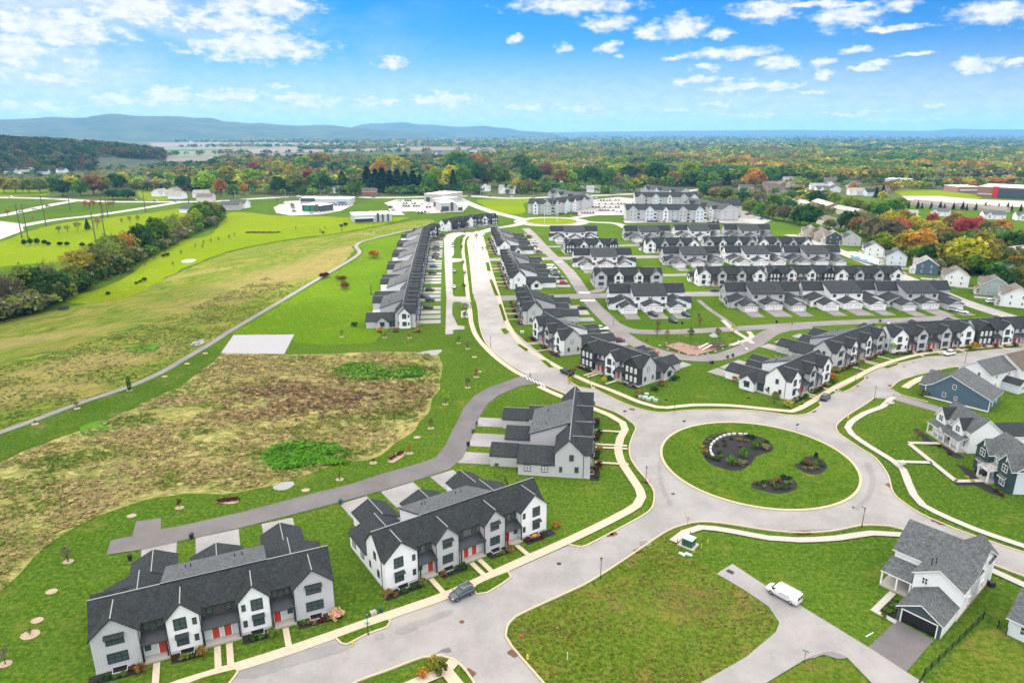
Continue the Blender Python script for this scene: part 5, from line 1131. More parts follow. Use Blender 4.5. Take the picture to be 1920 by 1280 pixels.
def leaves(seed, lobes, nleaf, size, shape='round'):
    """leaf-clump quads around several lobes; crown of radius 1, height about 2, base at z=0"""
    rs = np.random.RandomState(seed)
    if shape == 'cone':
        h = rs.rand(nleaf) ** .75; ang = rs.rand(nleaf) * 6.283; lay = np.floor(h * 9) / 9
        r = (1 - h) * (.78 + .5 * ((h * 9) % 1 < .4)) * (.75 + .25 * rs.rand(nleaf)); p = np.stack([r * np.cos(ang) * .8, r * np.sin(ang) * .8, h * 3.1], 1)
    elif shape == 'column':
        h = rs.rand(nleaf); ang = rs.rand(nleaf) * 6.283; r = np.sin(np.clip(h * .9 + .1, 0, 1) * 3.14) ** .6 * (.7 + .3 * rs.rand(nleaf)); p = np.stack([r * np.cos(ang) * .5, r * np.sin(ang) * .5, h * 2.8], 1)
    else:
        c = []; rad = []
        for i in range(lobes):
            a = i * 2.4 + rs.rand(); q = (i + .5) / lobes; rr = .55 * math.sin(math.pi * min(1, q * .85 + .12)) + .1
            c.append((rr * math.cos(a), rr * math.sin(a), .45 + 1.15 * q)); rad.append(.34 + .22 * rs.rand())
        c = np.array(c); rad = np.array(rad); idx = rs.randint(0, lobes, nleaf)
        d = rs.normal(size=(nleaf, 3)); d /= np.linalg.norm(d, axis=1)[:, None]; d[:, 2] = np.where(d[:, 2] < -.5, -d[:, 2] * .5, d[:, 2])
        p = c[idx] + d * rad[idx][:, None] * (.72 + .42 * rs.rand(nleaf))[:, None]
    nrm = rs.normal(size=(nleaf, 3)) * .8 + (p - np.array([0, 0, 1.0])); nrm /= np.linalg.norm(nrm, axis=1)[:, None] + 1e-6
    up = np.cross(nrm, rs.normal(size=(nleaf, 3))); up /= np.linalg.norm(up, axis=1)[:, None] + 1e-6; sd_ = np.cross(nrm, up)
    s = size * (.6 + .8 * rs.rand(nleaf))[:, None]
    v = np.stack([p - up * s - sd_ * s * .7, p + up * s * .3 - sd_ * s, p + up * s + sd_ * s * .6, p - up * s * .4 + sd_ * s], 1).reshape(-1, 3)
    return v
def np_mesh(name, v, mats, cols=None, quads=True):
    me = bpy.data.meshes.new(name); n = len(v); k = 4 if quads else 3
    me.vertices.add(n); me.vertices.foreach_set('co', v.astype(np.float32).ravel())
    me.loops.add(n); me.loops.foreach_set('vertex_index', np.arange(n, dtype=np.int32))
    me.polygons.add(n // k); me.polygons.foreach_set('loop_start', np.arange(0, n, k, dtype=np.int32)); me.polygons.foreach_set('loop_total', np.full(n // k, k, np.int32))
    if cols is not None:
        at_ = me.color_attributes.new('tint', 'FLOAT_COLOR', 'POINT'); at_.data.foreach_set('color', np.concatenate([cols, np.ones((n, 1))], 1).astype(np.float32).ravel())
    me.update(calc_edges=True); me.materials.append(MAT[mats]); return me
TM = {}
def trunk_mesh(bare=False, sd_=0):
    k = ('trunk', bare, sd_)
    if k in TM: return TM[k]
    rnd = random.Random(sd_); m = MB(); m.tube((0, 0, -.1), (.02, .03, .45), .075, .055, 7)
    m.tube((.02, .03, .44), (0, .02, 1.0), .055, .035, 6)
    nb = 26 if bare else 7
    for i in range(nb):
        a = i * 2.4; z0 = .35 + .75 * i / nb; r = .75 * (1 - .45 * i / nb); z1 = z0 + .35 + .55 * rnd.random()
        q = (r * math.cos(a), r * math.sin(a), z1); m.tube((0, .02, z0), q, .030 if not bare else .026, .010, 4)
        if bare:
            for j in range(6):
                f = .35 + .6 * rnd.random(); s = Vector((0, .02, z0)).lerp(Vector(q), f)
                e = s + Vector((rnd.uniform(-.28, .28), rnd.uniform(-.28, .28), rnd.uniform(.12, .42))); m.tube(s, e, .011, .004, 3)
                for _ in range(2): m.tube(s.lerp(e, .5), s.lerp(e, .5) + Vector((rnd.uniform(-.18, .18), rnd.uniform(-.18, .18), rnd.uniform(.08, .25))), .006, .003, 3)
    if bare: m.tube((0, .02, 1.0), (.05, 0, 1.9), .035, .008, 5)
    TM[k] = m.mesh('trunk', 'bark'); return TM[k]
def crown_mesh(kind, col, sd_):
    k = ('crown', kind, col, sd_)
    if k not in TM:
        if kind == 'conifer': v = leaves(sd_ + 50, 0, 900, .12, 'cone')
        elif kind == 'column': v = leaves(sd_ + 70, 0, 420, .12, 'column')
        elif kind == 'thin': v = leaves(sd_ + 90, 7, 170, .075)
        elif kind == 'young': v = leaves(sd_ + 30, 5, 260, .10)
        elif kind == 'half': v = leaves(sd_ + 20, 9, 420, .085)
        else: v = leaves(sd_, 11, 1150, .105)
        TM[k] = np_mesh('crown', v, 'leaf_' + col)
    return TM[k]
def tree(x, y, h, kind, col, label, group, name=None, wide=1.0):
    sd_ = int(abs(x * 7 + y * 3)) % 3
    nm = name or {'conifer': 'conifer', 'column': 'columnar_tree', 'bare': 'bare_tree', 'young': 'young_tree'}.get(kind, 'tree')
    t = thing(nm, label, 'tree', (x, y, 0), (x * 1.7 + y) % 6.28, group)
    if kind == 'bare':
        o = put('trunk', trunk_mesh(True, sd_), t); s = h / 2.0; o.scale = (s * .8, s * .8, s)
        c = put('crown', crown_mesh('thin', col, sd_), t); c.scale = (s * .62, s * .62, s * .85); c.location = (0, 0, h * .12)
    elif kind == 'conifer':
        o = put('trunk', trunk_mesh(False, sd_), t); o.scale = (h / 4.0, h / 4.0, h / 2.6)
        c = put('crown', crown_mesh(kind, col, sd_), t); c.scale = (h * .26 * wide, h * .26 * wide, h / 3.1); c.location = (0, 0, h * .03)
    elif kind == 'column':
        o = put('trunk', trunk_mesh(False, sd_), t); o.scale = (h / 3.5,) * 3
        c = put('crown', crown_mesh(kind, col, sd_), t); c.scale = (h * .36 * wide, h * .36 * wide, h / 2.9); c.location = (0, 0, h * .05)
    else:
        o = put('trunk', trunk_mesh(False, sd_), t); tr = .30 if kind in ('young', 'half') else .10
        s = h / 2.0; o.scale = (s * (1.5 if kind == 'young' else 1.0) * .8, s * .8, s * .85)
        c = put('crown', crown_mesh(kind, col, sd_), t); ch = h * (1 - tr) / 2.0; c.scale = (ch * .98 * wide, ch * .98 * wide, ch); c.location = (0, 0, h * tr)
    return t
COLW = {'green': 'green', 'dark': 'dark green', 'olive': 'olive green', 'yellow': 'yellow', 'lime': 'bright green', 'orange': 'orange', 'red': 'red', 'rust': 'russet', 'grey': 'greyish brown', 'fir': 'very dark green', 'gold': 'golden', 'wine': 'wine red'}
def row(lst, where, group, kindw=None):
    """lst of (u, v of the foot, height, kind, colour[, width]); labels count along the row from the left, colour by colour"""
    cnt = {}
    for it in sorted(lst, key=lambda q: q[0]):
        u, v, h, kind, col = it[:5]; wd = it[5] if len(it) > 5 else 1.0
        x, y = at(u, v); key = (col, kind); i = cnt.get(key, 0); cnt[key] = i + 1
        n = sum(1 for q in lst if (q[4], q[3]) == key)
        w_ = {'bare': 'bare tree', 'conifer': 'conifer', 'column': 'columnar tree', 'young': 'young tree', 'half': 'thin tree'}.get(kind, 'tree')
        lb = '%s %s %s' % (COLW[col], w_, where) if kind != 'bare' else 'nearly bare %s tree %s' % (COLW[col], where)
        if n > 1: lb += ', ' + ordn(i) + (' of its kind' if i == 0 else '')
        tree(x, y, h, kind, col, lb, group, wide=wd)
rnd = random.Random(11)
# hedgerow of big trees along the left field
L1 = [(-30, 602, 13, 'bare', 'grey'), (8, 592, 14, 'bare', 'grey'), (30, 585, 12, 'bare', 'grey'), (52, 572, 13, 'half', 'olive', .9), (75, 568, 11, 'tree', 'dark', 1.1), (98, 556, 12, 'bare', 'grey'), (112, 560, 8, 'tree', 'dark', 1.3),
      (135, 548, 9, 'half', 'olive', 1.2), (150, 535, 13, 'half', 'gold', 1.2), (163, 528, 12, 'half', 'gold', 1.0), (178, 520, 11, 'tree', 'olive', 1.0), (142, 540, 7, 'tree', 'dark', 1.3), (205, 512, 15, 'half', 'olive', 1.0), (196, 505, 11, 'bare', 'grey'),
      (222, 497, 13, 'half', 'olive'), (238, 488, 12, 'half', 'orange', .9), (232, 500, 8, 'tree', 'olive', 1.2), (266, 478, 13, 'tree', 'dark', .85), (252, 484, 10, 'half', 'gold'), (297, 462, 14, 'tree', 'green', .95), (315, 456, 13, 'half', 'olive', .9), (330, 448, 13, 'half', 'olive'), (345, 440, 14, 'half', 'gold'),
      (352, 436, 12, 'tree', 'olive'), (368, 428, 15, 'tree', 'lime', .9), (380, 422, 18, 'tree', 'green', 1.2), (392, 419, 19, 'tree', 'olive', 1.1), (402, 415, 15, 'tree', 'green', 1.1), (414, 409, 11, 'tree', 'dark'), (357, 431, 12, 'tree', 'gold', .7), (372, 424, 10, 'tree', 'gold', .8),
      (-60, 615, 14, 'bare', 'grey'), (86, 575, 7, 'tree', 'dark', 1.4), (64, 581, 6, 'tree', 'olive', 1.5), (125, 553, 6, 'tree', 'olive', 1.4), (20, 595, 6, 'tree', 'olive', 1.5), (40, 588, 5, 'tree', 'grey', 1.6), (188, 519, 6, 'tree', 'dark', 1.4), (215, 505, 6, 'tree', 'olive', 1.4), (248, 490, 6, 'tree', 'olive', 1.4), (-6, 598, 6, 'tree', 'grey', 1.6)]
L1 = [(q[0], q[1], q[2] * (1.45 if q[0] < 345 else 1.0)) + tuple(q[3:]) for q in L1]
row(L1, 'in the hedgerow along the left field', 'hedgerow trees along the left field')
# small planted trees and shrubs around the substation
L2 = [(111, 437, 6, 'young', 'olive', 1.3), (127, 436, 6, 'young', 'olive', 1.2), (146, 433, 7.5, 'young', 'olive', 1.2), (165, 431, 8.5, 'conifer', 'dark', 1.4), (183, 427, 8, 'young', 'rust', 1.3), (160, 390, 8, 'young', 'red', 1.2), (168, 391, 6, 'young', 'red'), (176, 389, 8.5, 'young', 'red', 1.3), (190, 391, 7, 'young', 'rust'), (205, 390, 7, 'young', 'orange'), (213, 391, 8, 'young', 'rust', 1.1),
      (62, 412, 5, 'young', 'orange'), (15, 405, 6, 'young', 'rust'), (244, 418, 6, 'young', 'olive', .9), (259, 416, 6, 'young', 'olive', .9), (229, 420, 5, 'young', 'rust', .9)]
row(L2, 'on the mown grass by the substation', 'planted trees by the substation')
L3 = [(46, 460, 4.5, 'young', 'dark', 1.8), (57, 459, 5, 'young', 'dark', 1.6), (70, 459, 5, 'young', 'dark', 1.6), (84, 459, 4, 'young', 'fir', 1.9), (92, 461, 3, 'young', 'fir', 2.2), (113, 461, 3.2, 'young', 'fir', 2.6), (126, 461, 3.2, 'young', 'fir', 2.4), (155, 463, 3.5, 'young', 'dark', 2.4), (170, 464, 3.2, 'young', 'fir', 2.4)]
for i, q in enumerate(sorted(L3)):
    x, y = at(q[0], q[1]); tree(x, y, q[2] * .9, 'tree', q[4], 'round %s shrub below the power poles, %s' % (COLW[q[4]], ordn(i)), 'evergreen shrubs below the power poles', name='shrub', wide=q[5] * .55)
# saplings in the bright strip and field
S4 = [(1 * u, v) for u, v in ((185, 533), (200, 527), (209, 525), (226, 520), (272, 498), (340, 478), (367, 465), (382, 459), (396, 455), (410, 452), (430, 448), (440, 444), (289, 488), (310, 478), (325, 500), (380, 466), (555, 432), (601, 437), (610, 431), (641, 436))]
row([(u, v, 3.2 if u != 243 else 6, 'young', 'orange' if u == 244 else ('rust' if i % 3 else 'olive'), .6) for i, (u, v) in enumerate(S4)] + [(244, 505, 7, 'young', 'orange', .8)], 'in the bright mown strip', 'saplings in the bright mown strip')
for i, (u, v, s, c) in enumerate(((203, 553, 1.6, 'dark'), (256, 533, 1.4, 'dark'), (263, 530, 1.5, 'dark'), (271, 527, 2.0, 'dark'), (307, 482, 2.0, 'dark'), (315, 480, 2.0, 'dark'), (605, 521, 2.6, 'wine'), (612, 519, 2.6, 'wine'), (643, 527, 3, 'rust'), (634, 524, 2.2, 'rust'), (647, 541, 3.4, 'rust'), (701, 483, 5, 'orange'), (648, 424, 3, 'dark'), (640, 426, 2.4, 'dark'), (606, 438, 1.8, 'dark'))):
    x, y = at(u, v); tree(x, y, s, 'tree', c, '%s bush standing alone in the grass left of the terrace, %s' % (COLW[c], ordn(i)), 'bushes in the left grassland', name='bush', wide=1.5)
# trees beyond the highway: signature ones placed by hand
L5 = []
for (u, v, h, k, c, w_) in ((300, 352, 14, 'tree', 'dark', 1), (345, 358, 16, 'tree', 'dark', 1.1), (386, 362, 20, 'tree', 'lime', 1.3), (402, 358, 20, 'tree', 'green', 1.1), (428, 348, 22, 'tree', 'gold', 1.4), (415, 366, 15, 'tree', 'orange', .9), (470, 350, 20, 'tree', 'lime', 1.2), (458, 366, 11, 'tree', 'orange', .8), (438, 372, 13, 'tree', 'green', 1),
        (524, 365, 18, 'tree', 'dark', 1), (556, 362, 20, 'tree', 'olive', 1.1), (548, 345, 22, 'tree', 'gold', 1.1), (581, 358, 20, 'tree', 'red', .9), (592, 362, 19, 'tree', 'green', 1.1), (612, 362, 18, 'tree', 'dark', .9), (643, 360, 20, 'column', 'dark', 1.2), (667, 370, 18, 'tree', 'green', .85), (570, 320, 22, 'tree', 'lime', 1.4), (603, 316, 26, 'tree', 'gold', 1.5),
        (478, 330, 18, 'tree', 'red', 1.2), (522, 326, 20, 'tree', 'yellow', 1), (690, 358, 24, 'conifer', 'fir', 2.1), (705, 360, 22, 'conifer', 'fir', 2.3), (718, 360, 23, 'conifer', 'fir', 2.3), (732, 361, 21, 'conifer', 'fir', 2.3), (746, 361, 22, 'conifer', 'fir', 2.3), (760, 361, 20, 'conifer', 'fir', 2.3), (775, 361, 21, 'conifer', 'fir', 2.3), (788, 361, 17, 'conifer', 'fir', 2.3),
        (712, 335, 24, 'tree', 'orange', 1), (727, 325, 28, 'tree', 'gold', 1.2), (752, 330, 26, 'tree', 'yellow', 1.1), (806, 362, 20, 'tree', 'green', .9), (816, 348, 20, 'tree', 'lime', 1), (850, 362, 22, 'conifer', 'dark', 1.5), (848, 350, 24, 'tree', 'yellow', 1.1), (870, 352, 22, 'tree', 'green', 1), (892, 350, 26, 'tree', 'dark', 1.1), (914, 348, 18, 'tree', 'red', 1.3), (936, 352, 24, 'tree', 'green', 1.1),
        (860, 325, 30, 'tree', 'green', 1.6), (893, 322, 26, 'tree', 'orange', 1.1), (905, 318, 26, 'tree', 'gold', 1.2), (968, 362, 14, 'tree', 'gold', .9), (990, 364, 15, 'half', 'rust', .9), (978, 322, 26, 'tree', 'green', 1.3), (995, 352, 24, 'tree', 'dark', 1.1), (1021, 340, 22, 'tree', 'rust', 1.1), (1053, 350, 19, 'tree', 'rust', 1), (1070, 350, 17, 'tree', 'lime', 1), (1085, 348, 20, 'tree', 'green', 1), (1108, 352, 22, 'tree', 'dark', 1.1), (1142, 352, 21, 'tree', 'green', 1.1),
        (1160, 356, 14, 'tree', 'grey', 1.1), (1180, 345, 22, 'tree', 'dark', 1.2), (1205, 344, 22, 'tree', 'olive', 1.2), (1230, 345, 24, 'tree', 'dark', 1.2), (1260, 350, 16, 'tree', 'rust', 1.1), (1290, 345, 24, 'tree', 'lime', 1.2), (1300, 350, 18, 'tree', 'green', 1.3), (1413, 352, 20, 'tree', 'orange', 1.3), (1395, 345, 20, 'tree', 'green', 1.2), (1444, 345, 20, 'tree', 'green', 1.1), (1368, 320, 24, 'tree', 'gold', 1.3),
        (8, 362, 16, 'tree', 'gold', 1.3), (30, 362, 15, 'tree', 'gold', 1.3), (55, 362, 14, 'tree', 'olive', 1.3), (76, 362, 15, 'tree', 'olive', 1.2), (98, 358, 14, 'tree', 'green', 1.3), (118, 368, 16, 'tree', 'dark', 1.3), (136, 362, 16, 'tree', 'yellow', 1.1), (152, 368, 15, 'tree', 'green', 1.2), (176, 366, 19, 'tree', 'rust', 1.2), (192, 364, 18, 'tree', 'olive', 1.2), (220, 358, 17, 'tree', 'dark', 1.3), (232, 350, 15, 'tree', 'yellow', 1.1), (212, 374, 9, 'tree', 'dark', 1.7), (240, 374, 9, 'tree', 'dark', 1.9)):
    L5.append((u, v, h, k, c, w_))
L5 = [(q[0], q[1], q[2] * 1.28) + tuple(q[3:]) for q in L5]
row(L5, 'beyond the highway', 'trees beyond the highway')
# the wooded belt between the estate and the school: by hand, nearest first
L6 = []
for (u, v, h, k, c, w_) in ((1330, 405, 12, 'tree', 'green', 1.1), (1345, 398, 14, 'tree', 'olive', 1.2), (1372, 392, 13, 'tree', 'grey', 1.2), (1405, 402, 15, 'tree', 'olive', 1.3), (1425, 408, 13, 'tree', 'green', 1.2), (1448, 412, 13, 'tree', 'olive', 1.2), (1470, 415, 14, 'tree', 'grey', 1.3), (1395, 388, 16, 'tree', 'dark', 1.1), (1360, 380, 16, 'tree', 'olive', 1.3), (1340, 375, 14, 'tree', 'rust', 1.2),
        (1318, 372, 14, 'tree', 'dark', 1.2), (1305, 380, 13, 'tree', 'grey', 1.2), (1420, 385, 15, 'tree', 'grey', 1.3), (1450, 392, 14, 'tree', 'green', 1.3), (1500, 422, 15, 'tree', 'dark', 1.2), (1516, 425, 18, 'tree', 'dark', 1.2), (1490, 418, 12, 'tree', 'lime', 1.1), (1555, 430, 8, 'tree', 'olive', 1.4),
        (1590, 435, 16, 'tree', 'dark', 1.3), (1607, 440, 14, 'tree', 'rust', 1.1), (1622, 446, 13, 'tree', 'dark', 1.1), (1640, 452, 17, 'tree', 'grey', 1.3), (1636, 470, 10, 'tree', 'green', 1.2), (1662, 462, 18, 'tree', 'grey', 1.3), (1655, 472, 12, 'tree', 'lime', 1.2), (1680, 455, 18, 'tree', 'red', 1.0), (1668, 438, 17, 'tree', 'yellow', 1.2), (1690, 432, 16, 'tree', 'gold', 1.1), (1715, 442, 14, 'tree', 'yellow', 1.2),
        (1700, 482, 16, 'tree', 'gold', 1.2), (1722, 486, 18, 'tree', 'orange', 1.2), (1713, 492, 10, 'tree', 'lime', 1.0), (1745, 450, 14, 'tree', 'yellow', 1.3), (1760, 458, 14, 'tree', 'gold', 1.2), (1790, 440, 16, 'tree', 'rust', 1.3), (1806, 448, 15, 'tree', 'red', 1.2), (1830, 440, 14, 'tree', 'red', 1.0), (1850, 446, 12, 'tree', 'olive', 1.2), (1875, 442, 13, 'tree', 'orange', 1.2), (1745, 478, 9, 'conifer', 'fir', 1.8), (1757, 477, 9, 'conifer', 'fir', 1.8), (1769, 476, 9, 'conifer', 'fir', 1.8), (1781, 476, 9, 'conifer', 'fir', 1.8), (1793, 476, 9, 'conifer', 'fir', 1.8),
        (1740, 500, 13, 'tree', 'dark', 1.2), (1764, 496, 14, 'conifer', 'dark', .9), (1752, 512, 8, 'tree', 'grey', 1.3), (1785, 505, 17, 'tree', 'gold', 1.2), (1808, 508, 18, 'tree', 'yellow', 1.3), (1832, 506, 18, 'tree', 'gold', 1.3), (1850, 498, 15, 'tree', 'olive', 1.2), (1822, 515, 11, 'tree', 'green', 1.3), (1793, 515, 10, 'tree', 'olive', 1.2), (1880, 470, 13, 'tree', 'green', 1.3), (1898, 476, 13, 'tree', 'dark', 1.3), (1912, 462, 11, 'tree', 'olive', 1.2),
        (1900, 512, 10, 'tree', 'orange', 1.1), (1870, 545, 12, 'tree', 'dark', 1.3), (1905, 545, 12, 'tree', 'olive', 1.3), (1893, 535, 9, 'tree', 'green', 1.2), (1885, 556, 7, 'conifer', 'green', 1.2), (1898, 560, 7, 'conifer', 'green', 1.2), (1912, 562, 7, 'conifer', 'green', 1.2), (1930, 530, 14, 'tree', 'olive', 1.3), (1945, 560, 12, 'tree', 'olive', 1.2),
        (1480, 398, 12, 'tree', 'dark', 1.2), (1528, 385, 16, 'tree', 'dark', 1.3), (1548, 376, 13, 'tree', 'lime', 1.2), (1565, 382, 12, 'tree', 'lime', 1.3), (1592, 392, 13, 'tree', 'lime', 1.4), (1610, 398, 12, 'tree', 'olive', 1.4), (1630, 402, 12, 'tree', 'olive', 1.3), (1648, 408, 14, 'tree', 'green', 1.3), (1672, 405, 16, 'tree', 'green', 1.3), (1683, 398, 14, 'tree', 'olive', 1.2), (1598, 362, 13, 'tree', 'orange', 1.1), (1642, 372, 13, 'conifer', 'fir', 1.3), (1654, 370, 14, 'conifer', 'fir', 1.4), (1655, 376, 10, 'tree', 'yellow', 1.2),
        (1728, 462, 12, 'tree', 'rust', 1.2), (1700, 452, 13, 'tree', 'olive', 1.3), (1820, 462, 12, 'tree', 'olive', 1.2), (1842, 470, 12, 'tree', 'gold', 1.2), (1860, 482, 11, 'tree', 'rust', 1.2), (1774, 462, 12, 'tree', 'rust', 1.2), (1610, 425, 12, 'tree', 'rust', 1.1), (1745, 428, 12, 'tree', 'red', .9), (1625, 432, 14, 'tree', 'grey', 1.2), (1590, 456, 5, 'tree', 'wine', 1.3), (1722, 562, 4.5, 'tree', 'rust', 1.2)):
    L6.append((u, v, h, k, c, w_))
row(L6, 'in the wooded belt behind the single houses', 'trees of the belt behind the single houses')
# conifer hedge row by the school field
row([(1560 + i * 14 + (i % 3) * 3, 388 + i * .35, 6 + i % 3, 'conifer', 'fir', 1.2) for i in range(0, 26, 1) if 1560 + i * 14 > 1690], 'in the conifer row by the sports field', 'conifers by the sports field')
# ---------------------------------------------------------------- far woods as masses
def f_far(t, bs, tc):
    c = t.new('ShaderNodeAttribute', attribute_name='tint').outputs['Color']
    a = t.noise(tc, .35, 2, .7); c = t.mix(t.smooth(a, .3, .7, 0, .6), c, t.mix(1.0, c, (.45, .45, .45), 'MULTIPLY'))
    t.l.new(c, bs.inputs['Base Color']); bs.inputs['Specular IOR Level'].default_value = 0
    tr = t.new('ShaderNodeBsdfTranslucent'); t.l.new(c, tr.inputs[0])
    mx = t.new('ShaderNodeMixShader', ins={0: .3}); t.l.new(bs.outputs[0], mx.inputs[1]); t.l.new(tr.outputs[0], mx.inputs[2])
    t.l.new(mx.outputs[0], [n for n in t.n if n.type == 'OUTPUT_MATERIAL'][0].inputs[0])
mat('far_leaf', fn=f_far, rough=.9)
def inside(p, poly):
    x, y = p; c = False; j = len(poly) - 1
    for i in range(len(poly)):
        if (poly[i][1] > y) != (poly[j][1] > y) and x < (poly[j][0] - poly[i][0]) * (y - poly[i][1]) / (poly[j][1] - poly[i][1] + 1e-9) + poly[i][0]: c = not c
        j = i
    return c
def wood(polys, n, h0, h1, pal, label, nq=70, seed=1, size=.2, zf=None, spread='world', excl=()):
    """scatter n crowns inside polygons given in pixels of the photograph (foot on the ground)"""
    rs = random.Random(seed); rn = np.random.RandomState(seed)
    tmpl = [leaves(200 + seed * 7 + i, 7, nq, size) for i in range(6)]
    V = []; C = []; pw = [[at(u, v) for u, v in p] for p in polys]; ex = [[at(u, v) for u, v in p] for p in excl]
    k = 0; tries = 0
    while k < n and tries < n * 60:
        tries += 1; pi = rs.randrange(len(polys)); P = polys[pi]
        us = [q[0] for q in P]; vs = [q[1] for q in P]; u = rs.uniform(min(us), max(us)); v = rs.uniform(min(vs), max(vs))
        if not inside((u, v), P): continue
        if any(inside((u, v), e) for e in excl): continue
        x, y = at(u, v); k += 1
        h = rs.uniform(h0, h1); w_ = h * rs.uniform(.58, .9); z = zf(x, y) if zf else 0
        t = tmpl[rs.randrange(6)]; a = rs.random() * 6.283; ca, sa = math.cos(a), math.sin(a)
        V.append(np.stack([(t[:, 0] * ca - t[:, 1] * sa) * w_ + x, (t[:, 0] * sa + t[:, 1] * ca) * w_ + y, t[:, 2] * h * .5 + z], 1))
        e = noise.noise(Vector((x * .005, y * .004, seed))) * .75 + .5 + rs.uniform(-.3, .3); c = np.array(COLS[pal[min(len(pal) - 1, max(0, int(e * len(pal))))]]) * rs.uniform(.95, 1.6)
        q = np.clip(rn.uniform(.62, 1.38, len(t) // 4), 0, 2).repeat(4)
        C.append(c[None, :] * q[:, None])
    me = np_mesh('woodland', np.concatenate(V), 'far_leaf', np.concatenate(C)); return tag(put('woodland', me), label, 'woodland', None, 'stuff')
P1 = ['green', 'dark', 'olive', 'olive', 'green', 'gold', 'grey', 'lime', 'dark', 'yellow', 'rust', 'olive', 'green', 'orange']
P2 = ['dark', 'dark', 'olive', 'green', 'dark', 'grey', 'rust']
P3 = ['dark', 'dark', 'green', 'green', 'olive', 'green', 'olive', 'olive', 'grey', 'olive', 'lime', 'gold', 'olive', 'gold', 'yellow', 'rust', 'orange']
wood([[(250, 345), (330, 335), (640, 325), (960, 330), (1300, 335), (1300, 352), (1000, 356), (640, 356), (300, 360), (255, 358)]], 520, 10, 17, P1, 'trees and gardens just beyond the highway', 110, 3, .17,
     excl=([(385, 352), (420, 352), (420, 366), (385, 366)], [(675, 352), (730, 352), (730, 366), (675, 366)], [(900, 352), (1060, 356), (1060, 366), (900, 366)]))
wood([[(420, 300), (640, 296), (780, 300), (900, 296), (960, 290), (1000, 325), (640, 328), (330, 335), (400, 312)]], 900, 12, 20, P2 + ['gold', 'olive', 'green'], 'darker woodland strips between the fields and the highway', 60, 4)
wood([[(900, 296), (960, 284), (1180, 272), (1400, 284), (1660, 292), (1960, 296), (1960, 340), (1840, 335), (1700, 342), (1560, 340), (1500, 340), (1300, 352), (1240, 340), (1000, 328)]], 1900, 15, 23, P3, 'broad autumn woodland behind the apartment blocks', 62, 5)
wood([[(330, 262), (500, 262), (640, 260), (860, 258), (1180, 262), (1500, 268), (1960, 276), (1960, 298), (1660, 293), (1400, 285), (1180, 274), (960, 284), (760, 272), (330, 268)]], 3000, 14, 23, ['dark', 'dark', 'dark', 'grey', 'green', 'olive', 'green', 'olive', 'gold', 'grey', 'yellow'], 'distant woodland on the plain', 26, 6, .28)
wood([[(-80, 251.5), (500, 251), (960, 250.5), (1960, 251.5), (1960, 276), (1500, 268), (1180, 262), (860, 258), (330, 262), (-80, 258)]], 3400, 14, 24, P2, 'farthest woodland along the horizon', 16, 7, .42)
wood([[(0, 328), (140, 326), (260, 322), (420, 318), (500, 325), (330, 338), (150, 345), (0, 345)], [(170, 318), (300, 308), (420, 304), (420, 318), (260, 322)], [(-60, 344), (250, 344), (280, 352), (230, 356), (-60, 356)]], 380, 6, 10, ['olive', 'grey', 'dark', 'green', 'gold'], 'scrubby woodland strip behind the left houses', 90, 8, .18)
wood([[(1480, 345), (1620, 345), (1700, 350), (1840, 338), (1960, 345), (1960, 352), (1830, 352), (1700, 357), (1600, 372), (1500, 390), (1470, 380)]], 120, 8, 13, P1, 'garden trees around the distant houses on the right', 110, 9, .17,
     excl=([(1500, 352), (1640, 352), (1640, 372), (1500, 372)],))
wood([[(1310, 352), (1380, 345), (1440, 350), (1500, 392), (1560, 405), (1560, 420), (1530, 424), (1440, 408), (1340, 380)], [(1595, 430), (1640, 440), (1760, 438), (1900, 450), (1930, 500), (1880, 520), (1780, 512), (1740, 500), (1660, 470), (1610, 448)]], 150, 7, 12, ['olive', 'grey', 'green', 'dark', 'gold'], 'undergrowth and smaller trees of the wooded belt', 160, 10, .15)

wood([[(-40, 618), (0, 604), (60, 588), (130, 560), (200, 524), (260, 492), (330, 455), (400, 424), (415, 412), (395, 412), (330, 440), (240, 480), (180, 512), (110, 548), (40, 575), (-40, 600)]], 260, 5, 10, ['olive', 'dark', 'grey', 'olive', 'green', 'green'], 'undergrowth below the hedgerow trees', 120, 14, .15)
def tufts(px_, n, h0, h1, pal, label, seed, nq=9, size=.34, name='tall_grass', dark=()):
    """knee-high clumps that give the unmown ground its relief"""
    rs = random.Random(seed); rn = np.random.RandomState(seed); V = []; C = []; P = [at(u, v) for u, v in px_]; xs = [p[0] for p in P]; ys = [p[1] for p in P]; k = 0
    T_ = [leaves(900 + seed * 5 + i, 4, nq, size) for i in range(8)]
    while k < n:
        x, y = rs.uniform(min(xs), max(xs)), rs.uniform(min(ys), max(ys))
        if not inside((x, y), P): continue
        d = noise.noise(Vector((x * .06, y * .11, seed)))
        if rs.random() > .55 + d: continue
        k += 1; h = rs.uniform(h0, h1); t = T_[rs.randrange(8)]; w_ = h * rs.uniform(.8, 1.6)
        V.append(t * np.array([w_, w_, h * .5]) + np.array([x, y, .02])); e = noise.noise(Vector((x * .05, y * .09, 4)))
        c = np.array(pal[min(len(pal) - 1, max(0, int((e * .9 + .5 + rs.uniform(-.22, .22)) * len(pal))))]) * rs.uniform(.75, 1.25)
        for (dx, dy, dr) in dark:
            q = math.hypot((x - dx), (y - dy) * 1.5) / dr
            if q < 1 and rs.random() < 1.25 - q: c = np.array(rs.choice([(.22, .14, .08), (.16, .10, .06), (.33, .22, .12), (.40, .29, .15)])) * rs.uniform(.7, 1.2)
        C.append(np.repeat(c[None, :], len(t), 0))
    tag(put(name, np_mesh(name, np.concatenate(V), 'far_leaf', np.concatenate(C))), label, 'tall grass', None, 'stuff')
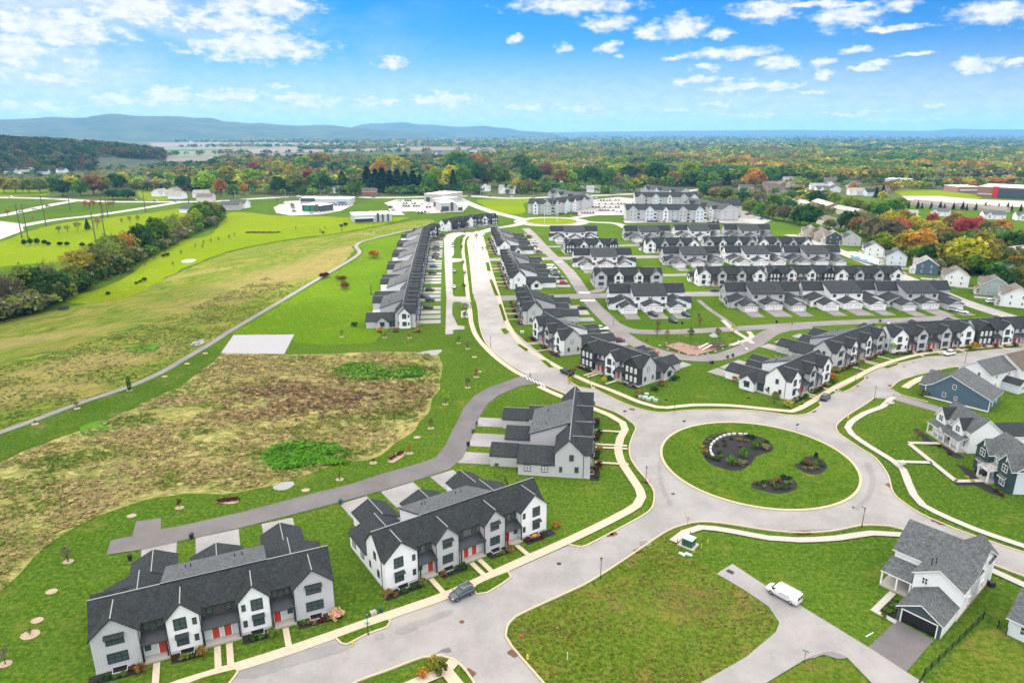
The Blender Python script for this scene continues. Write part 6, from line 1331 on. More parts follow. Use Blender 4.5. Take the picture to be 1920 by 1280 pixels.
MB_ = [(414, 666), (547, 668), (700, 662), (806, 664), (824, 684), (824, 712), (806, 750), (782, 792), (740, 828), (700, 852), (640, 868), (545, 896), (440, 921), (330, 923), (230, 944), (118, 998), (58, 1046), (18, 1088), (-60, 1164), (-140, 1120), (-100, 930), (39, 852), (156, 809), (250, 770), (352, 719)]
tufts(MB_, 9000, .35, .85, [(.12, .20, .03), (.17, .23, .04), (.26, .27, .08), (.36, .31, .12), (.44, .35, .17), (.30, .28, .10), (.40, .31, .15)], 'rough dry grass and weeds of the unmown basin', 3, dark=((*at(560, 745), 30), (*at(690, 745), 22)))
tufts([(500, 858), (516, 838), (566, 832), (625, 838), (660, 854), (648, 869), (586, 872), (520, 881)], 900, .6, 1.2, [(.10, .27, .025), (.16, .34, .04), (.07, .19, .025)], 'lush green weeds in the lower hollow of the basin', 5, 14, .30)
tufts([(622, 694), (660, 683), (730, 682), (796, 692), (790, 706), (730, 712), (660, 710)], 700, .6, 1.1, [(.10, .27, .025), (.16, .34, .04), (.07, .19, .025)], 'lush green weeds in the upper hollow of the basin', 6, 12, .30)
tufts([(0, 806), (144, 754), (242, 720), (340, 670), (396, 638), (480, 587), (560, 540), (500, 520), (300, 600), (100, 660), (0, 690), (-60, 760)], 5200, .2, .5, [(.12, .20, .03), (.17, .22, .05), (.30, .25, .11), (.11, .18, .03)], 'dry tufts across the left hayfield', 7)
tufts([(955, 1185), (968, 1162), (1147, 1070), (1250, 1004), (1345, 1078), (1440, 1140), (1455, 1168), (1398, 1230), (1312, 1279), (1260, 1300), (1045, 1300), (960, 1212)], 3200, .08, .2, [(.12, .17, .02), (.22, .17, .05), (.16, .10, .04), (.26, .22, .08)], 'weedy tufts on the empty corner lot', 8, 8, .4)

wood([[(300, 291), (640, 285), (900, 283), (900, 285.5), (640, 288), (300, 295)], [(330, 275), (900, 273.5), (900, 275), (330, 277)], [(420, 267), (900, 265), (900, 266.5), (420, 268.5)], [(90, 296), (310, 291), (310, 296), (100, 303)], [(560, 279), (760, 277), (760, 279), (560, 282)]], 620, 11, 18, P2 + ['olive', 'gold'], 'hedges and tree lines between the far fields', 40, 12, .25)

wood([[(395, 364), (540, 366), (800, 366), (800, 354), (640, 352), (420, 358)], [(800, 352), (800, 364), (1180, 364), (1180, 354), (1000, 352)]], 300, 6, 12, ['green', 'dark', 'olive', 'green', 'lime', 'gold', 'dark', 'olive'], 'garden trees and hedges among the houses along the highway', 100, 15, .17,
     excl=([(700, 358), (730, 358), (730, 368), (700, 368)], [(905, 352), (945, 352), (945, 368), (905, 368)]))
# ---------------------------------------------------------------- hills
def f_hill(t, bs, tc):
    a = t.noise(tc, .004, 5, .65); b = t.noise(tc, .02, 4, .7)
    c = t.mix(t.smooth(a, .35, .65), (.015, .040, .018), (.055, .075, .03)); c = t.mix(t.smooth(b, .4, .7, 0, .6), c, (.010, .022, .012))
    t.l.new(c, bs.inputs['Base Color']); bs.inputs['Specular IOR Level'].default_value = .05
mat('hill', fn=f_hill, rough=1)
def ridge(tops, D, depth, name, seed, rough=.12, m='hill'):
    u0, u1 = tops[0][0], tops[-1][0]; nu = int((u1 - u0) / 6); nd = 26; mb = MB(); V = []
    for i in range(nu + 1):
        u = u0 + (u1 - u0) * i / nu
        for (ua, va), (ub, vb) in zip(tops, tops[1:]):
            if ua <= u <= ub + .01: v = va + (vb - va) * (1 - math.cos(math.pi * (u - ua) / (ub - ua))) / 2; break
        a, e = azel(u, v); H = max(2, CH + D * math.tan(R(e))) * .955
        for j in range(nd + 1):
            q = j / nd; d = D + (q - .55) * depth; h = H * math.sin(math.pi * min(1, q / 1.1 + .0)) ** 1.3 if q < .55 else H * math.cos((q - .55) / .45 * math.pi / 2) ** 1.2
            x, y = d * math.sin(R(a)), d * math.cos(R(a))
            k = noise.fractal(Vector((x / 900, y / 900, seed)), 1.0, 2.0, 5); h = h * (1 + rough * 2.2 * k * (1 if q < .5 else .15)) - 3
            V.append((x, y, h))
    mb.v = V
    for i in range(nu):
        for j in range(nd):
            a = i * (nd + 1) + j; mb.f.append((a, a + nd + 1, a + nd + 2, a + 1)); mb.mi.append(0)
    o = mb.build(name, m); [setattr(p, 'use_smooth', True) for p in o.data.polygons]; return tag(o, kind='structure')
ridge([(-500, 224), (-120, 219), (0, 221), (80, 218.5), (100, 218), (150, 220.5), (205, 216), (270, 219.5), (330, 217.5), (385, 221), (430, 229), (500, 231.5), (560, 233.5), (605, 232), (670, 238), (720, 243), (800, 247)], 8200, 3600, 'hills', 2)
ridge([(560, 247), (640, 240), (690, 231), (712, 232.5), (750, 229), (800, 232.5), (860, 236), (900, 235.5), (945, 238.5), (985, 245), (1040, 248)], 10500, 3000, 'hills', 5)
ridge([(1000, 248), (1150, 246), (1300, 244.5), (1480, 243), (1620, 244), (1740, 244.5), (1790, 240.5), (1830, 241.5), (1900, 242), (2000, 243.5), (2400, 244)], 15000, 3500, 'hills', 8, .05)
# the nearer wooded hill on the left
HT = [(-400, 236), (-60, 238), (0, 241), (60, 245), (130, 249), (190, 254), (250, 260), (300, 270)]
def near_hill(x, y):
    a = math.degrees(math.atan2(x, y)); d = math.hypot(x, y)
    uu = 960 + math.tan(R(a)) * FPX * 1.0 * (math.cos(PITCH) + .09)   # azimuth back to a place along the crest
    v = None
    for (ua, va), (ub, vb) in zip(HT, HT[1:]):
        if ua <= uu <= ub: v = va + (vb - va) * (uu - ua) / (ub - ua)
    if v is None: v = 236 if uu < -400 else 283
    e = azel(uu, v)[1]; H = max(0, CH + 2300 * math.tan(R(e)) - 32)
    q = (d - 1650) / 750.0
    if q < 0: return 0
    return H * (math.sin(min(q, 1) * math.pi / 2) ** 1.2 if q < 1 else max(0, 1 - (q - 1) * .6))
mb = MB(); NA, ND = 60, 30
for i in range(NA + 1):
    a = R(-60 + 34 * i / NA)
    for j in range(ND + 1):
        d = 1600 + 2600 * j / ND; x, y = d * math.sin(a), d * math.cos(a); mb.v.append((x, y, near_hill(x, y) - .6 if 1650 < d < 3900 else -3))
for i in range(NA):
    for j in range(ND):
        q = i * (ND + 1) + j; mb.f.append((q, q + 1, q + ND + 2, q + ND + 1)); mb.mi.append(0)
tag(mb.build('hills', 'hill'), kind='structure')
def hill_wood():
    rs = random.Random(21); rn = np.random.RandomState(3); tmpl = [leaves(400 + i, 7, 44, .23) for i in range(5)]; V = []; C = []
    for k in range(2600):
        a = R(rs.uniform(-46, -26)); d = rs.uniform(1620, 2750)
        x, y = d * math.sin(a), d * math.cos(a); z = near_hill(x, y)
        if a > R(-30.5) and d < 1950: continue
        if z < 1.5 and rs.random() < .6: continue
        h = rs.uniform(13, 20); w_ = h * .66; t = tmpl[rs.randrange(5)]
        V.append(t * np.array([w_, w_, h * .5]) + np.array([x, y, z - 1])); c = np.array(COLS[rs.choice(['dark', 'dark', 'olive', 'rust', 'green', 'grey', 'dark'])]) * rs.uniform(.6, 1.1)
        C.append(c[None, :] * rn.uniform(.65, 1.3, len(t) // 4).repeat(4)[:, None])
    tag(put('woodland', np_mesh('woodland', np.concatenate(V), 'far_leaf', np.concatenate(C))), 'dark wooded hillside on the left below the ridge', 'woodland', None, 'stuff')
hill_wood()
# farmland stripes beyond the highway
def band(px, m, z): fan(PX(px), z, 'farmland', m)
mat('soil', (.085, .055, .04), .95, .2, .02); mat('crop_green', (.04, .08, .018), .95, .2, .02); mat('straw', (.095, .072, .045), .95, .15, .02)
band([(90, 292), (200, 286), (300, 283), (420, 284), (430, 292), (300, 296), (110, 302)], 'crop_green', .6)
band([(300, 297), (430, 292), (520, 288), (640, 287), (600, 296), (440, 303), (300, 304)], 'soil', .7)
band([(280, 268), (420, 267), (640, 268), (640, 272), (400, 275), (285, 276)], 'soil', .8)
band([(285, 277), (480, 273), (560, 276), (400, 281), (290, 282)], 'crop_green', 1.0)
band([(380, 283), (560, 276), (760, 276), (1000, 276), (960, 281), (640, 285), (420, 290)], 'straw', 1.2)
band([(750, 262), (870, 264), (890, 268), (760, 270)], 'soil', 1.4); band([(750, 271), (890, 269), (885, 273), (750, 275)], 'crop_green', 1.6)
# ---------------------------------------------------------------- the air
def haze():
    m = bpy.data.materials.new('haze'); m.use_nodes = True; t = NT(m.node_tree); t.n.clear()
    v = t.new('ShaderNodeVolumePrincipled'); v.inputs['Color'].default_value = (.22, .56, 1.0, 1); v.inputs['Density'].default_value = 6.5e-5; v.inputs['Anisotropy'].default_value = .1
    o = t.new('ShaderNodeOutputMaterial'); t.l.new(v.outputs[0], o.inputs['Volume']); MAT['haze'] = m
    b = MB(); b.box(-19000, 19000, -2500, 20000, -6, 335); b.build('haze', 'haze')['kind'] = 'stuff'
haze()
# ---------------------------------------------------------------- vehicles
def wheel_part(par, x, y, r=.34, w=.24, rim=True, tag_=''):
    if ('wheel', r) not in WM:
        m = MB(); n = 14; b = len(m.v)
        prof = [(-w / 2, r * .62), (-w / 2, r * .93), (-w / 2 + .04, r), (w / 2 - .04, r), (w / 2, r * .93), (w / 2, r * .62)]
        for (yy, rr) in prof: m.v += [(rr * math.cos(6.2832 * i / n), yy, rr * math.sin(6.2832 * i / n)) for i in range(n)]
        for k in range(5):
            for i in range(n): j = (i + 1) % n; m.f.append((k * n + i, k * n + j, (k + 1) * n + j, (k + 1) * n + i)); m.mi.append(0)
        WM[('wheel', r)] = m.mesh('wheel', 'rubber')
        m = MB(); m.prism([(r * .62 * math.cos(6.2832 * i / 10), r * .62 * math.sin(6.2832 * i / 10)) for i in range(10)], 'y', -w / 2 + .02, w / 2 - .02); WM[('rim', r)] = m.mesh('rim', 'chrome')
    o = put('wheel', WM[('wheel', r)], par, (x, y, r)); 
    if rim: put('rim', WM[('rim', r)], o)
def loft(m, st, cap=True):
    """st: list of (x, half width, z low, z high, inset of the top edge)"""
    b = len(m.v); n = 10
    for x, hw, z0, z1, ins in st:
        zm = z0 + (z1 - z0) * .62
        m.v += [(x, -hw * .86, z0), (x, -hw, z0 + .12), (x, -hw, zm), (x, -hw + ins, z1 - .03), (x, -hw * .55, z1), (x, hw * .55, z1), (x, hw - ins, z1 - .03), (x, hw, zm), (x, hw, z0 + .12), (x, hw * .86, z0)]
    for k in range(len(st) - 1):
        for i in range(n): j = (i + 1) % n; m.f.append((b + k * n + j, b + k * n + i, b + (k + 1) * n + i, b + (k + 1) * n + j)); m.mi.append(m.cur)
    if cap: m.f.append(tuple(b + i for i in range(n))); m.f.append(tuple(b + (len(st) - 1) * n + n - 1 - i for i in range(n))); m.mi += [m.cur] * 2
    return m
CARM = {}
def car_meshes(kind, paint):
    k = (kind, paint)
    if k in CARM: return CARM[k]
    r = {}; sm = lambda me: ([setattr(p, 'use_smooth', True) for p in me.polygons], me)[1]
    if kind == 'suv':
        st = [(-2.32, .62, .50, .82, .1), (-2.25, .86, .34, .98, .08), (-2.0, .93, .30, 1.05, .07), (-1.1, .95, .28, 1.08, .06), (0, .95, .28, 1.08, .06), (.75, .95, .28, 1.06, .06), (1.4, .94, .28, 1.0, .10), (2.0, .90, .30, .90, .14), (2.28, .80, .36, .80, .14), (2.36, .58, .45, .70, .1)]
        gl = [(-2.12, .78, 1.0, 1.06, .0), (-1.78, .82, 1.0, 1.58, .16), (-.9, .84, 1.0, 1.66, .18), (.15, .83, 1.0, 1.64, .18), (.5, .82, 1.0, 1.50, .16), (1.22, .76, .98, 1.03, .0)]
        rf = [(-1.95, .60, 1.52, 1.60, .06), (-1.7, .66, 1.60, 1.68, .06), (-.9, .69, 1.65, 1.74, .06), (.0, .68, 1.64, 1.72, .06), (.38, .62, 1.56, 1.63, .06)]; wb = 1.38
    elif kind == 'sedan':
        st = [(-2.36, .60, .50, .80, .1), (-2.25, .84, .32, .92, .1), (-1.7, .90, .28, .98, .09), (-.9, .91, .26, .96, .06), (.6, .91, .26, .95, .06), (1.3, .90, .26, .90, .1), (2.0, .86, .28, .80, .14), (2.32, .62, .40, .66, .1)]
        gl = [(-1.75, .74, .92, .97, .0), (-1.15, .78, .92, 1.34, .18), (-.5, .79, .92, 1.42, .2), (.15, .78, .92, 1.38, .18), (.95, .74, .90, .95, .0)]
        rf = [(-1.1, .56, 1.32, 1.37, .06), (-.5, .60, 1.41, 1.47, .06), (.05, .58, 1.38, 1.44, .06)]; wb = 1.36
    elif kind == 'pickup':
        st = [(-2.85, .9, .5, 1.12, .05), (-2.8, .95, .45, 1.14, .05), (-1.0, .97, .42, 1.14, .05), (.5, .97, .42, 1.14, .05), (1.3, .97, .42, 1.16, .08), (2.4, .95, .42, 1.10, .12), (2.75, .85, .48, 1.0, .1), (2.85, .7, .5, .9, .1)]
        gl = [(-.98, .80, 1.1, 1.75, .14), (-.9, .82, 1.1, 1.80, .16), (.2, .82, 1.1, 1.78, .16), (.55, .80, 1.1, 1.66, .16), (1.2, .76, 1.1, 1.15, .0)]
        rf = [(-.95, .64, 1.76, 1.84, .06), (-.3, .66, 1.78, 1.88, .06), (.4, .62, 1.72, 1.80, .06)]; wb = 1.75
    else:
        st = [(-2.85, .90, .45, 1.9, .1), (-2.8, .98, .38, 2.02, .12), (-1.0, 1.0, .36, 2.08, .16), (.9, 1.0, .36, 2.06, .18), (1.25, .99, .36, 1.96, .2), (1.85, .96, .36, 1.28, .12), (2.5, .90, .38, 1.12, .14), (2.8, .80, .42, .98, .12), (2.86, .66, .5, .85, .1)]
        gl = [(1.18, .84, 1.3, 1.97, .16), (1.5, .84, 1.25, 1.72, .12), (1.98, .80, 1.18, 1.27, .0)]; rf = None; wb = 1.75
    m = loft(MB(), st); r['body'] = sm(m.mesh('body', paint))
    if kind == 'pickup':
        m = MB(); m.box(-2.7, -1.1, -.8, .8, 1.05, 1.15); r['truck_bed'] = m.mesh('truck_bed', 'rubber')
    m = loft(MB(), gl); r['windows'] = m.mesh('windows', 'glass')
    if rf: r['roof'] = sm(loft(MB(), rf).mesh('roof', paint))
    if kind == 'van':
        m = MB()
        for s in (-1, 1): m.box(1.0, 1.6, s * 1.0 - .015, s * 1.0 + .015, 1.25, 1.72)
        r['side_window'] = m.mesh('side_window', 'glass')
    CARM[k] = (r, wb); return CARM[k]
def car(u, v, head, kind, paint, label, group='cars parked about the estate', detail=1, name=None, z=.22):
    """head = compass direction of the bonnet in degrees from the photo's right, anticlockwise on the ground"""
    x, y = at(u, v); nm = name or {'suv': 'parked_car', 'sedan': 'parked_car', 'pickup': 'pickup_truck', 'van': 'van'}[kind]
    t = thing(nm, label, {'pickup': 'pickup truck', 'van': 'van'}.get(kind, 'car'), (x, y, z), R(head), group); ms, wb = car_meshes(kind, paint)
    for k, me in ms.items(): put(k, me, t)
    r = .34 if kind in ('suv', 'sedan') else .40; tw = .84 if kind in ('suv', 'sedan') else .88
    for sx in (-wb, wb):
        for sy in (-tw, tw): wheel_part(t, sx, sy, r, rim=detail > 0)
    if detail > 1:
        xf = {'suv': 2.3, 'pickup': 2.8, 'van': 2.8}[kind]; zt = {'suv': .72, 'pickup': .9, 'van': .85}[kind]
        for s in (-1, 1): MB().box(xf - .14, xf + .02, s * .62 - .16, s * .62 + .16, zt - .10, zt + .08).build('headlight', 'lamp_glass', t); MB().box(-xf - .02, -xf + .10, s * .78 - .12, s * .78 + .10, zt + .0, zt + .3).build('tail_light', 'tail_red', t)
        for s in (-1, 1): MB().box(.95, 1.15, s * 1.02 - .08, s * 1.02 + .08, 1.0 if kind != 'van' else 1.3, 1.16 if kind != 'van' else 1.5).build('mirror', paint, t)
        MB().box(xf - .02, xf + .06, -.5, .5, .45, .62).build('bumper', 'black_trim', t)
        if kind == 'suv':
            for s in (-1, 1): MB().tube((-1.6, s * .6, 1.76), (.1, s * .6, 1.76), .03).build('roof_rail', 'chrome', t)
    return t
PN = {'paint_white': 'white', 'paint_black': 'black', 'paint_grey': 'dark grey', 'paint_silver': 'silver', 'paint_red': 'red', 'paint_blue': 'blue', 'paint_maroon': 'maroon'}
def hd(u0, v0, u1, v1):
    a = at(u0, v0); b = at(u1, v1); return math.degrees(math.atan2(b[1] - a[1], b[0] - a[0]))
car(866, 1118, hd(892, 1104, 838, 1130), 'suv', 'paint_grey', 'grey SUV parked at the kerb before the nearest townhouse rows', 'vehicles in the foreground', 2)
v_ = car(1468, 1121, hd(1495, 1136, 1440, 1106), 'van', 'paint_white', 'white work van with a ladder rack on the side lane', 'vehicles in the foreground', 2)
rk = MB()
for s in (-.75, .75): rk.tube((-2.6, s, 2.25), (1.0, s, 2.25), .035)
for x in (-2.4, -1.5, -.6, .3, .9): rk.tube((x, -.85, 2.22), (x, .85, 2.22), .03)
for x in (-2.3, .6):
    for s in (-.75, .75): rk.tube((x, s, 1.95), (x, s, 2.25), .025)
rk.build('ladder_rack', 'chrome', v_)
m = MB(); m.box(-2.9, -2.84, -.72, -.08, 1.25, 1.75); m.build('rear_window', 'glass', v_); m = MB(); m.box(-2.9, -2.84, .08, .72, 1.25, 1.75); m.build('rear_window', 'glass', v_)
m = MB()
for i in range(9): m.box(-1.4 + i * .19, -1.29 + i * .19, 1.0, 1.012, 1.22 - .006 * i, 1.34 + .05 * math.sin(i * 2.1))
m.box(-1.4, .35, 1.0, 1.012, 1.08, 1.12); m.build('lettering', 'slate_siding', v_)
car(1063, 702, hd(1048, 694, 1078, 706) + 180, 'pickup', 'paint_black', 'black pickup parked before the dark brown townhouse row', 'vehicles in the foreground', 2)
car(1547, 749, hd(1536, 756, 1558, 740), 'suv', 'paint_grey', 'dark grey SUV parked by the white corner row on the curved street', 'vehicles in the foreground', 2)
car(1779, 666, hd(1768, 668, 1790, 664) + 180, 'suv', 'paint_white', 'white SUV parked on the curved street before the white-ended row', 'vehicles in the foreground', 2)
car(1222, 662, hd(1210, 657, 1236, 665), 'pickup', 'paint_red', 'red pickup behind the dark brown townhouse row', 'vehicles in the alleys', 1)
car(1127, 620, 5, 'pickup', 'paint_white', 'white pickup behind the three-gable row in the alley', 'vehicles in the alleys', 1)
car(1160, 641, 5, 'suv', 'paint_maroon', 'maroon car half hidden behind the dark brown townhouse row', 'vehicles in the alleys', 1)
car(1224, 592, -62, 'pickup', 'paint_black', 'black pickup on the wide drive of the nearest white garages', 'vehicles in the alleys', 1)
car(1262, 604, -62, 'suv', 'paint_grey', 'grey car on the grass edge between two drives', 'vehicles in the alleys', 1)
car(1286, 593, -62, 'suv', 'paint_black', 'black SUV before the open garage of the nearest white row', 'vehicles in the alleys', 1)
car(1340, 547, 2, 'sedan', 'paint_black', 'black sedan on the cross street before the white-ended row', 'vehicles in the alleys', 1)
car(1789, 584, -52, 'suv', 'paint_silver', 'silver SUV at the right end of the nearest garage row', 'vehicles in the alleys', 1)
car(1804, 587, -52, 'sedan', 'paint_white', 'white car next to the silver SUV by the end garage', 'vehicles in the alleys', 1)
car(1858, 568, 2, 'suv', 'paint_white', 'white SUV on the drive below the sage green house', 'vehicles in the alleys', 1)
car(1672, 614, 10, 'suv', 'paint_white', 'white car showing over the roofs of the bend row', 'vehicles in the alleys', 1)
E_ = [(1037, 505, 'white', 'sedan'), (1039, 510, 'grey', 'sedan'), (1044, 517, 'grey', 'suv'), (1051, 524, 'black', 'sedan'), (1057, 533, 'red', 'suv'), (1092, 579, 'black', 'sedan'), (993, 445, 'maroon', 'suv'), (1003, 456, 'white', 'suv'), (1002, 464, 'maroon', 'sedan'), (1005, 469, 'white', 'sedan'), (1011, 475, 'maroon', 'suv'), (985, 443, 'white', 'sedan')]
for i, (u, v, c, k) in enumerate(E_): car(u, v, 4, k, 'paint_' + c, '%s car on a rear drive right of the main road, %s from the camera' % (PN['paint_' + c], ['nearest', 'second', 'third', 'fourth', 'fifth', 'sixth', 'seventh', 'eighth', 'ninth', 'tenth', 'eleventh', 'farthest'][sorted([q[1] for q in E_], reverse=True).index(v)]), 'cars on the rear drives right of the main road')
C_ = [(803, 579, 'black', 'suv'), (806, 565, 'black', 'suv'), (795, 558, 'grey', 'sedan'), (806, 546, 'black', 'suv'), (811, 514, 'black', 'suv'), (813, 502, 'blue', 'suv'), (808, 490, 'white', 'suv'), (816, 483, 'maroon', 'suv'), (818, 478, 'grey', 'sedan'), (819, 459, 'silver', 'suv'), (818, 465, 'black', 'sedan'), (818, 470, 'grey', 'suv'), (825, 446, 'maroon', 'suv'), (819, 448, 'maroon', 'sedan'), (830, 443, 'black', 'suv'), (812, 453, 'grey', 'sedan')]
NB = ['nearest', 'second', 'third', 'fourth', 'fifth', 'sixth', 'seventh', 'eighth', 'ninth', 'tenth', 'eleventh', 'twelfth', '13th', '14th', '15th', 'farthest']
for i, (u, v, c, k) in enumerate(C_): car(u, v, 3, k, 'paint_' + c, '%s car on a drive of the left terrace, %s from the camera' % (PN['paint_' + c], NB[sorted([q[1] for q in C_], reverse=True).index(v)]), 'cars on the drives of the left terrace')
for u, v, c, l in ((852, 510, 'silver', 'silver car parked alone in the middle of the car court'), (851.5, 540, 'white', 'white car parked nearest the camera in the car court'), (849, 463, 'white', 'white car in the far bay of the car court, nearer one'), (849, 458, 'silver', 'pale car in the far bay of the car court, farther one')): car(u, v, 92, 'sedan', 'paint_' + c, l, 'cars in the car court')
# car parks
rs = random.Random(9)
def lot(rows, where, group, n0=0):
    L = []
    for (u0, v0, u1, v1, n, head, keep) in rows:
        for i in range(n):
            if rs.random() > keep: continue
            L.append((u0 + (u1 - u0) * i / max(1, n - 1), v0 + (v1 - v0) * i / max(1, n - 1), head, rs.choice(['white', 'black', 'silver', 'grey', 'red', 'white', 'blue', 'grey', 'maroon', 'black'])))
    L.sort(); tot = {}; cnt = {}
    for q in L: tot[q[3]] = tot.get(q[3], 0) + 1
    for u, v, h_, c in L:
        i = cnt.get(c, 0); cnt[c] = i + 1
        car(u, v, h_, rs.choice(['suv', 'sedan']), 'paint_' + c, '%s car %s' % (PN['paint_' + c], where) + ((', ' + ordn(i) + (' of its colour' if i == 0 else '')) if tot[c] > 1 else ''), group, 0, z=.45)
lot([(746, 378, 770, 378, 6, 90, .8), (752, 383, 778, 383, 6, 90, .8), (757, 388, 786, 388, 7, 90, .9), (785, 384, 815, 384, 6, 90, .7), (795, 390, 812, 390, 4, 90, .8), (785, 400, 828, 398, 8, 90, .5), (733, 390, 738, 396, 2, 10, 1)], 'in the car park of the shops', 'cars in the shop car park')
lot([(548, 384, 552, 398, 5, 0, .7), (605, 386, 655, 386, 9, 90, .7), (585, 401, 600, 401, 3, 0, .8), (545, 370, 575, 369, 5, 0, .8), (670, 371, 700, 371, 2, 0, 1), (520, 376, 530, 383, 2, 0, .8)], 'by the green glass restaurant and long shop', 'cars by the left shops')
lot([(1050, 402, 1112, 401, 13, 90, .85), (1110, 396, 1150, 396, 9, 90, .7), (1112, 390, 1165, 390, 11, 90, .8), (1112, 384, 1170, 384, 11, 90, .7), (1115, 378, 1160, 377, 9, 90, .75), (1118, 373, 1155, 372, 7, 90, .6), (1140, 399, 1180, 398, 6, 90, .6)], 'in the car park of the apartment blocks', 'cars in the apartment car park')
lot([(1215, 417, 1245, 417, 7, 90, .8), (1262, 417, 1300, 417, 8, 90, .8), (1330, 418, 1345, 418, 3, 90, .8), (1394, 398, 1440, 411, 11, 120, .85), (1400, 404, 1432, 414, 7, 120, .7)], 'along the drive before the right apartment blocks', 'cars before the right apartment blocks')
lot([(20, 371, 330, 379, 9, 5, .6), (40, 399, 90, 388, 3, 30, .9), (880, 369, 1000, 371, 4, 0, .6)], 'driving on the highway', 'cars on the highway')
# white trailer
a = at(1592, 484); b = at(1640, 499); g = math.atan2(b[1] - a[1], b[0] - a[0]); t = thing('trailer', 'long white trailer with blue mountain pattern parked before the pale blue house', 'trailer', (*a, .2), g)
L = math.hypot(b[0] - a[0], b[1] - a[1])
MB().box(0, L, 0, 2.5, 1.0, 3.9).build('body', 'paint_white', t); m = MB(); m.prism([(0, 1.1), (L, 1.1), (L * .9, 1.7), (L * .8, 1.4), (L * .65, 2.3), (L * .5, 1.5), (L * .35, 2.6), (L * .2, 1.6), (L * .1, 2.2)], 'y', -.02, 0); m.build('painted_pattern', 'sky_blue_canopy', t)
for x in (L * .1, L * .85, L * .92):
    for y in (.2, 2.3): wheel_part(t, x, y, .5)
# ---------------------------------------------------------------- street furniture
def lamp(u, v, label, far=False):
    x, y = at(u, v); t = thing('street_lamp', label, 'street lamp', (x, y, 0), 0, 'street lamps of the estate')
    if 'lpole' not in WM:
        m = MB(); m.cyl(0, 0, 0, .5, .13, .10); m.cyl(0, 0, .5, 3.7, .065, .05); WM['lpole'] = m.mesh('post', 'black_trim')
        m = MB(); m.cyl(0, 0, 3.7, 3.78, .16, .16); m.cyl(0, 0, 4.12, 4.32, .24, .04); [m.tube((.14 * math.cos(a), .14 * math.sin(a), 3.78), (.18 * math.cos(a), .18 * math.sin(a), 4.14), .015) for a in (0, 1.57, 3.14, 4.71)]; WM['lhead'] = m.mesh('lamp_head', 'black_trim')
        WM['lglass'] = MB().cyl(0, 0, 3.78, 4.12, .12, .16).mesh('lamp_glass', 'lamp_glass')
    put('post', WM['lpole'], t); h = put('lamp_head', WM['lhead'], t); put('lamp_glass', WM['lglass'], h)
for u, v, l in ((1126, 1084, 'black street lamp on the lot edge opposite the grey SUV'), (690.5, 1190, 'black street lamp on the grass bump-out between the two nearest rows'), (1210.6, 906, 'black street lamp on the verge left of the roundabout'), (1616, 987, 'black street lamp on the near verge of the roundabout'),
                (1264.5, 772, 'black street lamp on the far verge of the roundabout'), (1638.8, 750, 'black street lamp at the mouth of the lane by the curved street'), (1602.5, 721, 'black street lamp on the bump-out beside the white corner row'), (1809, 681, 'black street lamp before the white house behind the blue one'),
                (920, 651, 'black street lamp left of the bend of the main road'), (1030, 688, 'black street lamp on the bump-out by the black pickup'), (1106, 728, 'street lamp partly hidden by the end-on grey row'), (1921, 1086, 'street lamp at the right edge below the second entry'), (1150, 610, 'lamp by the alley beside the playground green'),
                (888, 470, 'street lamp beside the far main road'), (1170, 560, 'street lamp at the first cross street'), (1025, 500, 'street lamp at the alley of the second cross street')): lamp(u, v, l)
def sign(u, v, label, kind, rz=0.0, h=2.3):
    x, y = at(u, v); t = thing('street_sign', label, 'street sign', (x, y, 0), R(rz))
    MB().cyl(0, 0, 0, h, .03, n=6).build('post', 'chrome', t)
    if kind == 'stop':
        f = [(.38 * math.cos(R(22.5 + 45 * i)), h - .45 + .38 * math.sin(R(22.5 + 45 * i))) for i in range(8)]; p = MB().prism(f, 'y', -.06, -.04).build('sign_plate', 'sign_red', t)
        txt(t, 'STOP', (0, -.065, h - .54), .22, 'paint_white')
    elif kind == 'yield':
        MB().prism([(0, h - .85), (.45, h - .1), (-.45, h - .1)], 'y', -.06, -.04).build('sign_plate', 'sign_red', t); MB().prism([(0, h - .62), (.24, h - .22), (-.24, h - .22)], 'y', -.075, -.06).build('sign_face', 'paint_white', t)
    if kind in ('stop', 'name'):
        for i, a in enumerate((0, 1.57)): MB().box(-.45, .45, -.015, .015, h + .02 + .2 * i, h + .18 + .2 * i).build('name_blade', 'sign_green', t, None, a)
    if kind == 'arrow': MB().box(-.45, .45, -.05, -.02, h - .4, h).build('sign_plate', 'black_trim', t); 
    return t
def txt(par, s, loc, size, m_, rot=(math.pi / 2, 0, 0), ext=.004):
    c = bpy.data.curves.new('lettering', 'FONT'); c.body = s; c.size = size; c.align_x = 'CENTER'; c.extrude = ext; o = bpy.data.objects.new('lettering', c); COL.objects.link(o)
    me = bpy.data.meshes.new_from_object(o); bpy.data.objects.remove(o); me.materials.clear(); me.materials.append(MAT[m_]); return put('lettering', me, par, loc, rot)
sign(976.7, 1209, 'red stop sign under green street name blades on the corner lot', 'stop', -25, 2.4); sign(1288.5, 988, 'triangular yield sign at the roundabout entry', 'yield', -30); sign(1508, 1240, 'red and white stop sign at the fork of the side lane', 'stop', 55, 1.6)
sign(1336, 921, 'street name sign on the near edge of the roundabout lawn', 'name', 20, 3.0); sign(1493, 811, 'dark sign on the far right edge of the roundabout lawn', 'arrow', 20, 2.5); sign(1281.6, 804, 'dark sign on the far left edge of the roundabout lawn', 'arrow', 20, 2.5)
sign(1171, 783, 'small sign at the left entry of the roundabout', 'arrow', 0, 2.2); sign(1731, 940, 'street name sign beside the pavement right of the roundabout', 'name', 10, 2.2); sign(1248, 761, 'small sign on the far verge beside the lamp', 'arrow', 0, 2); sign(1667, 882, 'thin sign on the verge right of the roundabout', 'arrow', 80, 2.2)
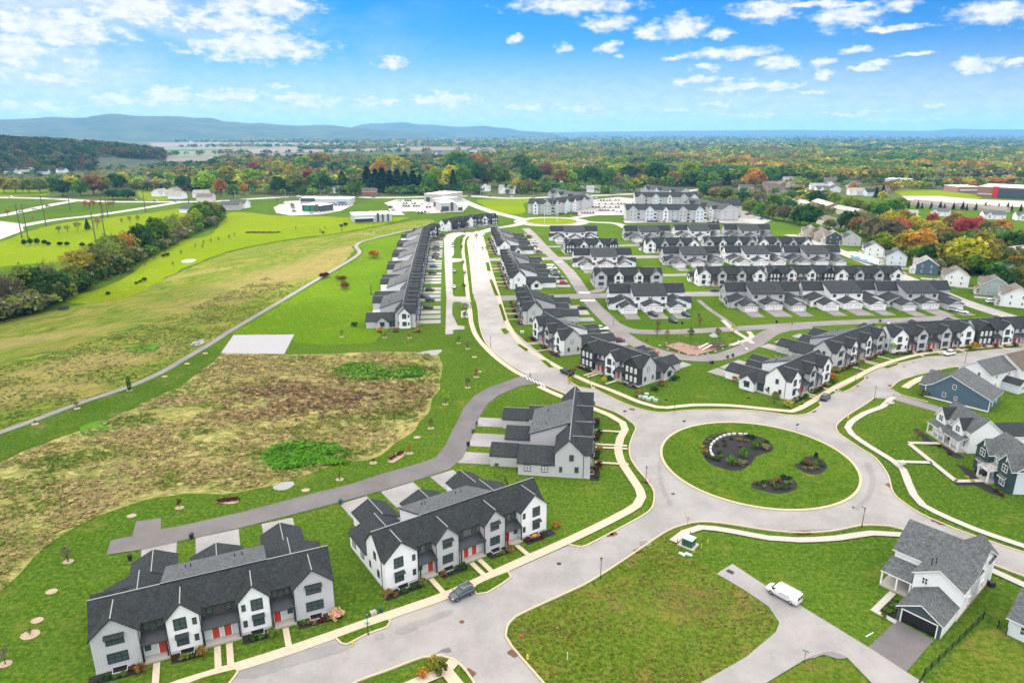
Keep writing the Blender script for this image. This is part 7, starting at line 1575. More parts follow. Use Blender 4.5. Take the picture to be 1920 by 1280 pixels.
sign(994, 713, 'red sign beside the zebra crossing of the alley', 'stop', 30, 2.0); sign(1484, 616, 'red sign at the alley behind the bend rows', 'stop', 0, 2.4); sign(1502, 768, 'thin sign at the kerb before the white corner row', 'arrow', 0, 2.0); sign(1402, 763, 'thin sign on the verge north of the roundabout', 'arrow', 0, 3.0)
def hydrant(u, v, label):
    x, y = at(u, v); t = thing('fire_hydrant', label, 'fire hydrant', (x, y, 0)); m = MB(); m.cyl(0, 0, 0, .08, .2); m.cyl(0, 0, .08, .6, .13); m.cyl(0, 0, .6, .78, .15, .06); m.build('barrel', 'yellow', t)
    for a in (0, 1.57, 3.14): MB().tube((0, 0, .45), (.22 * math.cos(a), .22 * math.sin(a), .45), .06, n=8).build('outlet', 'yellow', t)
hydrant(989, 1234, 'yellow fire hydrant behind the kerb of the corner lot'); hydrant(661, 1208, 'yellow hydrant by the kerb of the left bump-out'); hydrant(1590, 784, 'yellow hydrant on the verge by the curved street')
def simple(name, label, cat, u, v, mb, m_, rz=0, group=None):
    x, y = at(u, v); return tag(mb.build(name, m_, None, (x, y, 0), R(rz)), label, cat, group)
def bin_(u, v, col, label):
    x, y = at(u, v); t = thing('wheelie_bin', label, 'bin', (x, y, .1), u % 6, 'wheelie bins'); m = MB(); m.hexa([(-.26, -.3, .08), (.26, -.3, .08), (.26, .3, .08), (-.26, .3, .08), (-.32, -.38, 1.0), (.32, -.38, 1.0), (.32, .38, 1.0), (-.32, .38, 1.0)]); m.build('body', col, t)
    MB().hexa([(-.34, -.42, 1.0), (.34, -.42, 1.0), (.34, .42, 1.0), (-.34, .42, 1.0), (-.3, -.38, 1.08), (.3, -.38, 1.08), (.3, .38, 1.12), (-.3, .38, 1.12)]).build('lid', col, t)
for u, v, c, l in ((878, 836, 'black_trim', 'black bin by the alley below the end-on grey row'), (887, 812, 'bin_green', 'green bin by the alley next to the wide concrete drive'), (894, 797, 'bin_green', 'dark green bin by the highest drive of the end-on row'), (244, 1050, 'black_trim', 'black bin at the left garage of the bottom left row'),
                   (360, 1010, 'black_trim', 'black bin between the alley and the wide drive, bottom left'), (639, 945, 'bin_green', 'green bin by the alley left of the white-ended row'), (1332, 682, 'paint_blue', 'dark blue bin beside the loop alley'), (1335.5, 682.5, 'black_trim', 'black bin touching the dark blue one'), (1364, 672, 'bin_green', 'green bin at the drive by the playground crossing'), (1374, 669, 'black_trim', 'black bin at the drive by the playground crossing'),
                   (1279, 608, 'black_trim', 'black bin between drives of the nearest white garages'), (1456, 606, 'black_trim', 'black bin on the alley of the nearest garage row, left one'), (1650, 604, 'black_trim', 'black bin on the alley of the nearest garage row, right one')): bin_(u, v, c, l)
# transformer with bollards
x, y = at(1291, 1022); t = thing('transformer', 'dark green transformer cabinet on a concrete pad near the roundabout', 'transformer', (x, y, 0), R(-40))
MB().box(-1.7, 1.5, -1.3, 1.5, 0, .18).build('pad', 'concrete', t); MB().box(-1.0, 1.0, -.9, .9, .18, 1.65).build('cabinet', 'dark_green', t); MB().box(-1.08, 1.08, -.98, .98, 1.65, 1.75).build('lid', 'pale_green', t)
for i, (u, v) in enumerate(((1270, 1019), (1283, 1011), (1294, 1003), (1302, 1036), (1315, 1027), (1327, 1018))): simple('bollard', 'short %s post around the transformer, %s' % ('yellow' if i > 2 else 'rusty', ordn(i)), 'bollard', u, v, MB().cyl(0, 0, 0, .9, .07), 'yellow' if i > 2 else 'rust', 0, 'posts around the transformer')
simple('utility_box', 'pale green utility box by the transformer', 'utility box', 1291, 1040, MB().box(-.7, .7, -.35, .35, 0, .25), 'pale_green', -40); simple('utility_box', 'white utility lid left of the transformer', 'utility box', 1279, 1039, MB().box(-.6, .6, -.3, .3, 0, .2), 'paint_white', -40)
for i, (u, v, w_) in enumerate(((1209, 747, .7), (1216, 750, .6), (1222, 748, .65), (1229, 752, .6), (1200, 745, .5), (1212, 741, .6))): simple('utility_box', 'pale green utility box on the lawn before the dark brown row, %s' % ordn(i), 'utility box', u, v, MB().box(-w_, w_, -w_ * .8, w_ * .8, 0, .7), 'pale_green', -20, 'utility boxes on the roundabout lawn')
simple('utility_box', 'pale green box between the two nearest rows, left one', 'utility box', 689, 1170, MB().cyl(0, 0, 0, .7, .35, n=10), 'pale_green'); simple('utility_box', 'grey metal box between the two nearest rows, middle one', 'utility box', 700, 1153, MB().box(-.5, .5, -.4, .4, 0, .8), 'chrome', 30); simple('utility_box', 'dark green box between the two nearest rows, right one', 'utility box', 714, 1146, MB().box(-.25, .25, -.25, .25, 0, .9), 'dark_green', 30)
simple('utility_box', 'green box on the lawn above the black pickup', 'utility box', 979, 624, MB().box(-.8, .8, -.7, .7, 0, .8), 'pale_green'); simple('boulder', 'white rock by the lane mouth right of the curved street', 'boulder', 1669, 757, MB().blob(0, 0, .3, 1.3, .8, .5, 2, 3), 'stone'); simple('mailbox', 'sand coloured mailbox stand at the pavement fork right of the roundabout', 'mailbox', 1690, 876, MB().box(-.15, .15, -.15, .15, 0, 1.0).box(-.7, .7, -.5, .5, 1.0, 1.6), 'cream_siding', 20)
simple('marker_post', 'thin white marker post in the corner lot, right one', 'marker post', 1064, 1236, MB().box(-.05, .05, -.05, .05, 0, 1.3), 'paint_white'); simple('marker_post', 'leaning wooden stake in the corner lot, upper one', 'marker post', 1010, 1182, MB().tube((0, 0, 0), (.15, 0, 1.6), .05), 'timber'); simple('bench', 'white bench in the grass beside the open garage drive', 'bench', 1630, 1190, MB().tube((-.9, 0, .1), (.9, 0, .1), .08), 'paint_white', 30)
# drains and manholes in the road surface
def grate(u, v, rz, m_='rust', w_=.75):
    x, y = at(u, v); o = MB().box(-w_, w_, -w_ * .6, w_ * .6, .2, .262).build('storm_drain', m_, None, (x, y, 0), R(rz)); o['kind'] = 'structure'
for q in ((961.7, 1226, -40), (881.7, 1261.7, -40), (1196, 1033, 32), (1143, 1003, 32), (1668, 911, 100), (1500, 1000, 0), (1513, 999, 0), (1754, 977, -25), (1765, 982, -25), (1212, 903, -50), (1624, 709, 35), (1606, 724, 35), (1525, 772, 30), (1670, 724, -30), (1150, 1002, 32), (1185, 768, -20)): grate(*q)
grate(1369, 1072.7, -45, 'black_trim', .6)
for u, v in ((1048, 1057), (866, 1166), (1262, 926), (1615, 950), (1695, 688), (1713, 680), (1735, 668), (1601, 952)):
    x, y = at(u, v); MB().cyl(x, y, .1, .115, .42, n=16).build('manhole_cover', 'rust' if u < 900 else 'black_trim')['kind'] = 'structure'
mat('asphalt_worn', fn=f_asphalt((.225, .218, .215)), rough=.92)
def patch(pts, m_, z): fan([(x + .3 * noise.noise(Vector((x, y, 1))), y + .3 * noise.noise(Vector((x, y, 5)))) for x, y in spline(PX(pts), .8, True)], z, 'road_patch', m_)
patch([(818, 1227), (828, 1217), (842, 1214), (848, 1222), (838, 1226), (826, 1224)], 'asphalt_dark', .133); patch([(1197, 1017), (1212, 1014), (1222, 1020), (1208, 1026)], 'asphalt_mid', .133); patch([(1440, 999), (1470, 996), (1490, 1000), (1560, 997), (1560, 992), (1500, 994)], 'asphalt_mid', .133)
patch([(1507, 1239), (1530, 1226), (1560, 1222), (1590, 1232), (1570, 1236), (1545, 1228), (1520, 1236)], 'asphalt_mid', .133)
for pts_ in ([(430, 1262), (520, 1232), (640, 1205), (660, 1215), (560, 1245), (470, 1272)], [(742, 1180), (800, 1158), (850, 1142), (846, 1152), (800, 1170), (755, 1190)], [(700, 1190), (716, 1186), (722, 1196), (706, 1200)]): patch(pts_, 'asphalt_worn', .128)
patch([(1240, 850), (1232, 880), (1240, 920), (1256, 950), (1262, 946), (1248, 918), (1240, 880), (1246, 852)], 'asphalt_worn', .126); patch([(1620, 870), (1630, 900), (1622, 930), (1600, 955), (1608, 958), (1634, 930), (1642, 900), (1630, 868)], 'asphalt_worn', .127)
# iron fence of the corner house
def fence(pts, label, h=1.4):
    w_ = PX(pts); t = thing('fence', label, 'fence', (*w_[0], 0)); ox, oy = w_[0]
    for (xa, ya), (xb, yb) in zip(w_, w_[1:]):
        L = math.hypot(xb - xa, yb - ya); n = max(1, int(L / 2.2)); pn = MB()
        for i in range(n + 1): f = i / n; MB().box(xa + (xb - xa) * f - ox - .05, xa + (xb - xa) * f - ox + .05, ya + (yb - ya) * f - oy - .05, ya + (yb - ya) * f - oy + .05, 0, h + .1).build('post', 'black_trim', t)
        for z in (.2, h - .15): pn.tube((xa - ox, ya - oy, z), (xb - ox, yb - oy, z), .035, n=4)
        k = int(L / .28)
        for i in range(k): f = i / k; x, y = xa + (xb - xa) * f - ox, ya + (yb - ya) * f - oy; pn.tube((x, y, .1), (x, y, h), .018, n=3)
        pn.build('railing', 'black_trim', t)
fence([(1700, 1330), (1732, 1268), (1843, 1160), (1871, 1177), (1886, 1190)], 'black iron fence around the yard at the bottom right corner'); fence([(927, 893), (947, 902), (952, 914)], 'short black fence behind the white-ended row')
fence([(695, 535), (695, 553), (702, 556)], 'dark fence behind the left terrace'); 
for i, (u, v, rz) in enumerate(((931, 873, 0), (770, 955, 30), (1858, 1098, 0), (1906, 765, 0), (1822, 1118, -50), (1816, 853, 0))):
    if i in (0, 2, 4): simple('air_conditioner', ['grey air conditioner behind the end-on grey row', '', 'dark round tank by the white house wall', '', 'grey air conditioner at the side of the white house'][i], 'air conditioner', u, v, MB().box(-.45, .45, -.45, .45, 0, .9), 'chrome' if i != 2 else 'black_trim', rz)
# poles and wires on the left
wp = [(41.7, 446.7, 25), (52.7, 446, 25), (86.7, 425, 25), (180, 455, 22), (200, 460, 24), (194, 408, 25), (202.7, 408, 25), (273, 397, 26), (354, 382, 24), (132, 395, 22)]
for i, (u, v, h) in enumerate(sorted(wp)):
    x, y = at(u, v); t = thing('power_pole', 'tall dark power pole left of the fields, %s' % ordn(i), 'power pole', (x, y, 0), 0, 'tall power poles on the left')
    MB().cyl(0, 0, 0, h, .45, .25, 8).build('mast', 'timber', t)
    for z in (h - 1, h - 4, h - 7): MB().tube((0, 0, z), (1.4, .6, z + .3), .1).build('insulator', 'wire', t)
def wire(a, b, label=None, sag=3):
    pa = at(a[0], a[1]); pb = at(b[0], b[1]); m = MB(); pr = None
    for i in range(13):
        f = i / 12; p = (pa[0] + (pb[0] - pa[0]) * f, pa[1] + (pb[1] - pa[1]) * f, a[2] + (b[2] - a[2]) * f - sag * 4 * f * (1 - f))
        if pr: m.tube(pr, p, .06, n=3)
        pr = p
    return m
k = 0
for (a, b) in (((86.7, 425), (194, 408)), ((194, 408), (273, 397)), ((273, 397), (354, 382)), ((354, 382), (480, 372)), ((-80, 470), (41.7, 446.7)), ((52.7, 446), (202.7, 408)), ((41.7, 446.7), (86.7, 425))):
    for z in (24, 21, 18):
        k += 1; tag(wire((*a, z), (*b, z)).build('power_line', 'wire'), 'sagging power line between the tall dark poles, %s span, %s wire' % (['first', 'second', 'third', 'fourth', 'fifth', 'sixth', 'seventh'][(k - 1) // 3], {24: 'top', 21: 'middle', 18: 'low'}[z]), 'power line', 'power lines on the left')
hp = [(536, 377), (601, 367), (636, 368), (698, 375), (796, 378), (901, 366), (1000, 372), (1144, 368), (442, 380)]
for i, (u, v) in enumerate(sorted(hp)):
    x, y = at(u, v); t = thing('utility_pole', 'pale utility pole along the highway, %s' % ordn(i), 'utility pole', (x, y, 0), 0, 'utility poles along the highway')
    MB().cyl(0, 0, 0, 13, .22, .15, 7).build('mast', 'stone', t); MB().box(-1.4, 1.4, -.08, .08, 12, 12.2).build('crossarm', 'stone', t)
    if i: tag(wire((*sorted(hp)[i - 1], 12.3), (u, v, 12.3), sag=1.2).build('power_line', 'wire'), 'thin line along the highway poles, %s span' % ordn(i - 1), 'power line', 'power lines along the highway')
# far roundabout: lawn, planting, flagpoles
x, y = at(1034, 415.5); mb = MB(); mb.face([(x + 22.3 * math.cos(6.2832 * i / 48), y + 22.3 * math.sin(6.2832 * i / 48), .5) for i in range(48)]); tag(mb.build('roundabout_lawn', 'bright_lawn'), kind='structure')
mb = MB(); ribbon(mb, [(x + 22.6 * math.cos(6.2832 * i / 48), y + 22.6 * math.sin(6.2832 * i / 48)) for i in range(48)], .7, .1, .55, True); tag(mb.build('kerb', 'kerb'), kind='structure')
for i, (u, v, h) in enumerate(((1021, 420, 15), (1046, 418, 17), (1043.5, 416, 12))):
    x, y = at(u, v); t = thing('flagpole', ['white flagpole at the left of the far roundabout', 'tall flagpole flying a red and white flag', 'short flagpole beside the one with the flag'][i], 'flagpole', (x, y, .4)); MB().cyl(0, 0, 0, h, .12, .06, 6).build('mast', 'paint_white', t)
    if i == 1:
        f = MB().box(.1, 3.6, -.03, .03, h - 2.3, h - .2).build('flag', 'flag', t)
        for k_ in range(3): MB().box(.1, 3.6, -.05, .05, h - 2.0 + k_ * .62, h - 1.72 + k_ * .62).build('flag_stripe', 'paint_white', f)
        MB().box(.1, 1.5, -.06, .06, h - 1.3, h - .2).build('flag_canton', 'paint_blue', f)
# ---------------------------------------------------------------- playground
fan(spline(PX([(1145, 608), (1165, 601), (1280, 600)]), 5), .02, 'lawn', 'lawn')
fan(PX([(1244, 649), (1274, 642), (1300, 649), (1330, 646), (1346, 643), (1362, 648), (1333, 660), (1306, 667.5), (1290, 666), (1261, 655)]), .06, 'play_surface', 'play_mulch')
mb = MB(); ribbon(mb, PX([(1244, 649), (1274, 642), (1300, 649), (1330, 646), (1346, 643), (1362, 648), (1333, 660), (1306, 667.5), (1290, 666), (1261, 655)]), .25, .05, .45, True); tag(mb.build('timber_edging', 'timber'), 'dark timber edging around the playground surface', 'edging')
for i, (u, v) in enumerate(((1237, 649), (1252, 656), (1273, 662), (1290, 667), (1307, 668), (1317, 667.5), (1327, 665), (1341, 660), (1355, 655), (1368, 650), (1250, 645))): simple('boulder', 'pale boulder at the foot of the playground edge, %s' % ordn(i), 'boulder', u, v, MB().blob(0, 0, .25, .6, .45, .4, 2, i), 'gravel', i * 30, 'boulders around the playground')
x, y = at(1336, 652); t = thing('play_structure', 'climbing tower with slides in the playground', 'play structure', (x, y, 0), .3)
for i, (px_, py_) in enumerate(((-1.5, -1.5), (1.5, -1.5), (1.5, 1.5), (-1.5, 1.5), (4, -1), (4, 1.5))): MB().cyl(px_, py_, 0, 4.6 if i < 4 else 3, .1, n=6).build('post', 'timber', t)
MB().box(-1.6, 1.6, -1.6, 1.6, 1.6, 1.75).build('platform', 'dark_siding', t); MB().box(1.6, 4.1, -1, 1.5, 1.2, 1.35).build('platform', 'dark_siding', t)
m = MB(); m.hexa([(-1.2, -1.2, 4.4), (1.2, -1.2, 4.4), (1.2, 1.2, 4.4), (-1.2, 1.2, 4.4), (-.4, -.4, 5.5), (.4, -.4, 5.5), (.4, .4, 5.5), (-.4, .4, 5.5)]); m.build('canopy', 'sage_siding', t)
for a, s in ((-2.6, 1), (1.2, -1)): m = MB(); m.hexa([(-5.2, a * .6 - .4, .2), (-5.2, a * .6 + .4, .2), (-1.5, a * .6 + .4, 1.7), (-1.5, a * .6 - .4, 1.7), (-5.2, a * .6 - .4, .32), (-5.2, a * .6 + .4, .32), (-1.5, a * .6 + .4, 1.85), (-1.5, a * .6 - .4, 1.85)]); m.build('slide', 'cream_siding', t)
for z in (1.9, 2.5): MB().tube((-1.5, -1.5, z), (1.5, -1.5, z), .05).build('rail', 'timber', t)
m = MB(); [m.tube((1.5, 1.5 + i * .5, 1.6 - i * .35), (2.8, 1.5 + i * .5, 1.6 - i * .35), .06) for i in range(5)]; m.build('climber', 'timber', t)
x, y = at(1273, 651); t = thing('swing_set', 'dark swing frame at the left of the playground', 'swing set', (x, y, 0), -.15)
for s in (-4, 4): MB().tube((s, 0, 0), (s, 0, 3.2), .09).build('post', 'timber', t)
MB().tube((-4, 0, 3.2), (4, 0, 3.2), .09).build('top_beam', 'timber', t)
for s in (-2, 1.6): MB().box(s - .3, s + .3, -.15, .15, .6, .66).build('seat', 'rubber', t); [MB().tube((s + q, 0, .65), (s + q, 0, 3.2), .02, n=3).build('chain', 'wire', t) for q in (-.25, .25)]
x, y = at(1305, 656); t = thing('spring_rocker', 'small dark climbing frame in the middle of the playground', 'play structure', (x, y, 0))
for q in ((-.8, 0), (.8, 0), (0, .8), (0, -.8)): MB().tube((q[0], q[1], 0), (q[0] * .4, q[1] * .4, 2.2), .07).build('leg', 'timber', t)
MB().cyl(0, 0, 2.1, 2.3, .6).build('ring', 'timber', t)
simple('shelter', 'flat grey roofed mail shelter beside the car court', 'shelter', 874, 577, MB().box(-2.3, 2.3, -1.8, 1.8, 2.6, 2.8).box(-2.1, -1.9, -1.6, -1.4, .1, 2.6).box(1.9, 2.1, -1.6, -1.4, .1, 2.6).box(-2.1, -1.9, 1.4, 1.6, .1, 2.6).box(1.9, 2.1, 1.4, 1.6, .1, 2.6).box(-1.2, 1.2, -.4, .4, .1, 1.7), 'shingle_pale')
fan(PX([(864.5, 584), (864.5, 596), (877, 596), (878, 582)]), .05, 'pavement', 'concrete')
# ---------------------------------------------------------------- beds, shrubs, saplings near the camera
SHK = {}
def shrub(x, y, r, col, label, group, h=None, nm='shrub', z=.03):
    k = (col, int(abs(x * 13 + y * 5)) % 3)
    if k not in SHK: SHK[k] = np_mesh('shrub', leaves(600 + k[1], 6, 150, .20), 'leaf_' + col)
    o = put(nm, SHK[k], None, (x, y, z), (0, 0, (x * 3.1 + y) % 6.28)); o.scale = (r * 1.15, r * 1.15, (h or r * 1.5) / 2.0); return tag(o, label, 'shrub', group)
def bed(px_, nm='mulch_bed', m_='mulch', world=False, z=.03, jit=.12):
    w_ = px_ if world else PX(px_); s = spline(w_, .8, True); s = [(a + jit * noise.noise(Vector((a * 1.3, b * 1.3, 2))), b + jit * noise.noise(Vector((a * 1.3, b * 1.3, 7)))) for a, b in s]
    return fan(s, z, nm, m_)
rs = random.Random(31)
def front_bed(key, units, who, cols=('dark', 'green', 'rust', 'wine', 'olive', 'green', 'dark'), walk=6.2, dens=1.0, wm='walk', wl=1.0):
    t, W, L = TB[key]; x = 0; k = 0; ng = sum(1 for u in units if u[0] == 'g')
    for kind, wd in units:
        if kind == 'g':
            fan([W(x + (-.9 if x == 0 else .1), -2.2), W(x + wd + (.9 if x + wd > L - 1 else -.1), -2.2), W(x + wd + (.9 if x + wd > L - 1 else -.1), -.02), W(x + (-.9 if x == 0 else .1), -.02)], .032, 'mulch_bed', 'mulch'); 
            for i in range(int((3 + 2 * (wd > 5)) * dens)):
                xx = x + .5 + (wd - 1) * (i + rs.random() * .6) / 5.0 * (1.0 if wd > 5 else 1.5); c = rs.choice(cols)
                if abs(xx - x - wd / 2) < .9: yy = -1.75
                else: yy = -.9 - rs.random() * .8
                p = W(min(xx, x + wd), yy); shrub(*p, rs.uniform(.35, .62), c, 'low %s shrub before %s' % (COLW[c], who), 'foundation shrubs before ' + who)
            k += 1
        else:
            n = 2 if wd > 4.5 else 1; yy0 = -1.15
            for i in range(n):
                xm = x + wd / 2 + ((-.85, .85)[i] if n == 2 else 0); walk_w(W, xm, yy0, -walk, .95, .0570 + .0003 * i, wm)
            c = rs.choice(('rust', 'wine', 'dark', 'olive')); p = W(x - .3, -2.1); shrub(*p, .75, c, 'tall %s bush by a porch of %s' % (COLW[c], who), 'porch bushes of ' + who, 1.6)
        x += wd
front_bed('A', U4, 'the bottom left row', walk=6.4); front_bed('B', U4, 'the white-ended row behind the grey SUV', walk=6.0)
front_bed('C', U4, 'the end-on grey row', walk=9.0, cols=('dark', 'wine', 'dark')); front_bed('E1', U3, 'the dark brown row', walk=6.0, cols=('rust', 'wine', 'olive')); front_bed('E2', U3, 'the white and grey three-gable row', walk=6.5, cols=('rust', 'wine', 'olive'))
front_bed('E3', U4, 'the grey end-on row by the cross street', walk=7.5, cols=('rust', 'orange', 'olive'), dens=.6)
front_bed('D1', U3, 'the white corner row', walk=6.0, cols=('rust', 'gold', 'dark')); front_bed('D2', U4, 'the bend row', walk=7, cols=('dark', 'rust')); front_bed('D3', U4, 'the row opposite the blue house', walk=6, cols=('gold', 'dark', 'rust'), dens=.8)
front_bed('D4', U4, 'the dark-ended row at the right edge', walk=6, cols=('gold', 'dark', 'rust'), dens=.6)
for k_ in ('E40', 'E41', 'E50', 'E51'):
    front_bed(k_, U4, {'E40': 'the upper middle row right of the road', 'E41': 'the lower middle row right of the road', 'E50': 'the farthest row right of the road', 'E51': 'the second farthest row right of the road'}[k_], walk=7.0, cols=('rust', 'orange'), dens=.4)
# bigger named bushes
for u, v, r, h, c, l in ((632, 1158, 1.1, 1.7, 'pink', 'round orange and pink hydrangea bush at the right corner of the bottom left row'), (728, 1116, .8, 1.3, 'rust', 'brownish bush at the left corner of the white-ended row'), (1043, 988, .8, 1.2, 'orange', 'small orange bush right of the white-ended row'),
                         (1478, 762, 1.4, 2.2, 'gold', 'golden bush at the corner of the white corner row'), (1454, 745, 1.1, 2.0, 'rust', 'russet bush along the side of the white corner row'), (1408, 730, 1.1, 1.9, 'orange', 'orange bush beside the screened porch of the corner row'), (1440, 738, .9, 3.0, 'green', 'upright green shrub at the side of the corner row'), (1396, 722, .9, 2.8, 'olive', 'upright olive shrub at the side of the corner row'), (1378, 714, 1.0, 1.8, 'orange', 'orange bush at the end of the corner row'), (1374, 708, .8, 2.2, 'gold', 'yellowish bush at the end of the corner row'),
                         (1562, 712, 1.3, 2.0, 'orange', 'orange bush by the bend row, lower one'), (1566, 698, 1.3, 2.2, 'gold', 'orange and gold bush by the bend row, upper one'), (1828, 652, 1.6, 2.4, 'orange', 'large orange bush before the dark-ended row, right one'), (1820, 655, 1.4, 2.0, 'gold', 'large golden bush before the dark-ended row, left one'),
                         (1732, 742, 1.4, 2.2, 'olive', 'wild olive bush at the corner of the blue house'), (1265, 712, 1.2, 1.6, 'dark', 'dark bush along the side of the dark brown row, right one'), (1240, 722, 1.2, 1.6, 'rust', 'russet bush along the side of the dark brown row, middle one'), (1226, 732, 1.2, 1.6, 'dark', 'dark bush along the side of the dark brown row, left one'), (1198, 742, 1.2, 1.6, 'rust', 'russet bush at the corner of the dark brown row'),
                         (1050, 666, .9, 2.2, 'rust', 'reddish shrub at the corner of the three-gable row'), (826, 1262, .9, 2.2, 'olive', 'tall olive grass clump by the pavement at the bottom, right one'), (812, 1252, .9, 2.2, 'gold', 'tall golden grass clump by the pavement at the bottom, left one'), (792, 1268, .8, 1.4, 'orange', 'orange flowering shrub at the bottom edge'),
                         (665, 612, 1.3, 2.0, 'dark', 'dark round bush at the left patio of the nearest terrace row'), (714, 622, 1.6, 1.8, 'orange', 'orange bush before the terrace end gable, left one'), (742, 622, 1.2, 1.6, 'rust', 'russet bush before the terrace end gable, middle one'), (784, 622, 1.4, 1.8, 'rust', 'russet bush before the terrace end gable, right one')):
    x, y = at(u, v); shrub(x, y, r, c, l, 'larger bushes of the estate', h)
bed([(1300, 838)] and [(1316, 842), (1322, 824), (1340, 815), (1370, 812), (1400, 816), (1430, 822), (1449, 838), (1445, 848), (1420, 856), (1406, 872), (1385, 884), (1355, 880), (1325, 866)], z=.27)
bed([(1488, 874), (1500, 868), (1510, 858), (1530, 858), (1548, 870), (1550, 880), (1535, 890), (1515, 890), (1500, 882)], z=.27); bed([(1408, 909), (1420, 903), (1445, 900), (1470, 896), (1490, 903), (1495, 915), (1485, 922), (1460, 927), (1430, 922), (1412, 916)], z=.27)
m_ = MB(); wl_ = spline(PX([(1337, 858), (1332, 848), (1334, 836), (1344, 826), (1358, 819), (1376, 816), (1398, 817)]), 1.3)
for i, (x, y) in enumerate(wl_):
    a = math.atan2(wl_[min(i + 1, len(wl_) - 1)][1] - wl_[max(i - 1, 0)][1], wl_[min(i + 1, len(wl_) - 1)][0] - wl_[max(i - 1, 0)][0]); b_ = MB().box(-.5, .5, -.26, .26, 0, .42)
    for q in range(0, 8): vx, vy, vz = b_.v[q]; b_.v[q] = (x + vx * math.cos(a) - vy * math.sin(a), y + vx * math.sin(a) + vy * math.cos(a), vz + .25)
    k0 = len(m_.v); m_.v += b_.v; m_.f += [tuple(k0 + z_ for z_ in f) for f in b_.f]; m_.mi += b_.mi
tag(m_.build('stone_wall', 'foundation'), 'curved low wall of pale stone blocks on the roundabout bed', 'stone wall')
isl = [(1372, 872, 1.5, 3.2, 'green'), (1394, 857, 1.5, 3.0, 'green'), (1417, 842, 1.5, 2.8, 'green'), (1390, 872, 1.6, 1.6, 'grey'), (1434, 842, 1.6, 1.5, 'grey'), (1357, 830, .6, 1, 'dark'), (1359, 838, .7, 1, 'dark'), (1344, 838, .6, .9, 'dark'), (1349, 852, .8, 1.1, 'dark'), (1353, 858, .7, .9, 'green'), (1387, 828, .8, 1.2, 'rust'), (1400, 829, .8, 1, 'rust'), (1336, 862, .9, 1.1, 'dark'), (1346, 865, .9, 1.1, 'dark'), (1326, 858, .8, 1, 'dark'),
       (1402, 822, 1, 1.4, 'fir'), (1412, 824, 1, 1.5, 'fir'), (1437, 832, .8, 1.1, 'dark'), (1371, 825, .6, .9, 'dark'), (1388, 840, .6, .9, 'rust'), (1320, 848, 1.2, 1, 'gold'), (1316, 840, .9, .9, 'gold'), (1325, 832, .7, .6, 'olive'), (1332, 826, .7, .6, 'olive'), (1340, 821, .7, .6, 'olive'), (1349, 817, .7, .6, 'olive')]
isl2 = [(1529, 862, .7, 2.4, 'fir'), (1512, 872, 1.1, 1.4, 'rust'), (1520, 874, .9, 1.2, 'rust'), (1528, 872, 1, 1.4, 'green'), (1508, 880, .8, .9, 'olive'), (1520, 882, .8, .9, 'olive'), (1530, 880, .9, 1, 'grey'), (1538, 866, .8, 1.1, 'olive'), (1540, 876, .8, .9, 'dark'), (1505, 872, .8, 1.1, 'dark')]
isl3 = [(1420, 909, .8, 1, 'olive'), (1431, 907, .8, 1, 'dark'), (1432, 914, .7, .8, 'olive'), (1446, 906, 1.1, 1.2, 'grey'), (1448, 911, .8, .9, 'olive'), (1457, 904, 1.1, 1.2, 'rust'), (1469, 899, .9, 1.4, 'fir'), (1480, 901, .8, 1.3, 'fir'), (1474, 908, .8, 1, 'olive'), (1455, 918, .9, .9, 'dark'), (1467, 918, .9, .9, 'dark'), (1476, 916, .9, .9, 'dark'), (1482, 907, .7, .8, 'olive')]
for lst, wh in ((isl, 'in the large mulch bed of the roundabout'), (isl2, 'in the right mulch bed of the roundabout'), (isl3, 'in the lower mulch bed of the roundabout')):
    tot = {}; cnt = {}
    for q in lst: tot[q[4]] = tot.get(q[4], 0) + 1
    for u, v, r, h, c in sorted(lst):
        i = cnt.get(c, 0); cnt[c] = i + 1; x, y = at(u, v); shrub(x, y, r * .72, c, '%s shrub %s' % (COLW[c], wh) + ((', ' + ordn(i) + (' of its colour' if i == 0 else '')) if tot[c] > 1 else ''), 'shrubs on the roundabout', h * .75, z=.28)
# beds of the right-hand houses
bed([(1712, 806), (1722, 804), (1735, 815), (1750, 828), (1758, 834), (1745, 836), (1735, 832), (1728, 820)]); bed([(1765, 836), (1778, 850), (1790, 858), (1810, 860), (1800, 852), (1780, 840)]); bed([(1792, 870), (1805, 872), (1825, 885), (1830, 896), (1822, 900), (1812, 890)]); bed([(1790, 905), (1840, 904), (1870, 920), (1885, 930), (1860, 926), (1830, 911), (1792, 910)])
bed([(1651, 1145), (1676, 1121), (1688, 1128), (1680, 1158), (1676, 1162)], z=.05); fan(PX([(1631, 1144), (1668, 1108), (1680, 1114), (1648, 1146), (1682, 1164), (1678, 1170)]), .045, 'path', 'concrete')
for i in range(16):
    u = 1658 + (i % 4) * 7 + rs.uniform(-2, 2); v = 1148 - (i % 4) * 6 + (i // 4) * 5 - 4; x, y = at(u, v); c = ('olive', 'dark', 'green')[i % 3]; shrub(x, y, .35, c, 'small %s plant in the bed left of the open garage' % COLW[c], 'plants in the bed left of the open garage')
for i, (u, v) in enumerate(((1820, 1, ) if 0 else (1845, 893), (1830, 886), (1868, 922), (1878, 930), (1760, 838), (1780, 852))): x, y = at(u, v); shrub(x, y, .5, 'wine', 'dark red shrub before the houses right of the roundabout, %s' % ordn(i), 'dark shrubs right of the roundabout')
for u, v, l in ((1812, 896, 'yellow flower clump beside the front walk, upper one'), (1823, 903, 'yellow flower clump beside the front walk, lower one')): x, y = at(u, v); shrub(x, y, .45, 'yellow', l, 'yellow flower clumps', .6)
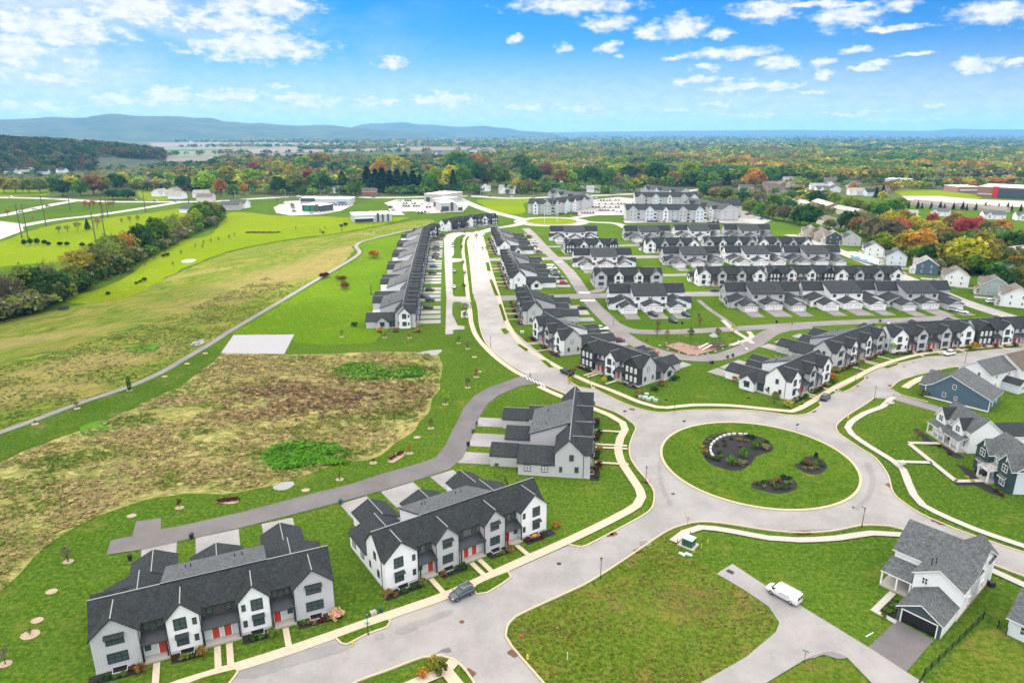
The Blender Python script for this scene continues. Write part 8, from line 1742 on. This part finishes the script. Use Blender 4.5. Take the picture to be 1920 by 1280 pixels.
for i in range(9):
    t_, W, L = TB['B']; p = W(30.2 + .28 * (i % 4), -.6 - .3 * (i // 4)); tag(MB().blob(0, 0, .14, .17, .17, .14, 2, i, .05).build('pumpkin', 'pumpkin', None, (*p, .36)), 'orange pumpkin on the right porch of the white-ended row', 'pumpkin', 'pumpkins on the right porch of the white-ended row')
# mulch rings and saplings
rings = [(337, 952), (247, 967), (128, 1053), (97, 1109), (70, 1163), (57, 1190), (10, 1245), (573, 919), (637, 899), (144.5, 766), (66, 795), (243, 732), (309, 706), (351, 682), (385, 662.5), (641, 631.5), (721, 633), (768, 633.6), (860, 643.5), (877, 654), (889.6, 669.5), (898, 697), (877, 727), (893, 707), (835, 758), (808, 803), (782, 820), (768, 850), (700, 868)]
SAP = {337: ('wine', 2.2), 128: ('grey', 3.5), 57: ('dark', 1.2), 637: ('lime', 4.0), 243: ('green', 4.5), 144.5: ('grey', 2.5), 641: ('olive', 3), 721: ('lime', 4), 768: ('orange', 2.6), 860: ('green', 3), 893: ('red', 3.0), 835: ('lime', 4.5), 66: ('dark', 1.2), 877: ('grey', 3.5), 10: ('grey', 3), 808: ('olive', 3), 700: ('dark', 1.4)}
for i, (u, v) in enumerate(sorted(rings)):
    x, y = at(u, v); r = .95 if u != 57 else 1.4
    MB(); mb = MB(); mb.face([(x + (r + .18 * noise.noise(Vector((a_, u, 0)))) * math.cos(a_ * .449), y + (r * .85 + .18 * noise.noise(Vector((a_, v, 0)))) * math.sin(a_ * .449), .105) for a_ in range(14)]); tag(mb.build('mulch_ring', 'tan_mulch'), 'tan mulch ring in the grass left of the houses, %s' % ordn(i), 'mulch ring', 'mulch rings in the left grass')
    if u in SAP: c, h = SAP[u]; tree(x, y, h, 'column' if u == 243 else 'young', c, '%s sapling in the %s mulch ring' % (COLW[c], ordn(i)), 'saplings in the mulch rings', name='sapling', wide=.8)
bed([(404, 941), (412, 936), (446, 935), (448, 941), (430, 945)], m_='tan_mulch', z=.08); bed([(512, 912), (530, 904), (550, 903), (553, 908), (535, 919), (516, 918)], 'gravel_patch', 'gravel', z=.1); bed([(726, 862), (742, 850), (760, 846), (756, 856), (735, 868)], m_='tan_mulch', z=.1); bed([(300, 642)] and [(356, 645), (370, 637), (384, 638), (378, 646), (362, 649)], 'gravel_patch', 'apron', z=.1)
bed([(782, 663), (800, 658), (828, 656), (822, 664), (808, 668), (790, 666)], 'gravel_patch', 'gravel', z=.1); bed([(108, 578), (125, 574), (130, 579), (112, 583)], 'gravel_patch', 'mulch', z=.1); bed([(340, 490), (352, 486), (368, 487), (360, 492), (345, 493)], 'gravel_patch', 'gravel', z=.1)
for i, (u, v) in enumerate(((412, 941), (420, 940), (428, 939), (436, 938), (443, 938), (732, 862), (740, 857), (748, 853), (754, 850))): x, y = at(u, v); shrub(x, y, .6, 'wine', 'reddish shrub in a tan bed beside the alley, %s' % ordn(i), 'reddish shrubs beside the alley', .8, z=.1)
x, y = at(495, 437); 
for i in range(12): shrub(x + (i - 6) * 2.1, y + (i % 3), 1.6, 'rust', 'low russet reed patch in the bright mown strip', 'reeds in the mown strip', 1.2)
YT = ['the black pickup', 'the dark brown row', 'the second bump-out', 'the curved street', 'the bend row', 'the wide garage drive', 'the loop alley, left', 'the playground, dark', 'the playground path', 'the playground green, left', 'the playground green, middle', 'the climbing tower', 'the red pickup', 'the corner row', 'the three-gable row', 'the cross street corner', 'the green box',
      'the mail shelter', 'the court hedge, nearest', 'the court hedge, second', 'the court hedge, third', 'the court hedge, fourth', 'the court hedge, fifth', 'the far main road, golden', 'the far main road, right', 'the court end, right', 'the court end, left', 'the path to the cross street', 'the farmhouse lawn']
for i, (u, v, c, h) in enumerate(((1068 + 0, 720 - 0, 'yellow', 2.5), (1132, 722, 'yellow', 3.2), (1075, 705, 'rust', 3), (1690 - 17, 662, 'lime', 4), (1610, 694, 'olive', 4), (1234, 618, 'olive', 4), (1312, 612, 'rust', 4), (1295, 636, 'dark', 4.5), (1375, 626, 'yellow', 4), (1232, 628, 'rust', 3.5), (1250, 634, 'rust', 3.5), (1346, 632, 'rust', 4), (1212, 641, 'rust', 2), (1451, 758, 'olive', 4), (995, 605, 'dark', 3), (958, 575, 'dark', 3), (988, 640, 'rust', 2.5), (872, 600, 'dark', 4), (870, 545, 'dark', 4), (871, 520, 'dark', 4), (868, 500, 'dark', 4), (866, 470, 'dark', 4), (866, 458, 'rust', 4), (905, 470, 'gold', 3), (912, 470, 'rust', 3), (893, 448, 'rust', 4), (872, 440, 'rust', 4), (1310, 600, 'olive', 3), (1720, 822, 'rust', 2.5))):
    x, y = at(u, v); tree(x, y, h, 'young', c, ['%s young tree on the estate greens, near ' % COLW[c] + YT[i]][0], 'young trees on the estate greens', wide=.9)
